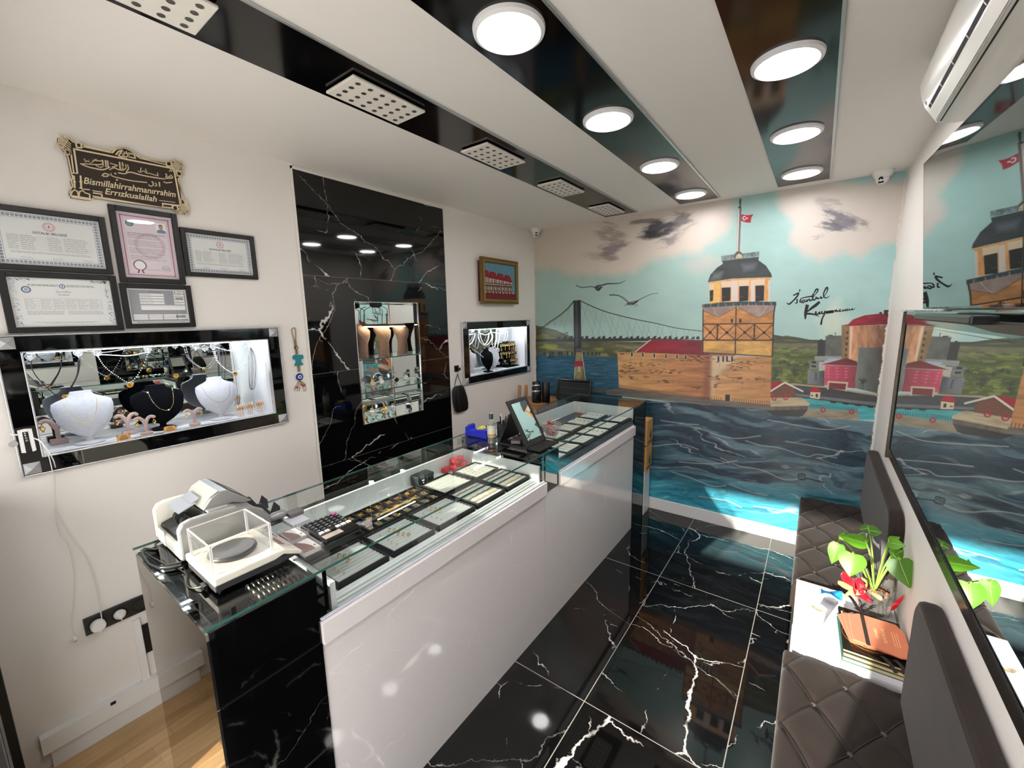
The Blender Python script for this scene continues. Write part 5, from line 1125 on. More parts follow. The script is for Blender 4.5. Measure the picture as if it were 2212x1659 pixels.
for l_, lb in zip(loops, lbs):
    chainline('bead_loop', [qs(u, v) for u, v in l_], .0045 if len(l_) > 4 else .002, WB, lb, group='hanging bead loops')
chainline('bead_loop', [qs(440, 250), qs(620, 300), qs(770, 240), qs(930, 240), qs(1060, 265), qs(1230, 210)], .004, WB, 'white bead strand running sideways between the hooks of the small case', group='hanging bead loops')
for k, (u, v) in enumerate(((270, 190), (450, 190), (770, 190), (935, 170), (1215, 190))):
    dup(hk0, qs(u, v, -.03), label=('leftmost', 'second', 'third', 'fourth', 'rightmost')[k]+' suction hook in the small display case', group='suction hooks of the small case')
t = chainline('pearl_necklace', [qs(310, 730, -.06), qs(380, 760, -.055), qs(500, 860, -.045), qs(600, 940, -.045), qs(660, 850, -.05), qs(668, 760, -.06)], .0028, PEARL, 'pearl necklace with ring pendant round the black bust of the small case'); pendant(t, qs(612, 945, -.040), .012)
rk = thing('charm_rack', 'black velvet rack with rows of gold rimmed charms in the small case', 'jewellery rack', tuple(qs(1230, 1220, -.12)))
fx0 = -.165
mb = MB(); mb.box((-.150, 3.43, fz3), (-.075, 3.64, fz3+.010)); mb.box((-.128, 3.52, fz3+.010), (-.112, 3.54, 1.585)); mb.build('post', VELB, rk)
for z, y0, y1 in ((1.560, 3.36, 3.62), (1.478, 3.36, 3.64), (1.400, 3.40, 3.645)):
    MB().cyl((-.120, y0, z), (-.120, y1, z), .016, n=14).build('bar', VELB, rk, smooth=True)
rows = [(1.572, 3.36, 3.61, 8, .045), (1.487, 3.36, 3.45, 3, .04), (1.487, 3.50, 3.63, 4, .04), (1.405, 3.42, 3.43, 1, 0), (1.405, 3.53, 3.635, 4, 0)]
for z, y0, y1, n, drop in rows:
    for k in range(n):
        y = y0+(y1-y0)*(k/(max(n-1, 1))); mb = MB(); mb.torus((-.100, y, z), .0105, .0028, (1, -.3, 0), 14, 5)
        if drop and k % 2 == 0: mb.tube([(-.101, y, z-.012), (-.101, y+.001, z-.012-drop)], .0022, 5)
        mb.build('charm', GOLDC, rk, smooth=True)
MB().box((-.150, 3.635-.10, 1.36), (-.135, 3.65, 1.60)).build('board', mat('brown board', (104, 74, 50), .6), rk)

# tall niche: bracelet busts, lamp, watches
def curvy(loc, label, h=.235):
    t = thing('bracelet_bust', label, 'bracelet bust', loc, group='brown curved busts on the top shelf')
    n = 20; vs = []; fs = []; K = [(0, .052, .018, 0), (.25, .044, .018, .003), (.45, .046, .022, .006), (.62, .062, .030, .008), (.80, .078, .034, .002), (.93, .072, .026, -.008), (1.0, .050, .016, -.014)]
    for s_, a, b, off in K:
        for i in range(n):
            th = 2*PI*i/n; vs.append((off*-.2+b*math.sin(th), off*2+a*math.cos(th)*.9, h*s_))
    for k in range(len(K)-1):
        for i in range(n): fs.append((k*n+i, k*n+(i+1) % n, (k+1)*n+(i+1) % n, (k+1)*n+i))
    fs.append(tuple(range(n-1, -1, -1))); fs.append(tuple(range((len(K)-1)*n, len(K)*n)))
    MB().add(vs, fs).build('body', VELBR, t, smooth=True, local=True)
    MB().tube([(.034, -.045, h*.80), (.040, -.01, h*.62), (.030, .030, h*.40), (.022, .040, .02)], .0016, 5).build('edge_seam', mat('seam piping', (128, 106, 94), .7), t, local=True)
    return t
for y, lb in ((1.735, 'leftmost'), (1.915, 'middle'), (2.085, 'rightmost')): curvy((-.085, y, 1.5925), lb+' brown curved bust on the top glass shelf of the tall niche')
lp = thing('picture_lamp', 'black hanging tube lamp lit above the brown busts in the tall niche', 'lamp', (-.075, 1.90, 1.98))
z7 = ZZ(720, 620, .19293); q7 = lambda u, v, x=-.035: at(z7, u, v, 0, x)
MB().lathe([(.040, 0), (.044, -.010), (.040, -.026), (.026, -.034)], (-.042, 1.845, 1.979), n=20).build('canopy', BLACKM, lp, smooth=True)
for u, v0 in ((305, 230), (350, 235), (545, 235), (600, 225)):
    MB().tube(catmull([q7(u+(60 if u < 400 else -60), v0-10), q7(u, v0+25), q7(u, 330), q7(u, 410)], 4), .0022, 6).build('wire', BLACKM, lp)
A_, B_ = q7(330, 445, -.032), q7(797, 437, -.032)
MB().tube([A_+Vector((0, 0, .008)), B_+Vector((0, 0, .008))], .009, 10).build('housing', mat('bronze tube', (84, 62, 36), .4, metal=.6), lp)
MB().tube([A_, B_], .0050, 10).build('light_tube', mat('warm lamp', (255, 250, 235), .5, emit=(255, 228, 186), es=45), lp)
def watch(loc, rz, band, face, label, group, s_=1.0):
    t = thing('wristwatch', label, 'watch', loc, (0, 0, rz), group)
    MB().box((-.020*s_, -.016*s_, 0), (.020*s_, .016*s_, .004*s_)).build('stand_base', ACRYL, t, local=True)
    mb = MB(); n = 22
    for i in range(n+1):
        a = -.5+i/n*(2*PI-.9); c_ = Vector((.026*s_*math.cos(a), 0, .036*s_+.026*s_*math.sin(a)))
        mb.obox(c_, (.0028*s_, .014*s_, .0075*s_), Matrix.Rotation(-a, 3, 'Y'))
    mb.build('strap', band, t, local=True)
    c_ = Vector((.026*s_, 0, .036*s_))
    cs = MB().cyl(c_-Vector((.003*s_, 0, 0)), c_+Vector((.004*s_, 0, 0)), .0150*s_, .0140*s_, n=20).build('watch_case', band, t, local=True, smooth=True)
    d = MB(); d.cyl(c_+Vector((.004*s_, 0, 0)), c_+Vector((.0045*s_, 0, 0)), .012*s_, n=18); d.build('dial', face, t, local=True)
    return t
SILF, WHF, BLF = plain((200, 200, 206), .3), plain((236, 234, 226), .3), plain((30, 32, 40), .3)
wl = [(1.700, 1.1375, GOLD, WHF, 'gold watch'), (1.785, 1.1375, SILVER, WHF, 'white dialled silver watch'), (1.885, 1.1375, GOLD, SILF, 'silver dialled gold watch'), (1.975, 1.1375, SILVER, SILF, 'silver watch'), (2.095, 1.1375, SILVER, BLF, 'dark dialled silver watch'),
      (1.700, 1.3625, GOLD, WHF, 'gold watch'), (1.795, 1.3625, GOLD, SILF, 'silver dialled gold watch'), (1.880, 1.3625, SILVER, WHF, 'upright silver watch'), (1.995, 1.3625, SILVER, BLF, 'dark dialled silver watch'), (2.110, 1.3625, SILVER, SILF, 'silver watch')]
pos = ['leftmost', 'second from the left', 'third from the left', 'fourth from the left', 'rightmost']
for k, (y, z, bd, fc, lb) in enumerate(wl):
    watch((-.075-(k % 2)*.02, y, z), -.55+.1*(k % 3), bd, fc, lb+', '+pos[k % 5]+' on the '+('bottom' if k < 5 else 'middle')+' shelf of tall niche', 'watches on the '+('bottom' if k < 5 else 'middle')+' shelf', 1.28)

# ---------------------------------------------------------------- framed relief picture
pc = thing('relief_picture', 'gilt framed relief picture of red roofed terrace houses left of the mural', 'picture', (0, 3.17, 1.98))
MB().box((.0005, 2.915, 2.01), (.0395, 3.43, 2.365)).build('backing', mat('mahogany box', (72, 20, 20), .4), pc)
y0, y1, z0, z1_ = 2.893, 3.458, 1.983, 2.394; GILT = mat('gilt moulding', (112, 90, 48), .4, metal=.4, noise=.5, nscale=120, bump=.8, bscale=120); f = MB()
for (w0, w1, xx) in ((0, .022, .062), (.022, .038, .072), (.038, .046, .064)):
    for q in ((y0+w0, y0+w1, z0+w0, z1_-w0), (y1-w1, y1-w0, z0+w0, z1_-w0), (y0+w1, y1-w1, z0+w0, z0+w1), (y0+w1, y1-w1, z1_-w1, z1_-w0)): f.box((.040, q[0], q[2]), (xx, q[1], q[3]), 0 if w0 != .022 else 1)
f.build('frame', [GILT, mat('gilt ridge', (150, 122, 66), .35, metal=.5)], pc, bev=.002)
a, b, c, d = y0+.046, y1-.046, z0+.046, z1_-.046; p = MB(); p.box((.045, a, c), (.050, b, d), 0); w_, h_ = b-a, d-c
p.box((.050, a, c), (.056, b, c+h_*.17), 1)
for k in range(9): p.box((.056, a+w_*(.01+k*.11), c+h_*.165), (.060, a+w_*(.045+k*.11), c+h_*.19), 2)
for k in range(4):
    s_ = a+w_*(-.07+k*.235); hh = c+h_*(.745-.025*k); e_ = min(s_+w_*.25, b-w_*.08); s_ = max(s_, a)
    p.box((.050, s_, c+h_*.17), (.0555, e_, hh-h_*.12), 3)
    p.prism([(s_, hh-h_*.15), (e_+w_*.01, hh-h_*.17), (s_+(e_-s_)*.62, hh+h_*.03), (s_+(e_-s_)*.12, hh+h_*.04)], lambda u, v, t_: (.0505+t_, u, v), .010, 4)
    p.box((.0555, s_, hh-h_*.165), (.060, e_, hh-h_*.145), 2)
    for q in range(4):
        yy = s_+(e_-s_)*(.10+q*.25); p.box((.0555, yy, c+h_*.45), (.058, yy+(e_-s_)*.11, c+h_*.57), 2 if q % 2 else 5); p.box((.0555, yy, c+h_*.19), (.0575, yy+(e_-s_)*.025, c+h_*.36), 2); p.box((.0555, yy, c+h_*.26), (.0575, yy+(e_-s_)*.12, c+h_*.33), 5 if q % 2 else 2)
    p.box((.0555, s_, c+h_*.40), (.059, e_-w_*.03, c+h_*.415), 2)
p.build('relief', [mat('painted sky', (96, 142, 160), .6, noise=.2, nscale=30), mat('red garden', (112, 28, 34), .7, noise=.4, nscale=90), plain((226, 212, 200)), plain((96, 62, 46)), plain((140, 22, 34)), plain((170, 160, 156))], pc)

# ---------------------------------------------------------------- evil eye hanging
zV = ZZ(600, 680, .12048); qv = lambda u, v, x=.006: at(zV, u, v, 0, x)
ev = thing('evil_eye_hanging', 'jute hanging with turquoise robe and blue evil eye bead beside the marble panel', 'wall hanging', qv(285, 230, 0))
JUTE = mat('jute cord', (150, 122, 84), .8, noise=.3, nscale=200)
MB().tube(catmull([qv(300, 470), qv(262, 330), qv(255, 260), qv(285, 232), qv(315, 260), qv(322, 340), qv(318, 470)], 5), .0026, 7).build('loop', JUTE, ev, smooth=True)
for (u0, v0, u1, v1, r) in ((310, 465, 320, 560, .0075), (335, 620, 345, 715, .0072), (370, 905, 385, 1030, .0080)):
    n = 7; cd_ = MB()
    for k in range(n):
        q = qv(u0+(u1-u0)*k/n, v0+(v1-v0)*k/n); cd_.torus(q, r*.75, r*.28, (0, 0, 1), 10, 5)
    cd_.build('knot', JUTE, ev, smooth=True)
for k, u in enumerate((345, 375, 410, 440, 470)):
    e_ = (310, 350, 395, 470, 505)[k]; MB().tube(catmull([qv(390, 1180), qv(u, 1230), qv(e_, 1320+(k % 2)*30), qv(e_-6, 1370)], 4), .0018, 5).build('cord_end', JUTE, ev)
rb = [(265, 740), (300, 716), (440, 716), (458, 760), (450, 790), (412, 800), (418, 840), (462, 895), (400, 905), (385, 870), (362, 912), (295, 915), (322, 850), (318, 800), (275, 800)]
MB().prism([(u, -v) for u, v in rb], lambda a_, b_, h: tuple(qv(a_, -b_)+Vector((h-.002, 0, 0))), .006).build('robe_charm', mat('turquoise glaze', (34, 132, 140), .35, noise=.4, nscale=150), ev)
def eye(u, v, r, cols, x=.008):
    q = qv(u, v, x); o = MB().lathe([(r, -.003), (r*1.02, 0), (r*.9, .003), (r*.5, .004)], q, n=24, axis=(1, 0, 0)).build('eye_bead', cols[0], ev, smooth=True)
    for k, (f_, cc) in enumerate(zip((.55, .36, .18), cols[1:])): MB().cyl(q+Vector((.0035+k*.0006, 0, 0)), q+Vector((.0046+k*.0006, 0, 0)), r*f_, n=18).build('eye_ring', cc, o)
eye(333, 588, .0112, [plain((30, 16, 14), .2), plain((236, 236, 236), .2), plain((20, 18, 18), .2)]); eye(392, 1112, .0215, [plain((22, 30, 120), .12), plain((228, 236, 246), .2), plain((110, 170, 220), .2), plain((12, 16, 40), .2)])
for u, v, c_ in ((435, 1258, (176, 22, 44)), (480, 1262, (160, 20, 40)), (412, 1285, (240, 232, 226)), (322, 1285, (176, 140, 80)), (350, 1300, (150, 110, 60))): MB().sphere(qv(u, v, .010), .0058, 10, 7).build('bead', plain(c_, .25), ev, smooth=True)

# ---------------------------------------------------------------- usb hub, cables, sockets
hub = thing('switch_hub', 'white hub with black strip lettered ABCD stuck on the case frame', 'hub', q2(180, 900, .021))
zH = ZZ(0, 880, .08442); qh = lambda u, v, x=.030: at(zH, u, v, 0, x)
MB().prism([(u, -v) for u, v in [(430, 590), (620, 545), (800, 535), (925, 1080), (830, 1120), (760, 870), (620, 890), (665, 1150), (550, 1155)]], lambda a_, b_, h: tuple(qh(a_, -b_, .022)+Vector((h, 0, 0))), .012).build('body', WHITE_PL, hub)
MB().prism([(u, -v) for u, v in [(560, 635), (710, 615), (820, 1120), (665, 1150)]], lambda a_, b_, h: tuple(qh(a_, -b_, .030)+Vector((h, 0, 0))), .0045).build('strip', BLACKP, hub)
mb = MB()
for ch, (u, v) in zip('ABCD', ((635, 665), (645, 722), (670, 785), (685, 850))):
    q = qh(u, v, .0355); put_text(mb, ch, .0085, lambda x, y, h, q=q: (q.x+h, q.y+x, q.z+y), depth=.0003, bold=.0002)
mb.build('lettering', WHITE_PL, hub)
MB().cyl(qh(340, 940, .030), qh(340, 940, .034), .0125, n=24).build('disc', plain((168, 166, 162), .5), hub)
MB().tube([qh(250, 690, .02), qh(330, 695, .026), qh(450, 705, .026)], .003, 6).build('clip', WHITE_PL, hub)
WIRE = mat('white cable', (226, 224, 220), .45)
zW = ZZ(0, 1000, .39735); qw = lambda u, v, x=.012: at(zW, u, v, 0, x)
cb1 = thing('usb_cable', 'white cable hanging loose from the hub with a bare white plug end', 'cable', qw(275, 0, .03))
MB().tube(catmull([at(zH, 870, 790, 0, .03), at(zH, 1060, 900, 0, .05), at(zH, 1230, 1200, 0, .045), at(zH, 1340, 1640, 0, .03), qw(296, 130), qw(304, 300), qw(330, 400), qw(372, 450), qw(402, 590), qw(400, 760), qw(388, 860), qw(402, 935)], 6), .0018, 6).build('cable', WIRE, cb1, smooth=True)
q = qw(408, 952); MB().box((.006, q.y-.006, q.z-.010), (.016, q.y+.006, q.z+.008)).build('plug', WHITE_PL, cb1, bev=.001); MB().box((.008, q.y-.0045, q.z-.016), (.014, q.y+.0045, q.z-.010)).build('contact', STEEL, cb1)
cb2 = thing('usb_cable', 'white cable running from the hub down to the charger in the socket', 'cable', qw(300, 0, .03))
MB().tube(catmull([at(zH, 870, 785, 0, .03), at(zH, 1080, 900, 0, .052), at(zH, 1330, 1280, 0, .045), at(zH, 1410, 1500, 0, .03), qw(302, 40), qw(297, 160), qw(312, 270), qw(380, 400), qw(460, 500), qw(510, 620), qw(540, 760), qw(556, 870, .045)], 6), .0018, 6).build('cable', WIRE, cb2, smooth=True)
sk = thing('socket_strip', 'black three gang wall socket plate behind the counter end', 'socket', (0, .30, .51))
MB().box((.0005, .186, .510), (.012, .410, .590)).build('plate', mat('anthracite plate', (42, 42, 40), .4), sk, bev=.002)
for y in (.225, .300, .372): MB().lathe([(.030, 0), (.030, .003), (.026, .003), (.024, -.004)], (.0125, y, .549), n=24, axis=(1, 0, 0), caps=False).build('socket_well', mat('socket black', (24, 24, 24), .4), sk, smooth=True)
ch = thing('charger', 'white round cornered phone charger in the left socket', 'charger', (.013, .226, .549))
MB().lathe([(.024, 0), (.025, .004), (.025, .026), (.022, .030)], (.0155, .226, .546), n=28, axis=(1, 0, 0)).build('body', WHITE_PL, ch, smooth=True); MB().box((.034, .222, .520), (.046, .232, .532)).build('port_plug', WHITE_PL, ch, bev=.001)
pg = thing('mains_plug', 'white round plug in the middle socket', 'plug', (.013, .300, .549))
MB().lathe([(.021, 0), (.022, .004), (.018, .018), (.008, .030)], (.0155, .300, .549), n=24, axis=(1, 0, 0)).build('body', WHITE_PL, pg, smooth=True); MB().box((.016, .298, .530), (.045, .302, .568)).build('grip', WHITE_PL, pg, bev=.001)
mb = MB().box((.0005, .366, .292), (.012, .392, .440)); tag(mb.build('cable_box', BLACKP, bev=.002), 'flat black box on the wall below the socket plate', 'box')
# small socket, hook and bag
zQ = ZZ(960, 480, .25316); qq = lambda u, v, x=.0: at(zQ, u, v, 0, x)
s2 = thing('wall_socket', 'small black socket with a plug beside the small display case', 'socket', qq(100, 1250))
a_, b_ = qq(82, 1225), qq(118, 1272); MB().box((.0005, a_.y, b_.z), (.010, b_.y, a_.z)).build('plate', BLACKP, s2, bev=.002); q = qq(118, 1252, .02); MB().box((.0105, q.y-.012, q.z-.012), (.040, q.y+.012, q.z+.012)).build('plug', BLACKP, s2, bev=.004)
MB().tube(catmull([q+Vector((.01, 0, -.01)), qq(125, 1290, .03), qq(150, 1310, .02), qq(170, 1300, .024)], 5), .0016, 5).build('cable', mat('grey cable', (150, 150, 150), .5), s2)
bg = thing('zip_bag', 'small black zip bag hanging by its strap beside the small display case', 'bag', qq(115, 1300))
nb = 18; vs = []; fs = []
K = [(1395, 88, 140, .020), (1410, 75, 160, .030), (1440, 68, 172, .036), (1500, 70, 190, .038), (1560, 80, 200, .038), (1600, 92, 200, .032), (1614, 105, 188, .018)]
for v, ul, ur, tk in K:
    A_, B_ = qq(ul, v, .022), qq(ur, v, .022); c_ = (A_+B_)/2; a = (B_.y-A_.y)/2
    for i in range(nb):
        th = 2*PI*i/nb; cs, sn = math.cos(th), math.sin(th); vs.append((.024+tk/2*math.copysign(abs(sn)**.7, sn), c_.y+a*math.copysign(abs(cs)**.7, cs), c_.z))
for k in range(len(K)-1):
    for i in range(nb): fs.append((k*nb+i, k*nb+(i+1) % nb, (k+1)*nb+(i+1) % nb, (k+1)*nb+i))
fs.append(tuple(range(nb))); fs.append(tuple(range((len(K)-1)*nb, len(K)*nb)))
MB().add(vs, fs).build('body', mat('black nylon', (13, 13, 14), .45, bump=.3, bscale=300), bg, smooth=True)
MB().tube(catmull([qq(88, 1395, .02), qq(98, 1345, .02), qq(113, 1305, .016), qq(128, 1345, .02), qq(148, 1395, .02)], 5), .0035, 6).build('strap', BLACKM, bg)
MB().tube(catmull([qq(120, 1398, .046), qq(118, 1500, .048), qq(140, 1608, .044)], 5), .0016, 5).build('zipper', plain((70, 70, 72)), bg)
MB().tube(catmull([(.0, *tuple(qq(113, 1290))[1:]), tuple(qq(113, 1295, .016)), tuple(qq(114, 1310, .016))], 4), .003, 6).build('hook', BLACKM, bg)
# ================================================================ jewellery counter
XF, XB, ZT = 1.316, 0.655, 1.100
Y0, Y1, Y2, Y3, Y4 = 0.285, 0.573, 1.918, 2.069, 3.35
YE = 3.63
WMARB = marble('pale front marble', (228, 222, 221), (250, 249, 249), 0.07, (1, 2), seed=9.0, vs=1.3, vamt=.75, coat=.6)
BMARB = marble('counter black marble', (6, 6, 7), (130, 128, 126), 0.04, (1, 2), seed=12.0, vs=.8, vamt=.45)
DARKM = mat('smoked mirror', (196, 192, 186), 0.01, metal=1.0)
ct = thing('display_counter', 'long jewellery counter with pale marble front and two glass topped display cases', 'counter', (1.0, 0.3, 0))
MB().box((XB+.01, Y0+.006, 0), (XF-.02, YE-.005, .900)).build('cabinet', BLACKM, ct)
for a, b_ in ((Y1, Y2), (Y2, Y4)):
    MB().box((XF-.020, a+.0008, 0), (XF-.004, b_-.0008, .856)).build('front_panel', WMARB, ct)
MB().box((XF-.020, Y1, .852), (XF+.012, Y2, .926)).build('top_rail', WMARB, ct, bev=.0015)
MB().box((XF-.020, Y3, .852), (XF+.012, Y4, .930)).build('top_rail', WMARB, ct, bev=.0015)
MB().box((XB+.02, Y0, 0), (XF, Y0+.006, 1.083)).build('end_panel', DARKM, ct)
MB().box((XF-.012, Y0+.006, 0), (XF, Y1, 1.083)).build('front_panel', BMARB, ct)
MB().box((XB, Y0+.006, 0), (XB+.012, YE, 1.02)).build('back_panel', BLACKP, ct)
dk = MB().box((XB+.012, Y0+.006, 1.00), (XF-.012, Y1+.04, 1.012)).box((XB+.012, Y0+.006, 1.012), (XB+.030, Y1+.04, 1.084)).box((XF-.020, Y1+.03, .93), (XF-.012, Y1+.04, 1.084))
dk.box((XB+.03, Y0+.0065, 1.012), (XF-.012, Y0+.022, 1.083)); dk.build('desk_box', BLACKG, ct)
for z in (1.050, 1.066): MB().box((XB+.03, Y0+.0225, z), (XF-.014, Y0+.030, z+.006)).build('edge_moulding', mat('black moulding', (20, 20, 21), .15), ct, bev=.001)
MB().box((XF-.130, Y2, .856), (XF, Y3, 1.084)).build('pillar', BLACKG, ct)
MB().box((XB+.012, Y2+.005, .93), (XF-.130, Y3, 1.090)).build('desk_box', BLACKG, ct)
MB().box((XF-.012, Y2, 0.0), (XF-.0045, Y3, .8535)).build('joint_panel', BLACKM, ct)
MB().box((XF-.014, Y4, 0), (XF, YE, 1.084)).box((XB+.01, YE-.012, 0), (XF, YE, 1.084)).build('end_block', BLACKG, ct)
# glass tops and front panes
for a, b_, nm_ in ((Y0-.002, 1.985, 'clear'), (1.988, YE+.004, 'clear')):
    g = MB().box((XB, a, ZT-.008), (XF+.002, b_, ZT)).build('glass_top', thin_glass('counter glass', (.965, .988, .98)), ct)
    MB().box((XF+.002, a, ZT-.0085), (XF+.0028, b_, ZT)).box((XB, b_, ZT-.0085), (XF+.002, b_+.0008, ZT)).box((XB-.0008, a, ZT-.0085), (XB, b_, ZT)).build('glass_edge', GEDGE, g)
for a, b_, z0 in ((Y1+.004, Y2-.004, .929), (Y3+.004, Y4, .933)):
    g = MB().box((XF-.010, a, z0), (XF-.004, b_, ZT-.0085)).build('front_glass', thin_glass('front sheet', (.975, .99, .985)), ct)
    MB().box((XF-.012, a, z0), (XF-.002, b_, z0+.004)).build('channel', mat('glass channel', (206, 210, 222), .2), g)
    MB().box((XB+.002, a, 1.02), (XB+.008, b_, ZT-.0085)).build('rear_glass', MATS['front sheet'], ct)
MB().box((XB+.06, Y1+.02, .90), (XF-.012, Y2, .9125)).build('case_floor', BLACKG, ct)
MB().box((XB+.06, Y3, .90), (XF-.012, YE-.02, .955)).build('case_floor', mat('dark blue velvet', (22, 34, 40), .8, sheen=.3), ct)
WL_ = mat('white case liner', (226, 230, 228), .35)
ln = MB().box((.690, .630, .913), (.706, 1.905, 1.020)).box((.706, .630, .913), (1.285, .650, 1.016)).box((.706, 1.888, .913), (1.290, 1.905, 1.020)).box((.706, .650, .913), (1.236, 1.888, .930))
for k, x in enumerate((1.236, 1.250, 1.264, 1.278)): ln.box((x, .6505, .913), (x+.008 if k else x+.014, 1.888, .940-.006*k))
ln.build('case_liner', WL_, ct, bev=.0012)
ln = MB().box((.690, 2.075, .955), (.706, 3.46, 1.058)).box((.706, 3.445, .955), (XF-.016, 3.46, 1.058)); ln.build('case_liner', WL_, ct)

# ---------------------------------------------------------------- trays
TRB = mat('tray black', (30, 30, 31), .5); PADW = mat('cream pad', (214, 214, 202), .7); PADG = mat('grey ribbed pad', (186, 190, 186), .6)
def pad_rib(x0, x1, y0, y1, z, n, t, m, par):
    mb = MB(); w = (x1-x0)/n
    for i in range(n):
        mb.add([(x0+w*i, y0, z), (x0+w*(i+.5), y0, z+t), (x0+w*(i+1), y0, z), (x0+w*i, y1, z), (x0+w*(i+.5), y1, z+t), (x0+w*(i+1), y1, z)], [(0, 1, 4, 3), (1, 2, 5, 4), (0, 2, 1), (3, 4, 5)])
    return mb.build('pad', m, par)
def tray(x0, x1, y0, y1, z, label, kind, group, rim=.006, h=.029):
    t = thing('jewellery_tray', label, 'tray', ((x0+x1)/2, (y0+y1)/2, z), group=group)
    f = MB().box((x0, y0, z), (x1, y1, z+.004)); r = rim
    for q in ((x0, x0+r, y0, y1), (x1-r, x1, y0, y1), (x0+r, x1-r, y0, y0+r), (x0+r, x1-r, y1-r, y1)): f.box((q[0], q[2], z+.004), (q[1], q[3], z+h))
    if kind == 'cells':
        for k in (1, 2): x = x0+(x1-x0)*k/3; f.box((x-.004, y0+r, z+.004), (x+.004, y1-r, z+h))
        for k in (1, 2, 3): y = y0+(y1-y0)*k/4; f.box((x0+r, y-.004, z+.004), (x1-r, y+.004, z+h))
    f.build('tray_body', TRB, t, bev=.001)
    if kind == 'cells': MB().box((x0+r, y0+r, z+.004), (x1-r, y1-r, z+.014)).build('pad', mat('cell pad', (170, 170, 172), .6), t)
    elif kind == 'rib': pad_rib(x0+r, x1-r, y0+r, y1-r, z+.019, 9, .004, PADG, t)
    elif kind == 'ribw': pad_rib(x0+r, x1-r, y0+r, y1-r, z+.019, 5, .004, PADW, t)
    elif kind == 'flat': MB().box((x0+r, y0+r, z+.004), (x1-r, y1-r, z+.022)).build('pad', PADW, t)
    return t
ZTr = .9305
rj = random.Random(11)
def hoop(x, y, z, label, group, r=.005, m=GOLD):
    mb = MB(); mb.torus((x, y, z+r*.9), r, r*.26, (1, .2*rj.random(), .2), 10, 4); o = mb.build('gold_ring', m, smooth=True); return tag(o, label, 'ring', group)
fronts = [(.690, .905), (.928, 1.148), (1.172, 1.412), (1.432, 1.652), (1.676, 1.882)]
desc = ['nearest ribbed tray of gold rings behind the front glass', 'second ribbed tray of gold rings behind the front glass', 'middle ribbed tray of gold rings behind the front glass', 'cream tray of gold bracelets, fourth behind the front glass', 'cream tray of necklaces at the far end behind the front glass']
for k, (a, b_) in enumerate(fronts):
    tray(1.022, 1.228, a, b_, ZTr, desc[k], 'rib' if k < 3 else 'ribw', 'trays along the front glass')
    if k < 3:
        for i in range(5): hoop(1.075+.028*i, a+.04+rj.random()*.012, ZTr+.0235, 'small gold ring in the lower rows of the '+('nearest', 'second', 'middle')[k]+' ribbed tray', 'small rings on ribbed tray %s' % 'abc'[k], .0035)
        for i in range(6 if k == 1 else 4): hoop(1.07+.020*i, a+.100+.010*(i % 3), ZTr+.0235, 'larger gold ring clustered in the middle of the '+('nearest', 'second', 'middle')[k]+' ribbed tray', 'large rings on ribbed tray %s' % 'abc'[k], .0065)
    else:
        for i in range(4):
            x = 1.062+.042*i; pts = [(x+.003*math.sin(j*1.1+i), a+.02+(b_-a-.04)*j/10, ZTr+.024) for j in range(11)]
            mb = MB()
            for j in range(26): q = pts[0][1]+(pts[-1][1]-pts[0][1])*j/25; mb.torus((x+.002*math.sin(j), q, ZTr+.0245), .0032, .0011, (.2, j % 2, 1-(j % 2)*.6), 8, 4)
            o = mb.build('chain_bracelet', GOLDC if i % 2 else mat('dark chain', (90, 84, 74), .4, metal=.7), smooth=True)
            tag(o, 'chain bracelet laid lengthwise on the '+('cream bracelet' if k == 3 else 'far cream necklace')+' tray, '+('first', 'second', 'third', 'fourth')[i]+' from the back', 'bracelet', 'bracelets on cream tray %d' % (k-2))
tray(.790, 1.004, .700, .955, ZTr, 'black tray mostly hidden under the calculator', 'plain', 'inner trays')
for k, (a, b_) in enumerate(((.972, 1.172), (1.178, 1.412))):
    t = tray(.790, 1.004, a, b_, ZTr, ('nearer', 'farther')[k]+' black tray of twelve cells with heaped gold pieces', 'cells', 'inner trays')
    for i in range(3):
        for j in range(4):
            if (k, i, j) in ((0, 1, 0), (0, 1, 2), (1, 1, 1)): continue
            cx_, cy_ = .790+.214*(i+.5)/3, a+(b_-a)*(j+.5)/4; mb = MB()
            for q in range(9 if i != 2 else 5): mb.torus((cx_+rj.uniform(-.018, .018), cy_+rj.uniform(-.014, .014), ZTr+.017+rj.random()*.006), .005+.003*rj.random(), .0013, (rj.random()-.5, rj.random()-.5, .8), 9, 4)
            o = mb.build('gold_jewellery', GOLD, smooth=True); tag(o, 'small heap of gold pieces in a cell of the '+('nearer', 'farther')[k]+' black cell tray', 'jewellery', 'gold heaps in cell tray %d' % (k+1), 'stuff')
tray(.800, 1.000, 1.432, 1.655, ZTr, 'cream ribbed tray with a few studs beside the small black box', 'ribw', 'inner trays')
t = tray(.812, 1.000, 1.682, 1.882, ZTr, 'flat cream tray dotted with tiny stones beside the pink wrappers', 'flat', 'inner trays')
for i in range(4):
    for j in range(6):
        o = MB().sphere((.845+i*.037+rj.uniform(-.005, .005), 1.705+j*.030+rj.uniform(-.005, .005), ZTr+.0235), .0022, 6, 4).build('gem_stud', mat('amber stone', (150, 120, 60), .2))
        tag(o, 'tiny stud on the flat cream tray beside the pink wrappers', 'stud', 'studs on the flat cream tray')
st = thing('ring_stick', 'yellow stick laid across the two black cell trays', 'stick', tuple(P(829, 1110, 2, .968)))
A_, B_ = P(821, 1112, 2, .9635), P(897, 1075, 2, .9635); d = (B_-A_).normalized()
MB().obox((A_+B_)/2, (d_len := (B_-A_).length, .010, .003), Matrix((d, Vector((-d.y, d.x, 0)), Vector((0, 0, 1)))).transposed()).build('bar', mat('yellow stick', (232, 224, 120), .35, coat=.4), st)
MB().cyl(A_, A_-d*.012, .004, .001, n=8).build('tip', BLACKP, st)
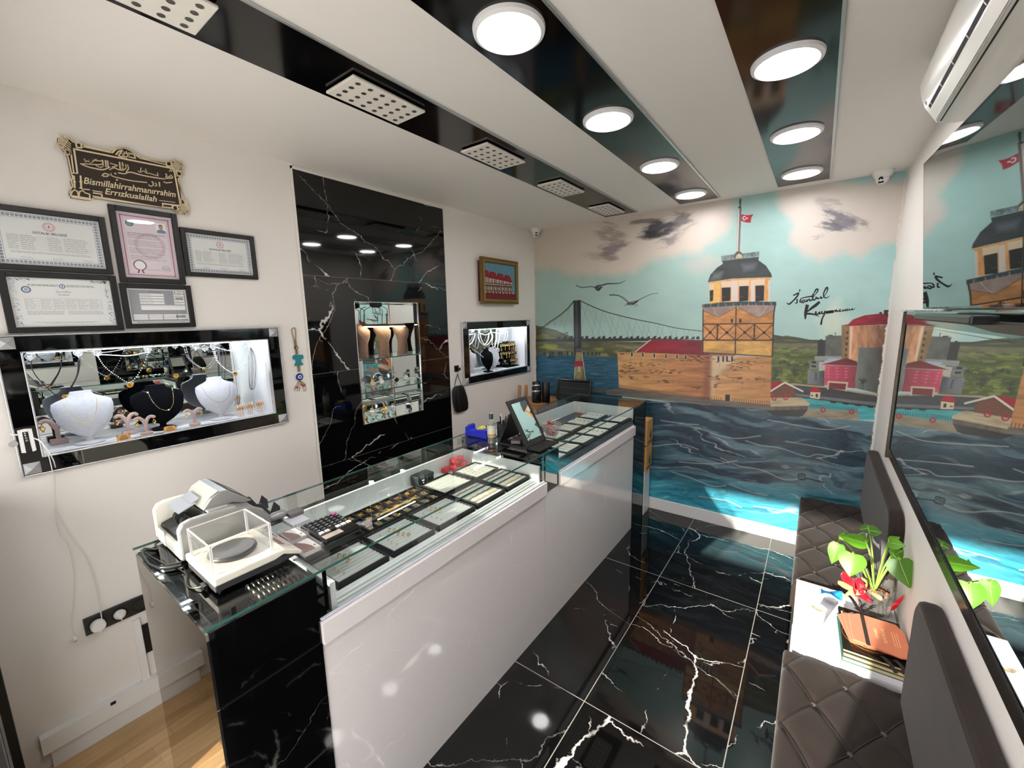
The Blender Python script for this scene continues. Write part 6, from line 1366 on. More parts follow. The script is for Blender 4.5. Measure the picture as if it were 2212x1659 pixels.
bx = thing('small_box', 'small closed black jewellery box at the back of the near display case', 'box', (.745, 1.505, .9305))
MB().box((.716, 1.445, .9305), (.782, 1.560, .968)).build('base', mat('dark leatherette', (38, 46, 52), .5), bx, bev=.003); MB().box((.714, 1.443, .9682), (.784, 1.562, .992)).build('lid', MATS['dark leatherette'], bx, bev=.005)
PK = mat('pink foil', (222, 60, 72), .35, noise=.3, nscale=60)
for k, (y, x, z) in enumerate(((1.700, .735, .931), (1.750, .750, .931), (1.800, .728, .931), (1.842, .752, .931), (1.775, .735, .966), (1.825, .742, .968))):
    s_ = .036; mb = MB(); R = Matrix.Rotation(k*1.1, 3, 'Z') @ Matrix.Rotation(.12*math.sin(k*2), 3, 'X')
    o = mb.obox((x, y, z+.017), (s_, .044, .030), R).build('pink_packet', PK, bev=.006); tag(o, 'crumpled pink wrapped packet in the back corner of the near display case', 'packet', 'pink wrapped packets')
# far case trays: black boards with cream cards
for k, (a, b_) in enumerate(((2.095, 2.285), (2.305, 2.505), (2.540, 2.735), (2.772, 2.965), (3.000, 3.190), (3.240, 3.430))):
    for c_, (x0, x1) in enumerate(((.845, 1.038), (1.060, 1.262))):
        nth = ('nearest', 'second', 'third', 'fourth', 'fifth', 'farthest')[k]
        t = thing('jewellery_tray', nth+(' inner' if c_ == 0 else ' front')+' black tray with a cream card in the far display case', 'tray', ((x0+x1)/2, a, .956), group='trays in the far case')
        MB().box((x0, a-.006, .956), (x1, b_+.006, .972)).build('tray_body', mat('tray navy', (26, 32, 36), .7), t, bev=.002)
        mb = MB(); m_ = PADW
        zig = (k+c_) % 3 == 0 or (c_ == 1 and k in (1, 4))
        if zig:
            for i in range(4):
                ya = a+.008+(b_-a-.016)*i/4; yb = ya+(b_-a-.016)*.17; mb.add([(x0+.03, ya, .9725), (x1-.03, ya+.012, .9725), (x1-.03, yb+.022, .9725), (x0+.03, yb, .9725), (x0+.03, ya, .976), (x1-.03, ya+.012, .976), (x1-.03, yb+.022, .976), (x0+.03, yb, .976)], [(4, 5, 6, 7), (0, 1, 5, 4), (1, 2, 6, 5), (2, 3, 7, 6), (3, 0, 4, 7)])
        else: mb.box((x0+.015, a+.008, .9725), (x1-.015, b_-.008, .978))
        mb.build('card', m_, t)
        for i in range(5):
            if not zig: q = MB().torus((x0+.03+(x1-x0-.06)*i/4, (a+b_)/2+.01*math.sin(i*2), .9815), .0045, .0014, (0, 0, 1), 8, 4).torus((x0+.03+(x1-x0-.06)*i/4, (a+b_)/2+.018, .981), .0035, .0012, (0, 0, 1), 8, 4).build('charm', mat('dull gold', (120, 104, 70), .4, metal=.7), t, smooth=True)

# ---------------------------------------------------------------- money counter
mc = thing('banknote_counter', 'silver banknote counting machine with clear hood at the near end of the counter', 'banknote counter', (.79, .48, ZT))
SLV = mat('silver grey plastic', (150, 150, 148), .32, metal=.25, noise=.03, nscale=30); SLD = mat('dark grey plastic', (70, 70, 72), .35); CREAMP = mat('ivory plastic', (226, 222, 208), .35)
yz = lambda x0: (lambda a_, b_, h: (x0+h, a_, ZT+b_))
side = [(.350, .012), (.612, .004), (.622, .030), (.618, .062), (.600, .090), (.560, .118), (.515, .134), (.420, .140), (.385, .140), (.362, .134), (.350, .115)]
MB().prism(side, yz(.905), .025).build('side_cover', SLV, mc, bev=.006); MB().prism(side, yz(.652), .020).build('side_cover', CREAMP, mc, bev=.005)
MB().prism([(.440, .006), (.608, .006), (.612, .055), (.590, .090), (.545, .122), (.500, .139), (.440, .139)], yz(.672), .233).build('body', SLV, mc, bev=.004)
MB().prism([(.352, .006), (.440, .006), (.440, .070), (.352, .050)], yz(.672), .233).build('base', CREAMP, mc, bev=.003)
hp = MB().prism([(.362, .052), (.438, .072), (.438, .136), (.430, .136), (.428, .082), (.366, .064)], yz(.673), .231); hp.build('hopper', BLACKP, mc)
for x in (.72, .79, .86): MB().cyl((x-.012, .405, ZT+.088), (x+.012, .405, ZT+.088), .014, n=16).build('feed_roller', mat('rubber', (40, 40, 40), .7), mc, smooth=True)
MB().prism([(.435, .139), (.462, .172), (.490, .186), (.512, .186), (.585, .118), (.560, .118), (.520, .134), (.440, .134)], yz(.690), .190).build('hood', SLV, mc, bev=.003)
MB().prism([(.437, .1405), (.463, .1735), (.489, .1872), (.486, .189), (.460, .176), (.434, .142)], yz(.700), .170).build('hood_window', CREAMP, mc)
MB().add([(x, y, ZT+z) for x, y, z in ((.700, .5145, .1855), (.872, .5145, .1855), (.872, .582, .1228), (.700, .582, .1228))], [(0, 1, 2, 3)]).build('display_panel', mat('display panel', (30, 30, 33), .4), mc)
MB().add([(x, y, ZT+z) for x, y, z in ((.795, .525, .1768), (.855, .525, .1768), (.855, .555, .1490), (.795, .555, .1490))], [(0, 1, 2, 3)]).build('screen', BLACKG, mc)
fl = MB().obox((.775, .405, ZT+.146), (.115, .055, .004), Matrix.Rotation(.35, 3, 'X')).obox((.775, .432, ZT+.160), (.100, .030, .004), Matrix.Rotation(.5, 3, 'X')); fl.build('feed_flap', mat('light grey plastic', (176, 178, 180), .3), mc, bev=.001)
MB().box((.700, .350, ZT+.020), (.735, .3515, ZT+.045)).build('yellow_sticker', plain((226, 210, 40), .5), mc)
MB().box((.680, .3495, ZT+.010), (.760, .3512, ZT+.062)).build('label_sheet', plain((236, 236, 232), .5), mc)
MB().box((.672, .605, ZT+.004), (.905, .680, ZT+.010)).build('stacker_tray', SLD, mc)
for x in (.735, .84): MB().prism([(.610, .008), (.690, .008), (.690, .045), (.672, .070), (.655, .030), (.628, .080), (.610, .085)], yz(x), .010).build('stacker_arm', SLD, mc, bev=.002)
MB().tube([(.905, .625, ZT+.036), (.905, .640, ZT+.036), (.905, .672, ZT+.036), (.905, .684, ZT+.036)], [.012, .017, .017, .010], 14).build('grip', SLV, mc, smooth=True)
pc_ = thing('cable', 'thick black power cable with plug lying behind the scale', 'cable', (.80, .30, ZT))
MB().tube([(.940, .345, ZT+.012), (.925, .318, ZT+.012), (.905, .300, ZT+.011)], [.009, .008, .0045], 10).build('plug', BLACKP, pc_, smooth=True)
MB().tube(catmull([(.905, .300, ZT+.007), (.86, .293, ZT+.004), (.82, .288, ZT+.004), (.74, .292, ZT+.004), (.70, .305, ZT+.0038), (.74, .33, ZT+.0038), (.69, .340, ZT+.0038), (.665, .40, ZT+.0038)], 7), .0032, 7).build('cable', BLACKP, pc_, smooth=True)
c2_ = thing('cable', 'thin black cable looping over the near end of the glass top to the scale', 'cable', (.9, .31, ZT))
MB().tube(catmull([(.70, .296, ZT+.0030), (.78, .305, ZT+.0022), (.88, .320, ZT+.0022), (.93, .333, ZT+.003), (1.00, .338, ZT+.0022), (1.06, .322, ZT+.0022), (1.10, .325, ZT+.005), (1.130, .346, ZT+.012)], 7), .0019, 6).build('cable', BLACKP, c2_, smooth=True)
MB().box((1.115, .3385, ZT+.008), (1.145, .3485, ZT+.018)).build('plug', BLACKP, c2_)

# ---------------------------------------------------------------- precision scale
sc = thing('precision_scale', 'ivory jewellery scale with clear draught shield nearest the viewer on the counter', 'scale', (1.08, .45, ZT))
xz = lambda: None
prof = [(.350, .012), (.362, .006), (.560, .006), (.640, .018), (.648, .030), (.600, .040), (.545, .048), (.350, .048)]
MB().prism([(.352, .008), (.530, .006), (.590, .014), (.590, .022), (.530, .030), (.352, .030)], yz(.972), .220).build('under_body', mat('charcoal plastic', (58, 58, 60), .4), sc, bev=.005)
MB().prism([(.350, .030), (.512, .030), (.540, .036), (.590, .012), (.598, .020), (.586, .032), (.545, .052), (.525, .054), (.350, .054)], yz(.966), .232).build('deck', CREAMP, sc, bev=.004)
MB().add([(x, y, ZT+z) for x, y, z in ((.985, .548, .0512), (1.165, .548, .0512), (1.165, .584, .0337), (.985, .584, .0337))], [(0, 1, 2, 3)]).build('keypad', mat('keypad film', (196, 190, 184), .3), sc)
MB().add([(x, y, ZT+z+.0006) for x, y, z in ((1.08, .550, .0502), (1.15, .550, .0502), (1.15, .566, .0425), (1.08, .566, .0425))], [(0, 1, 2, 3)]).build('display', plain((150, 110, 100), .2), sc)
for k in range(4): MB().box((.995+.02*k, .5745, ZT+.0380), (1.007+.02*k, .578, ZT+.0392)).build('key', plain((70, 66, 66) if k else (160, 50, 50), .4), sc)
MB().lathe([(.052, 0), (.062, .003), (.066, .010), (.064, .0145), (.058, .0145)], (1.085, .440, ZT+.0545), n=36).build('pan_ring', mat('dark ring', (40, 40, 42), .3), sc, smooth=True)
MB().cyl((1.085, .440, ZT+.0688), (1.085, .440, ZT+.0715), .0590, n=40).build('pan', mat('satin steel pan', (120, 118, 114), .38, metal=.8), sc, smooth=True)
sh = MB(); x0, x1, y0, y1, za, zb = .995, 1.178, .356, .520, ZT+.0545, ZT+.143
for q in ((x0, x0+.003, y0, y1), (x1-.003, x1, y0, y1), (x0, x1, y0, y0+.003), (x0, x1, y1-.003, y1)): sh.box((q[0], q[2], za), (q[1], q[3], zb))
sh.build('draught_shield', ACRYL, sc); ed = MB(); EDG = mat('acrylic edge', (226, 224, 216), .2)
for x in (x0, x1-.006):
    for y in (y0, y1-.006): ed.box((x, y, za), (x+.006, y+.006, zb))
for q in ((x0, x0+.0035, y0, y1), (x1-.0035, x1, y0, y1), (x0, x1, y0, y0+.0035), (x0, x1, y1-.0035, y1)): ed.box((q[0], q[2], zb-.002), (q[1], q[3], zb+.001))
ed.build('shield_edge', thin_glass('acrylic rim', (.99, .98, .94), 1.9, dens=.5), sc)
for x in (.985, 1.175):
    for y in (.37, .55): MB().cyl((x, y, ZT+.0003), (x, y, ZT+.010), .008, n=12).build('foot', BLACKP, sc)
# card boxes and calculator
for k, (x, y) in enumerate(((1.172, .622), (1.062, .632))):
    t = thing('card_box', ('front', 'rear')[k]+' clear box of business cards between scale and calculator', 'card box', (x, y, ZT+.0002), (0, 0, -.02), 'clear card boxes')
    mb = MB()
    for lo, hi in (((-.048, -.033, 0), (.048, .033, .003)), ((-.048, -.033, .003), (-.045, .033, .028)), ((.045, -.033, .003), (.048, .033, .028)), ((-.045, -.033, .003), (.045, -.030, .028)), ((-.045, .030, .003), (.045, .033, .028))): mb.box(lo, hi)
    for sx in (-1, 1):
        for sy in (-1, 1): mb.box((sx*.043, sy*.028, 0), (sx*.050, sy*.035, .032))
    mb.build('box', ACRYL, t, local=True)
    MB().box((-.043, -.028, .0032), (.043, .028, .018)).build('cards', plain((226, 220, 216), .5), t, local=True)
    cd2 = MB().add([(-.043, -.028, .0184), (.043, -.028, .0184), (.043, .010, .0184), (.018, .012, .0184), (-.012, .004, .0184), (-.043, -.012, .0184)], [tuple(range(6))])
    cd2.build('card_print', plain((126, 100, 92), .5), t, local=True)
    MB().add([(.012, .018, .0186), (.024, .018, .0186), (.018, .026, .0186)], [(0, 1, 2)]).build('card_logo', plain((60, 66, 74), .5), t, local=True)
ca = thing('calculator', 'black desk calculator with a magenta key lying on the glass top', 'calculator', (1.110, .742, ZT+.0002), (0, 0, -.03))
MB().box((-.085, -.068, 0), (.098, .068, .020)).build('body', mat('glossy black plastic', (20, 20, 22), .15, coat=.4), ca, local=True, bev=.006)
MB().box((.058, -.060, .0202), (.088, .006, .0210)).build('display', plain((170, 158, 146), .2), ca, local=True)
MB().box((.058, .010, .0202), (.088, .060, .0210)).build('solar_panel', mat('solar cell', (34, 30, 28), .1), ca, local=True)
for i in range(6):
    for j in range(6):
        c_ = plain((150, 30, 96), .35) if (i, j) == (0, 5) else (plain((212, 208, 202), .3) if i == 5 and j != 2 else mat('calculator key', (36, 36, 40), .3))
        x, y = -.074+i*.0205, -.056+j*.0205; k_ = MB().box((x, y, .0196), (x+.016, y+.016, .0245)).build('key', c_, ca, local=True, bev=.0015)
        if i < 5: MB().box((x+.006, y+.005, .0246), (x+.0075, y+.011, .0249)).box((x+.0075, y+.0085, .0246), (x+.011, y+.0100, .0249)).build('key_mark', plain((200, 200, 200)), k_, local=True)
ps = thing('paper_block', 'white block of paper under a grey case behind the calculator', 'paper', (.90, .72, ZT))
MB().box((.905, .670, ZT+.0002), (.985, .735, ZT+.012)).build('paper', plain((206, 206, 214), .6), ps); MB().box((.880, .690, ZT+.0125), (.925, .745, ZT+.030)).build('grey_case', mat('grey case', (112, 108, 106), .4), ps, bev=.004)
# ring holder inside the near desk
rh = thing('ring_holder', 'dark ribbed ring roll stored under the glass near the scale', 'ring holder', (1.18, .52, 1.0125))
for k in range(3):
    mb = MB()
    for j in range(9): mb.torus((1.140+.035*k, .450+.014*j, 1.040), .0155, .0042, (0, 1, 0), 16, 5)
    mb.build('roll', mat('gunmetal', (70, 66, 62), .3, metal=.7), rh, smooth=True)
# ---------------------------------------------------------------- things on the desk between the cases
tp = thing('tape_dispenser', 'blue adhesive tape dispenser on the black glass desk', 'tape dispenser', (.76, 1.965, ZT+.0002))
BLU = mat('blue plastic', (30, 44, 190), .3)
xzf = lambda y0: (lambda a_, b_, h: (a_, y0+h, ZT+.0002+b_))
MB().prism([(.690, 0), (.872, 0), (.872, .010), (.858, .052), (.835, .058), (.800, .052), (.790, .050), (.760, .036), (.742, .034), (.730, .042), (.728, .068), (.716, .074), (.712, .060), (.700, .064), (.690, .050)], xzf(1.935), .060).build('body', BLU, tp, bev=.003)
MB().cyl((.808, 1.945, ZT+.048), (.808, 1.985, ZT+.048), .024, n=24).build('tape_roll', mat('yellow tape', (210, 200, 70), .4), tp, smooth=True); MB().box((.712, 1.938, ZT+.070), (.722, 1.990, ZT+.078)).build('cutter', STEEL, tp)
bt = thing('cologne_bottle', 'clear cologne bottle with a dark green cap and pale label', 'bottle', (.938, 1.905, ZT+.0002))
CLR = thin_glass('bottle plastic', (.90, .91, .86), 1.6, dens=.10)
MB().lathe([(.024, 0), (.026, .004), (.026, .120), (.024, .138), (.013, .150), (.0115, .152)], n=28, caps=False).build('bottle_body', CLR, bt, local=True, smooth=True)
MB().cyl((0, 0, .002), (0, 0, .060), .0240, n=24).build('cologne', mat('pale cologne', (206, 202, 176), .05, trans=.8), bt, local=True, smooth=True)
MB().lathe([(.0264, .040), (.0264, .112)], n=28, caps=False).build('label', mat('label paper', (216, 216, 196), .5, noise=.35, nscale=120), bt, local=True, smooth=True)
MB().lathe([(.0265, .044), (.0265, .058)], n=28, caps=False).build('label_band', plain((190, 140, 80), .5), bt, local=True, smooth=True)
MB().lathe([(.0125, .150), (.0130, .153), (.0125, .180), (.010, .183)], n=20).build('cap', mat('dark green cap', (26, 66, 56), .3), bt, local=True, smooth=True)
pp = thing('pen_cup', 'black mesh pen cup holding pens behind the cologne bottle', 'pen cup', (.925, 2.035, ZT+.0002))
MB().lathe([(.033, 0), (.036, .002), (.038, .095), (.036, .096), (.034, .004), (.0, .004)], n=24, caps=False).build('cup', mat('dark mesh', (46, 46, 48), .5), pp, local=True, smooth=True)
for k, (dx, dy, tx, ty, c_) in enumerate(((.010, .005, .3, .25, (30, 30, 32)), (-.012, .008, -.25, .2, (220, 220, 220)), (.0, -.014, .15, -.3, (24, 24, 26)), (.014, -.010, .35, -.05, (60, 60, 66)))):
    o = MB().cyl((0, 0, 0), (0, 0, .135), .0042, n=8).cyl((0, 0, .135), (0, 0, .145), .0042, .002, n=8).build('pen', plain(c_, .3)); o.location = (.925+dx, 2.035+dy, ZT+.006); o.rotation_euler = (ty*-.5, tx*.5, 0)
    tag(o, ('black pen leaning towards the mirror in the mesh cup', 'white pen in the mesh cup', 'black pen leaning towards the wall in the mesh cup', 'grey pen at the right of the mesh cup')[k], 'pen', 'pens in the cup')
ms = thing('mirror_stand', 'folding black table mirror standing on a shallow black tray', 'table mirror', (1.14, 2.01, ZT+.0002))
BL2 = mat('black leatherette', (20, 20, 20), .55, bump=.1, bscale=400)
MB().box((.990, 1.905, ZT+.0002), (1.200, 2.112, ZT+.004)).box((.990, 1.905, ZT+.004), (1.200, 1.911, ZT+.012)).box((.990, 2.106, ZT+.004), (1.200, 2.112, ZT+.012)).build('tray', BL2, ms)
MB().box((1.202, 1.905, ZT+.0002), (1.290, 2.112, ZT+.012)).build('flap', BL2, ms, bev=.003)
A_ = Vector((1.200, 0, ZT+.012)); B_ = Vector((1.052, 0, ZT+.268)); u = (B_-A_).normalized(); n_ = Vector((u.z, 0, -u.x)); c_ = (A_+B_)/2
R = Matrix((n_, Vector((0, 1, 0)), u)).transposed()
MB().obox(c_+Vector((0, 2.0085, 0)), (.012, .205, (B_-A_).length), R).build('front_leaf', BL2, ms, bev=.002)
MB().obox(c_+Vector((0, 2.0085, 0))+n_*.0066+u*.004, (.001, .150, (B_-A_).length-.060), R).build('mirror', MIRROR, ms)
A2 = Vector((.994, 0, ZT+.012)); B2 = Vector((1.080, 0, ZT+.200)); u2 = (B2-A2).normalized(); n2 = Vector((u2.z, 0, -u2.x)); R2 = Matrix((n2, Vector((0, 1, 0)), u2)).transposed()
MB().obox((A2+B2)/2+Vector((0, 2.0085, 0)), (.008, .200, (B2-A2).length), R2).build('rear_leaf', BL2, ms, bev=.002)
tag(MB().obox((1.070, 1.985, ZT+.0162), (.060, .105, .022), Matrix.Rotation(.5, 3, 'Z')).build('phone_case', mat('mauve grey case', (128, 116, 118), .4), bev=.006), 'grey mauve case lying in the tray under the folding mirror', 'phone case')
for k in range(4):
    o = MB().obox((1.125+.014*k, 2.01-.010*k, ZT+.0085), (.010, .075, .008), Matrix.Rotation(.75, 3, 'Z')).build('tweezers', mat('dark tweezers', (50, 50, 52), .3, metal=.5), bev=.002); tag(o, 'dark slim tool lying in the tray under the folding mirror', 'tool', 'tools under the mirror')
bw = thing('candy_bowl', 'cut glass bowl of wrapped sweets behind the folding mirror', 'bowl', (1.190, 2.195, ZT+.0002))
MB().lathe([(.030, 0), (.034, .004), (.050, .040), (.060, .075), (.062, .092), (.059, .092), (.056, .072), (.046, .040), (.030, .008)], n=24, caps=False).build('bowl', thin_glass('cut crystal', (.92, .93, .93), 1.8, dens=.12), bw, local=True, smooth=True)
rc = random.Random(4)
for k in range(46):
    a = rc.random()*2*PI; z = .015+.07*(k/46); r = (.026+.25*z)*math.sqrt(rc.random()); c_ = [(196, 160, 110), (190, 70, 80), (206, 190, 160), (170, 90, 60), (150, 40, 60)][k % 5]
    o = MB().sphere((1.190+r*math.cos(a), 2.195+r*math.sin(a), ZT+z), .0078, 7, 5, sc=(1.3, 1, .8)).build('sweet', mat('sweet wrapper %d' % (k % 5), c_, .25, coat=.3), smooth=True); tag(o, 'small wrapped sweet in the cut glass bowl', 'sweet', 'sweets in the bowl')
o = MB().sphere((0, 0, 0), .0125, 12, 8).build('lollipop', mat('magenta lollipop', (160, 20, 80), .2, coat=.4), smooth=True); o.location = (1.178, 2.190, ZT+.098)
MB().cyl((.008, .004, .003), (.060, .036, .030), .0018, n=6).build('stick', WHITE_PL, o); tag(o, 'magenta lollipop with white stick on top of the sweets', 'lollipop')

# ---------------------------------------------------------------- behind and beside the far end
chh = thing('office_chair', 'black mesh backed chair standing between counter and mural', 'chair', (.60, 3.55, 0))
TL_, TR_ = P(1206, 820, 1, 3.74), P(1276, 826, 1, 3.74); BR_, BL_ = Vector((TR_.x-.012, 3.70, .80)), Vector((TL_.x-.012, 3.70, .80))
MESH = mat('mesh back', (20, 22, 26), .5, noise=.6, nscale=260)
mb = MB(); mb.grid(lambda u, v: tuple((BL_*(1-u)+BR_*u)*(1-v)+(TL_*(1-u)+TR_*u)*v+Vector((0, .02*math.sin(PI*u), 0))), 10, 8); mb.build('backrest', MESH, chh, solid=.012)
MB().tube([BL_, TL_, TL_+Vector((.01, 0, .004)), TR_+Vector((-.01, 0, .004)), TR_, BR_], .012, 8).build('back_frame', BLACKP, chh, smooth=True)
sl_ = MB()
for k in range(6): z = .86+k*.06; sl_.tube([(TL_.x+.03, 3.72, z+.03), ((TL_.x+TR_.x)/2, 3.735, z+.026), (TR_.x-.03, 3.72, z+.03)], .0022, 5)
sl_.build('back_ribs', plain((52, 54, 58), .5), chh)
MB().box((.375, 3.16, .42), (.645, 3.58, .50)).build('seat', BLACKM, chh, bev=.02); MB().cyl((.51, 3.33, .08), (.51, 3.33, .42), .025, n=14).build('gas_lift', CHROME, chh)
MB().tube([(.51, 3.50, .46), (.51, 3.68, .55), (.51, 3.70, .80)], .014, 8).build('back_stem', BLACKP, chh)
for k in range(5):
    a = k*2*PI/5; L_ = MB().tube([(.51, 3.33, .09), (.51+.10*math.cos(a), 3.33+.10*math.sin(a), .065)], [.022, .014], 8).build('base_leg', BLACKP, chh, smooth=True)
    MB().cyl((.51+.11*math.cos(a)-.010*math.sin(a), 3.33+.11*math.sin(a)+.010*math.cos(a), .028), (.51+.11*math.cos(a)+.010*math.sin(a), 3.33+.11*math.sin(a)-.010*math.cos(a), .028), .028, n=14).build('caster', BLACKM, L_)
sd_ = thing('side_cupboard', 'low brown cupboard in the corner under the mural', 'cupboard', (.17, 3.6, 0))
MB().box((.02, 3.38, 0), (.36, 3.83, 1.0)).build('body', mat('brown wood', (150, 104, 66), .5, noise=.2, nscale=20), sd_, bev=.003)
for z0 in (.03, .52): d_ = MB().box((.045, 3.366, z0), (.335, 3.379, z0+.45)).build('door', MATS['brown wood'], sd_, bev=.003); MB().box((.30, 3.352, z0+.20), (.31, 3.366, z0+.28)).build('handle', CHROME, d_)
th = thing('thermos', 'black vacuum flask with two steel rings on the corner cupboard', 'flask', (.262, 3.46, 1.0005))
MB().lathe([(.046, 0), (.048, .005), (.048, .150), (.044, .158), (.042, .205), (.040, .212)], n=28).build('body', mat('flask black', (14, 14, 15), .25), th, local=True, smooth=True)
for z in (.112, .172): MB().lathe([(.0485, z), (.0492, z+.002), (.0492, z+.013), (.0485, z+.015)], n=28, caps=False).build('ring', CHROME, th, local=True, smooth=True)
bb = thing('black_canister', 'tall plain black canister beside the flask', 'canister', (.335, 3.52, 1.0005)); MB().lathe([(.040, 0), (.042, .004), (.042, .200), (.038, .208)], n=24).build('body', BLACKP, bb, local=True, smooth=True)
for k, (y, lb) in enumerate(((3.40, 'thin wooden board leaning at the wall nearest the flask'), (3.445, 'second thin wooden board leaning at the wall beside the flask'))):
    tag(MB().obox((.085+.05*k, y+.012, 1.085), (.035, .012, .170), Matrix.Rotation(-.06, 3, 'X')).build('wooden_board', mat('pale brown board', (158, 112, 76), .5, noise=.2, nscale=25), bev=.003), lb, 'board')
CARD = mat('corrugated card', (188, 146, 92), .75, noise=.1, nscale=15)
wc = thing('drawer_unit', 'narrow white cabinet under the cartons beside the mural', 'cabinet', (1.24, 3.74, 0))
MB().box((1.10, 3.645, .0), (1.318, 3.80, .425)).build('body', WHITE_LAM, wc, bev=.003); MB().box((1.12, 3.66, .03), (1.132, 3.79, .40)).build('inner_edge', WHITE_LAM, wc)
for k, z in enumerate((.4255, .6725)):
    t = thing('carton', ('lower', 'upper')[k]+' brown carton with green leaf print behind the far counter end', 'carton', (1.22, 3.72, z), group='brown cartons')
    MB().box((1.10, 3.645, z), (1.330, 3.805, z+.235)).build('box', CARD, t, bev=.002)
    MB().box((1.10, 3.72, z+.2352), (1.330, 3.735, z+.2358)).build('tape', mat('parcel tape', (170, 130, 76), .3), t)
    lf = MB()
    for a, l_ in ((-.5, .07), (-.2, .10), (.05, .12), (.3, .09), (.55, .06)):
        p0 = Vector((1.3306, 3.745, z+.045)); p1 = p0+Vector((0, l_*math.sin(a), l_*math.cos(a))); s_ = Vector((0, math.cos(a), -math.sin(a)))*.010; lf.add([p0, (p0+p1)/2+s_, p1, (p0+p1)/2-s_], [(0, 1, 2, 3)])
    lf.build('leaf_print', plain((52, 112, 60), .6), t)
    MB().box((1.3302, 3.66, z+.020), (1.3306, 3.80, z+.034)).build('dark_band', plain((60, 56, 44), .6), t)
# scraps on the oak floor
for k, (pts, lb) in enumerate(((((170, 1585), (190, 1583), (205, 1586), (220, 1592)), 'short copper wire scrap on the oak floor near the skirting'),)):
    o = MB().tube(catmull([P(x, y, 2, .003) for x, y in pts], 5), .0014, 5).build('wire_scrap', mat('copper wire', (176, 92, 52), .4, metal=.5)); tag(o, lb, 'wire')
# ================================================================ seats along the mirror wall
SUEDE = mat('dark taupe suede', (46, 39, 36), .85, noise=.4, nscale=9, sheen=.12, bump=.15, bscale=500, spec=.2); PIPE = mat('dark piping', (34, 29, 28), .7)
BTN = [(2.601, 1.671)]
def cushion(name, label, x0, x1, y0, y1, zb, zt, ox, oy, px_, py_, group):
    t = thing(name, label, 'bench seat', ((x0+x1)/2, (y0+y1)/2, 0), group=group)
    MB().box((x0+.012, y0+.004, 0), (x1, y1-.004, zb-.002)).build('base', mat('black bench box', (18, 17, 17), .5), t)
    nu, nv = 64, int(64*(y1-y0)/(x1-x0)); r = .028
    def f(a, b):
        x = x0+(x1-x0)*a; y = y0+(y1-y0)*b; e_ = min(x-x0, x1-x, y-y0, y1-y); z = zt
        if e_ < r: z = zt-r+math.sqrt(max(0, r*r-(r-e_)**2))
        u, v = (x-ox)/px_, (y-oy)/py_; d1 = abs((u+v)/2-round((u+v)/2)); d2 = abs((u-v)/2-round((u-v)/2))
        dm = min(d1, d2)*min(px_, py_)*1.3; z -= .006*math.exp(-(dm/.010)**2)*(1 if e_ > .006 else .3)
        du, dv = d1+d2, abs(d1-d2); z -= .008*math.exp(-((d1+d2)*px_/.020)**2)
        return (x, y, z)
    mb = MB(); mb.grid(f, nu, nv); n0 = len(mb.v); ring = [i for i in range(nu+1)]+[j*(nu+1)+nu for j in range(1, nv+1)]+[nv*(nu+1)+i for i in range(nu-1, -1, -1)]+[j*(nu+1) for j in range(nv-1, 0, -1)]
    k = len(ring); mb.v += [(mb.v[i][0], mb.v[i][1], zb) for i in ring]
    for i in range(k): mb.f.append((ring[i], ring[(i+1) % k], n0+(i+1) % k, n0+i)); mb.m.append(0)
    mb.f.append(tuple(range(n0, n0+k))); mb.m.append(0)
    c_ = mb.build('cushion', SUEDE, t, smooth=True)
    i0 = -3
    for i in range(-4, 5):
        for j in range(-12, 13):
            if (i+j) % 2: continue
            x, y = ox+i*px_, oy+j*py_
            if x0+.02 < x < x1-.02 and y0+.02 < y < y1-.02: MB().sphere((x, y, zt-.014), .011, 10, 6, sc=(1, 1, .5)).build('button', mat('suede button', (78, 68, 62), .7), c_, smooth=True)
    # piping along the diamond seams
    pb = MB()
    for s_ in (1, -1):
        for n in range(-14, 15, 2):
            pts = []
            for q in range(61):
                y = y0+(y1-y0)*q/60; v = (y-oy)/py_; x = ox+(n-s_*v)*px_
                if x0+.004 < x < x1-.004: pts.append((x, y, f((x-x0)/(x1-x0), (y-y0)/(y1-y0))[2]+.0012))
            if len(pts) > 2: pb.tube(pts, .0026, 5)
    pb.build('seam_piping', PIPE, c_)
    return t
cushion('bench_seat', 'dark taupe tufted bench seat nearest the viewer beside the white side table', 2.494, 2.876, .70, 1.908, .33, .472, 2.601, 1.671, .095, .1475, 'tufted bench seats')
cushion('bench_seat', 'dark tufted bench seat between the white side table and the mural', 2.498, 2.876, 2.436, 3.690, .33, .478, 2.69, 3.05, .095, .1475, 'tufted bench seats')
def backrest(label, y0, y1):
    t = thing('backrest_pad', label, 'backrest', (2.86, (y0+y1)/2, .5), group='wall backrests')
    nu, nv = 40, 20; x1, z0, z1, r = 2.8925, .50, .945, .10
    out = []
    for cy_, cz_, a0 in ((y1-r, z1-r, 0), (y0+r, z1-r, PI/2)): out += [(cy_+r*math.cos(a0+PI/2*i/8), cz_+r*math.sin(a0+PI/2*i/8)) for i in range(9)]
    out += [(y0, z0), (y1, z0)]
    MB().prism(out, lambda a, b, h: (2.838+h, a, b), .054).build('pad', SUEDE, t, bev=.016)
    return t
backrest('dark suede backrest on the wall behind the nearest bench seat', .72, 1.800)
backrest('dark suede backrest on the wall behind the far bench seat', 2.420, 3.610)
tb = thing('side_table', 'glossy white side table between the two tufted bench seats', 'side table', (2.70, 2.17, 0))
GW = mat('glossy white', (236, 234, 236), .12, coat=.4)
MB().box((2.518, 1.916, .474), (2.888, 2.424, .500)).build('table_top', GW, tb, bev=.002); MB().box((2.524, 1.922, .03), (2.886, 2.418, .4735)).build('body', GW, tb, bev=.002)
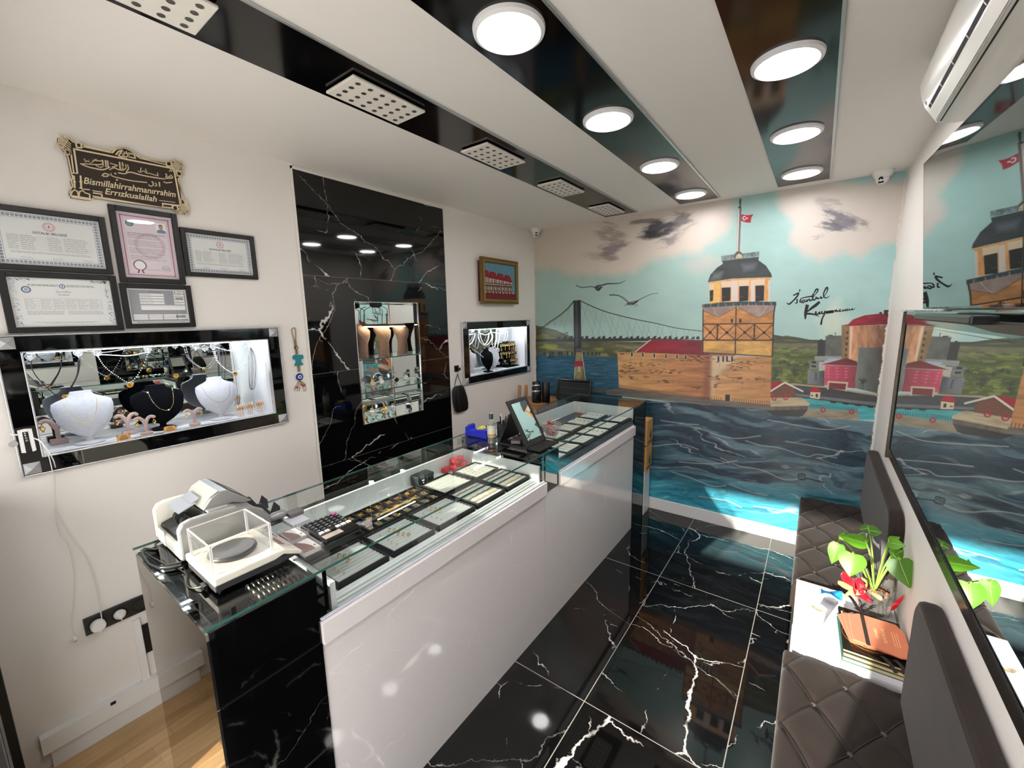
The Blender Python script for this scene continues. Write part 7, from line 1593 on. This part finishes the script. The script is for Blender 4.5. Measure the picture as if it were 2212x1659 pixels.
for y in (2.16, 2.18): MB().box((2.517, y-.006 if y < 2.17 else y, .10), (2.5235, y if y < 2.17 else y+.006, .40)).build('door_edge', plain((200, 200, 204), .3), tb)

# ---------------------------------------------------------------- things on the side table
cp = thing('paper_cup', 'small white paper cup on the side table', 'cup', (2.606, 2.120, .5002))
MB().lathe([(.0205, .0), (.0215, .002), (.028, .062), (.0292, .064), (.0282, .066), (.0272, .062), (.0208, .006), (.0, .006)], n=28, caps=False).build('cup_wall', mat('white paper', (240, 238, 234), .5), cp, local=True, smooth=True)
MB().cyl((0, 0, .006), (0, 0, .052), .0212, .0258, n=24).build('tea_dregs', mat('pale tea', (214, 196, 160), .2), cp, local=True)
pd = thing('creamer_pod', 'small clear tub with a peeled bright blue foil lid behind the paper cup', 'tub', (2.655, 2.300, .5002))
MB().lathe([(.018, 0), (.020, .002), (.026, .038), (.032, .040), (.032, .0415)], n=22).build('tub', ACRYL, pd, local=True, smooth=True)
mb = MB(); mb.grid(lambda u, v: (-.040+.080*u, -.024+.048*v, .043+.012*math.sin(u*5)*math.cos(v*4)+.010*u), 10, 8); mb.build('foil_lid', mat('blue foil', (40, 140, 206), .25, metal=.3, noise=.4, nscale=60), pd, local=True, solid=.0008)
def bk(name, label, cx_, cy_, z, w, l, h, rz, cov, pages, extra=None):
    t = thing(name, label, 'book', (cx_, cy_, z), (0, 0, rz))
    MB().box((-w/2+.003, -l/2+.003, .002), (w/2-.001, l/2-.003, h-.002)).build('pages', pages, t, local=True)
    MB().box((-w/2, -l/2, 0), (w/2, l/2, .0018)).box((-w/2, -l/2, h-.0018), (w/2, l/2, h)).box((w/2-.002, -l/2, .0018), (w/2, l/2, h-.0018)).build('cover', cov, t, local=True)
    return t
PAGE = mat('page edges', (226, 206, 160), .7, noise=.1, nscale=200)
bk('catalogue', 'teal edged catalogue at the bottom of the stack on the side table', 2.782, 2.062, .5003, .205, .290, .018, .03, mat('teal cover', (30, 104, 96), .4), PAGE)
bk('catalogue', 'thick cream edged catalogue in the middle of the stack on the side table', 2.785, 2.060, .5187, .200, .285, .016, .0, mat('olive cover', (96, 88, 56), .4), PAGE)
t = bk('catalogue', 'black catalogue with gold rings on top of the stack, under the pouches', 2.782, 2.070, .5351, .204, .292, .012, .02, mat('black glossy cover', (24, 20, 18), .15), PAGE)
mb = MB()
for r in (.050, .064, .078): mb.torus((-.02, -.03, .0122), r, .0008, (0, 0, 1), 36, 4)
mb.build('gold_rings', mat('gold print', (170, 140, 70), .4, metal=.5), t, local=True)
mb = MB(); put_text(mb, 'mücevher & sanat', .012, lambda x, y, h: (-.092-y, x+.07, .0122+h), depth=.0003); mb.build('title', plain((232, 226, 214), .5), t, local=True)
POU = mat('terracotta suede', (204, 118, 84), .7, noise=.08, nscale=40, sheen=.3)
def pouch(label, cx_, cy_, z, rz, txt):
    t = thing('jewellery_pouch', label, 'pouch', (cx_, cy_, z), (0, 0, rz), 'terracotta pouches')
    out = [(-.085, -.095), (.055, -.118), (.088, -.105), (.092, .05), (.070, .095), (-.05, .098), (-.085, .07)]
    MB().prism(out, lambda a, b, h: (a, b, h), .0065).build('pouch_body', POU, t, local=True, bev=.0025)
    MB().box((-.045, -.105, .0066), (-.032, .095, .0074)).build('ribbon', plain((40, 36, 34), .6), t, local=True)
    if txt:
        mb = MB()
        # lettering reads along the long side
        for body, off, sz in (('KUYUMCUSU', .020, .0155), ('İSTANBUL', -.004, .0130), ('', 0, .01)):
            if body: put_text(mb, body, sz, lambda x, y, h, off=off: (off-y, x-.01, .0068+h), depth=.0003)
        for k in range(3): mb.box((.046+k*.008, -.06, .0067), (.0475+k*.008, .03, .0070))
        mb.build('lettering', mat('gold lettering', (238, 206, 140), .4), t, local=True)
    return t
pouch('lowest terracotta pouch fanned out on the black catalogue', 2.770, 2.085, .5478, .22, False)
pouch('middle terracotta pouch fanned out on the black catalogue', 2.783, 2.080, .5558, .12, False)
pouch('topmost terracotta pouch lettered KUYUMCUSU in gold', 2.796, 2.070, .5638, .04, True)
for k, pts in enumerate((((2.800, 1.945, .556), (2.818, 1.915, .560), (2.836, 1.886, .548)), ((2.838, 1.945, .560), (2.852, 1.915, .562), (2.860, 1.890, .552)), ((2.735, 2.200, .572), (2.765, 2.170, .574), (2.775, 2.200, .582), (2.800, 2.230, .585)), ((2.760, 2.225, .580), (2.745, 2.190, .578), (2.720, 2.240, .590), (2.700, 2.290, .575)))):
    cc = catmull([Vector(p) for p in pts], 6); mb = MB(); L_ = [p+Vector((-.006, -.003, 0)) for p in cc]+[p+Vector((.006, .003, 0)) for p in cc]; n = len(cc)
    o = mb.add(L_, [(i, i+1, n+i+1, n+i) for i in range(n-1)]).build('black_ribbon', plain((26, 24, 24), .6), solid=.0012)
    tag(o, ('black ribbon end hanging off the table edge over the books', 'second black ribbon end at the table edge against the backrest', 'black ribbon looped across the top of the pouches', 'black ribbon curling beside the red bow')[k], 'ribbon', 'black ribbons')

# plant in cellophane
pt = thing('potted_plant', 'heart leaved green plant in crinkled clear wrap on the side table', 'plant', (2.805, 2.335, .5002))
MB().lathe([(.042, 0), (.046, .003), (.056, .085), (.060, .088), (.056, .090), (.050, .080)], (2.805, 2.335, .5002), n=24).build('pot', mat('black plant pot', (34, 30, 28), .5), pt, smooth=True)
mb = MB(); rp = random.Random(8)
for k in range(40): a = rp.random()*6.28; r = .045*math.sqrt(rp.random()); mb.sphere((2.805+r*math.cos(a), 2.335+r*math.sin(a), .588+rp.random()*.014), .009, 5, 4)
mb.build('bark_mulch', mat('bark mulch', (150, 96, 52), .8, noise=.3, nscale=80), pt)
mb = MB()
for k in range(26):
    a = rp.random()*6.28; r = .02*rp.random(); p = Vector((2.805+r*math.cos(a), 2.330+r*math.sin(a), .594)); mb.tube([p, p+Vector((.012*math.cos(a), .012*math.sin(a), .016)), p+Vector((.024*math.cos(a), .024*math.sin(a), .006))], .0020, 4)
mb.build('aerial_roots', mat('root brown', (176, 104, 56), .7), pt)
def wrap(u, v):
    a = 2*PI*u; cr = .012*math.sin(9*a+3*v)+.008*math.sin(17*a+1); z = .502+.150*v; r = .058+.030*v**1.5+cr*v+.004*math.sin(23*a*1.0+9*v); r = min(r, .070 if math.cos(a) > .6 else r); return (2.805+r*math.cos(a), 2.335+r*math.sin(a), z+cr*v*.8)
MB().grid(wrap, 72, 12).build('cellophane', thin_glass('crinkled cellophane', (.90, .88, .84), 1.7, rough=.08, dens=.10), pt, smooth=True)
LEAF = mat('fresh leaf', (96, 160, 40), .35, noise=.25, nscale=14, spec=.5); LEAFD = mat('deep leaf', (62, 118, 44), .35, noise=.2, nscale=14); STEM = mat('leaf stem', (140, 176, 80), .45); VEIN = mat('leaf vein', (158, 196, 96), .5)
for mm_ in (LEAF, LEAFD):
    nt = mm_.node_tree; b = nt.nodes['Principled BSDF']; b.inputs['Subsurface Weight'].default_value = .0
    tr_ = nt.nodes.new('ShaderNodeBsdfTranslucent'); tr_.inputs[0].default_value = lin((150, 200, 40)); mx = nt.nodes.new('ShaderNodeMixShader'); mx.inputs[0].default_value = .35
    out_ = nt.nodes['Material Output']; nt.links.new(b.outputs[0], mx.inputs[1]); nt.links.new(tr_.outputs[0], mx.inputs[2]); nt.links.new(mx.outputs[0], out_.inputs[0])
zR = ZZ(1700, 1120, .22904)
def leaf(att, tip, wid, ply, m, root=(2.805, 2.33, .60), cup=.15):
    """att, tip: photo pixels of stalk joint and tip; ply = (y at joint, y at tip)"""
    A_ = at(zR, *att, 1, ply[0]); B_ = at(zR, *tip, 1, ply[1]); A_.x = min(A_.x, 2.875); B_.x = min(B_.x, 2.885)
    d = B_-A_; L_ = d.length; d.normalize(); view = (CAM-(A_+B_)/2).normalized(); s_ = d.cross(view).normalized(); n_ = s_.cross(d).normalized()
    if n_.dot(view) < 0: n_ = -n_
    def f(u, v):
        # heart outline: v along (from the lobes to the tip), u across
        w = math.sin(PI*min(1, (v*.93+.07))**.62)**.8*(1-v**3*.35); x = (u*2-1)*w*wid/2; lobe = -.20*(1-abs(u*2-1)*.55)*(1-v)**3*(abs(u*2-1)**.7)
        q = v+lobe; p = A_+d*(q*L_)+s_*x; h = -cup*abs(u*2-1)**1.6*w*wid*.35-.10*L_*(v-.4)**2; p = p+n_*h; p.x = min(p.x, 2.889); return tuple(p)
    o = MB().grid(f, 10, 14).build('leaf', m, pt, smooth=True)
    MB().tube([Vector(f(.5, k/8))+n_*.0006 for k in range(8)], [.0013]*7+[.0005], 5).build('midrib', VEIN, o)
    R0 = Vector(root); mid = (R0+A_)/2+Vector((0, 0, .035)); MB().tube(catmull([R0, mid, A_+Vector((0, 0, .008)), A_], 6), [.0030]*18+[.0022], 6).build('stem', STEM, pt, smooth=True)
leaf((480, 250), (420, 430), .062, (2.22, 2.20), LEAF); leaf((625, 345), (590, 550), .098, (2.20, 2.16), LEAF); leaf((745, 235), (490, 160), .062, (2.32, 2.30), LEAF, cup=.3)
leaf((770, 110), (900, 135), .050, (2.36, 2.34), LEAFD); leaf((770, 95), (675, 105), .040, (2.38, 2.38), LEAFD); leaf((960, 225), (1120, 260), .050, (2.24, 2.22), LEAF); leaf((975, 215), (1065, 175), .034, (2.26, 2.25), LEAF)
leaf((1060, 400), (1170, 665), .098, (2.18, 2.14), LEAFD); leaf((1000, 350), (1100, 300), .050, (2.24, 2.22), LEAFD); leaf((510, 200), (545, 120), .026, (2.36, 2.36), LEAF); leaf((1045, 390), (990, 330), .045, (2.20, 2.20), LEAFD)
# red ribbon bow
rw = thing('ribbon_bow', 'red and gold satin bow tied round the plant wrap', 'bow', tuple(at(zR, 670, 680, 1, 2.255)))
REDR = mat('red satin', (214, 22, 44), .3, sheen=.3); TAN = mat('tan mesh', (206, 160, 104), .5)
def strip(pts, w, m, nm_, ply=2.25, wv=(0, .4, 1)):
    cc = catmull([at(zR, u, v, 1, ply+.008*math.sin(k*1.7)) for k, (u, v) in enumerate(pts)], 6); wv = Vector(wv).normalized(); n = len(cc)
    L_ = [p-wv*w*math.sin(PI*min(.97, .15+.8*i/n)) for i, p in enumerate(cc)]+[p+wv*w*math.sin(PI*min(.97, .15+.8*i/n)) for i, p in enumerate(cc)]
    MB().add(L_, [(i, i+1, n+i+1, n+i) for i in range(n-1)]).build(nm_, m, rw, smooth=True, solid=.0008)
strip([(520, 510), (580, 600), (680, 700), (780, 760)], .022, REDR, 'loop', 2.27, (.5, .3, .8)); strip([(660, 560), (700, 640), (700, 720), (760, 780)], .016, REDR, 'loop', 2.25, (.9, .2, .3)); strip([(800, 790), (720, 740), (640, 690), (620, 560)], .010, REDR, 'loop', 2.24, (.3, .3, 1))
strip([(480, 600), (560, 640), (680, 700)], .013, TAN, 'loop', 2.25); strip([(530, 750), (590, 700), (680, 700), (740, 690)], .012, TAN, 'loop', 2.24); strip([(640, 690), (760, 620), (700, 560)], .009, TAN, 'loop', 2.26)
strip([(980, 850), (1040, 800), (1100, 740)], .022, REDR, 'tail', 2.24, (.1, .2, 1)); strip([(900, 760), (860, 740), (800, 700)], .010, TAN, 'tail', 2.24)
MB().sphere(at(zR, 700, 690, 1, 2.235), .012, 10, 7).build('knot', REDR, rw, smooth=True)

# ================================================================ mirror wall
fm = thing('framed_mirror', 'large wall mirror in a smoked glass frame above the bench seats', 'mirror', (W, 1.6, 1.02))
y0, y1, z0, z1_ = .10, 3.125, 1.020, 1.790; SMK = mat('smoked mirror frame', (104, 112, 108), .10, metal=1.0)
f = MB(); bl, bb_ = .100, .080
vs = [(W-.0015, y1, z0), (W-.0015, y0, z0), (W-.0015, y0, z1_), (W-.0015, y1, z1_), (W-.016, y1-bl, z0+bb_), (W-.016, y0+.08, z0+bb_), (W-.016, y0+.08, z1_-.01), (W-.016, y1-bl, z1_-.01)]
f.add(vs, [(0, 1, 5, 4), (3, 0, 4, 7), (2, 3, 7, 6), (1, 2, 6, 5)]); f.build('frame', SMK, fm)
MB().box((W-.0175, y1-bl-.006, z0+bb_-.006), (W-.015, y1-bl, z1_)).box((W-.0175, y0+.08, z0+bb_-.007), (W-.015, y1-bl, z0+bb_)).build('black_bead', BLACKM, fm)
MB().box((W-.0185, y1-.012, z0), (W-.001, y1+.002, z1_+.06)).build('side_profile', mat('bronze edge', (92, 84, 74), .3, metal=.7), fm)
MB().box((W-.014, y0+.08, z0+bb_), (W-.011, y1-bl, z1_)).build('mirror', MIRROR, fm)
MB().box((W-.012, y0, z1_), (W-.002, y1-.012, 1.852)).build('upper_strip', mat('smoked top strip', (120, 134, 130), .06, metal=1.0), fm)
tv = thing('tilted_screen', 'dark glass screen tilted forward on the wall below the air conditioner', 'screen', (2.84, 2.35, 1.86))
tn = Vector((-.99336, -.05907, -.09874)).normalized(); th_ = Vector((.0594, -.9982, 0)).normalized(); tu = th_.cross(tn); tu = tu if tu.z > 0 else -tu
t0 = Vector((2.8413, 2.3507, 1.8612))
def slab(a, b, c, d, o0, o1, nm_, m, par):
    q = [(a, c), (b, c), (b, d), (a, d)]; vs = [tuple(t0+th_*x+tu*z+tn*o) for o in (o0, o1) for x, z in q]
    return MB().add(vs, [(0, 3, 2, 1), (4, 5, 6, 7), (0, 1, 5, 4), (1, 2, 6, 5), (2, 3, 7, 6), (3, 0, 4, 7)]).build(nm_, m, par)
slab(0, .85, 0, .562, -.016, 0, 'back_frame', mat('champagne rim', (150, 146, 138), .3, metal=.6), tv)
slab(.002, .848, .002, .560, .0002, .0020, 'bezel', BLACKG, tv)
slab(.016, .834, .008, .550, .0022, .0030, 'screen_glass', mat('dark screen glass', (142, 152, 152), .015, metal=1.0), tv)
slab(.30, .55, .15, .40, -.0165-.006, -.0162, 'wall_bracket', BLACKM, tv)
gs = thing('glass_shelf', 'clear glass shelf at eye level on the mirror wall', 'shelf', (W, 1.9, 1.853))
MB().box((2.800, 1.10, 1.8535), (2.8915, 2.60, 1.8590)).build('shelf_glass', thin_glass('shelf sheet', (.85, .93, .92)), gs)
dv = thing('black_bracket', 'black slim bracket bar with rounded end under the glass shelf', 'bracket', (2.82, 1.9, 1.80))
MB().box((2.800, 1.48, 1.822), (2.850, 2.22, 1.846)).build('bar', mat('bracket black', (20, 20, 22), .3), dv, bev=.005)
MB().box((2.806, 2.2215, 1.824), (2.846, 2.240, 1.844)).build('end_cap', plain((120, 130, 134), .3), dv, bev=.004)
MB().prism([(1.20, 1.830), (1.55, 1.829), (1.75, 1.8215), (1.45, 1.806), (1.20, 1.806)], lambda a, b, h: (2.835+h, a, b), .030).build('arm', mat('bracket black', (20, 20, 22), .3), dv)
# air conditioner
ac = thing('air_conditioner', 'white wall air conditioner under the ceiling above the tilted screen', 'air conditioner', (W, 1.8, 2.52))
ACW = mat('off white casing', (216, 214, 206), .28, coat=.2)
pr = [(2.8925, 2.742), (2.810, 2.742), (2.765, 2.728), (2.742, 2.700), (2.736, 2.665), (2.744, 2.620), (2.758, 2.586), (2.7925, 2.530), (2.840, 2.5175), (2.8925, 2.5175)]
MB().prism(pr, lambda a, b, h: (a, 1.30+h, b), .945).build('casing', ACW, ac, smooth=True)
def acl(a, b, y0_, y1_, o, m, nm_):
    (xa, za), (xb, zb_) = a, b; d = Vector((xb-xa, 0, zb_-za)).normalized(); n_ = Vector((d.z, 0, -d.x)); n_ = -n_ if n_.x > 0 else n_
    q = [Vector((xa, y0_, za)), Vector((xa, y1_, za)), Vector((xb, y1_, zb_)), Vector((xb, y0_, zb_))]; MB().add([p+n_*.0004 for p in q]+[p+n_*o for p in q], [(4, 5, 6, 7), (0, 1, 5, 4), (1, 2, 6, 5), (2, 3, 7, 6), (3, 0, 4, 7)]).build(nm_, m, ac)
acl((2.7605, 2.582), (2.7665, 2.572), 1.34, 2.205, .0008, BLACKM, 'air_slot'); acl((2.770, 2.566), (2.789, 2.536), 1.33, 2.222, .003, ACW, 'louvre')
acl((2.7985, 2.5284), (2.8025, 2.5274), 1.32, 2.225, .0009, BLACKM, 'lower_slot'); acl((2.791, 2.5325), (2.7925, 2.530), 1.32, 2.23, .0009, plain((120, 118, 112)), 'flap_line')
for k in range(6): y = 1.42+k*.15; acl((2.7602, 2.5823), (2.7668, 2.5717), y, y+.004, .0016, ACW, 'slot_rib')
acl((2.752, 2.600), (2.7565, 2.589), 2.205, 2.222, .0007, plain((110, 112, 120)), 'badge')
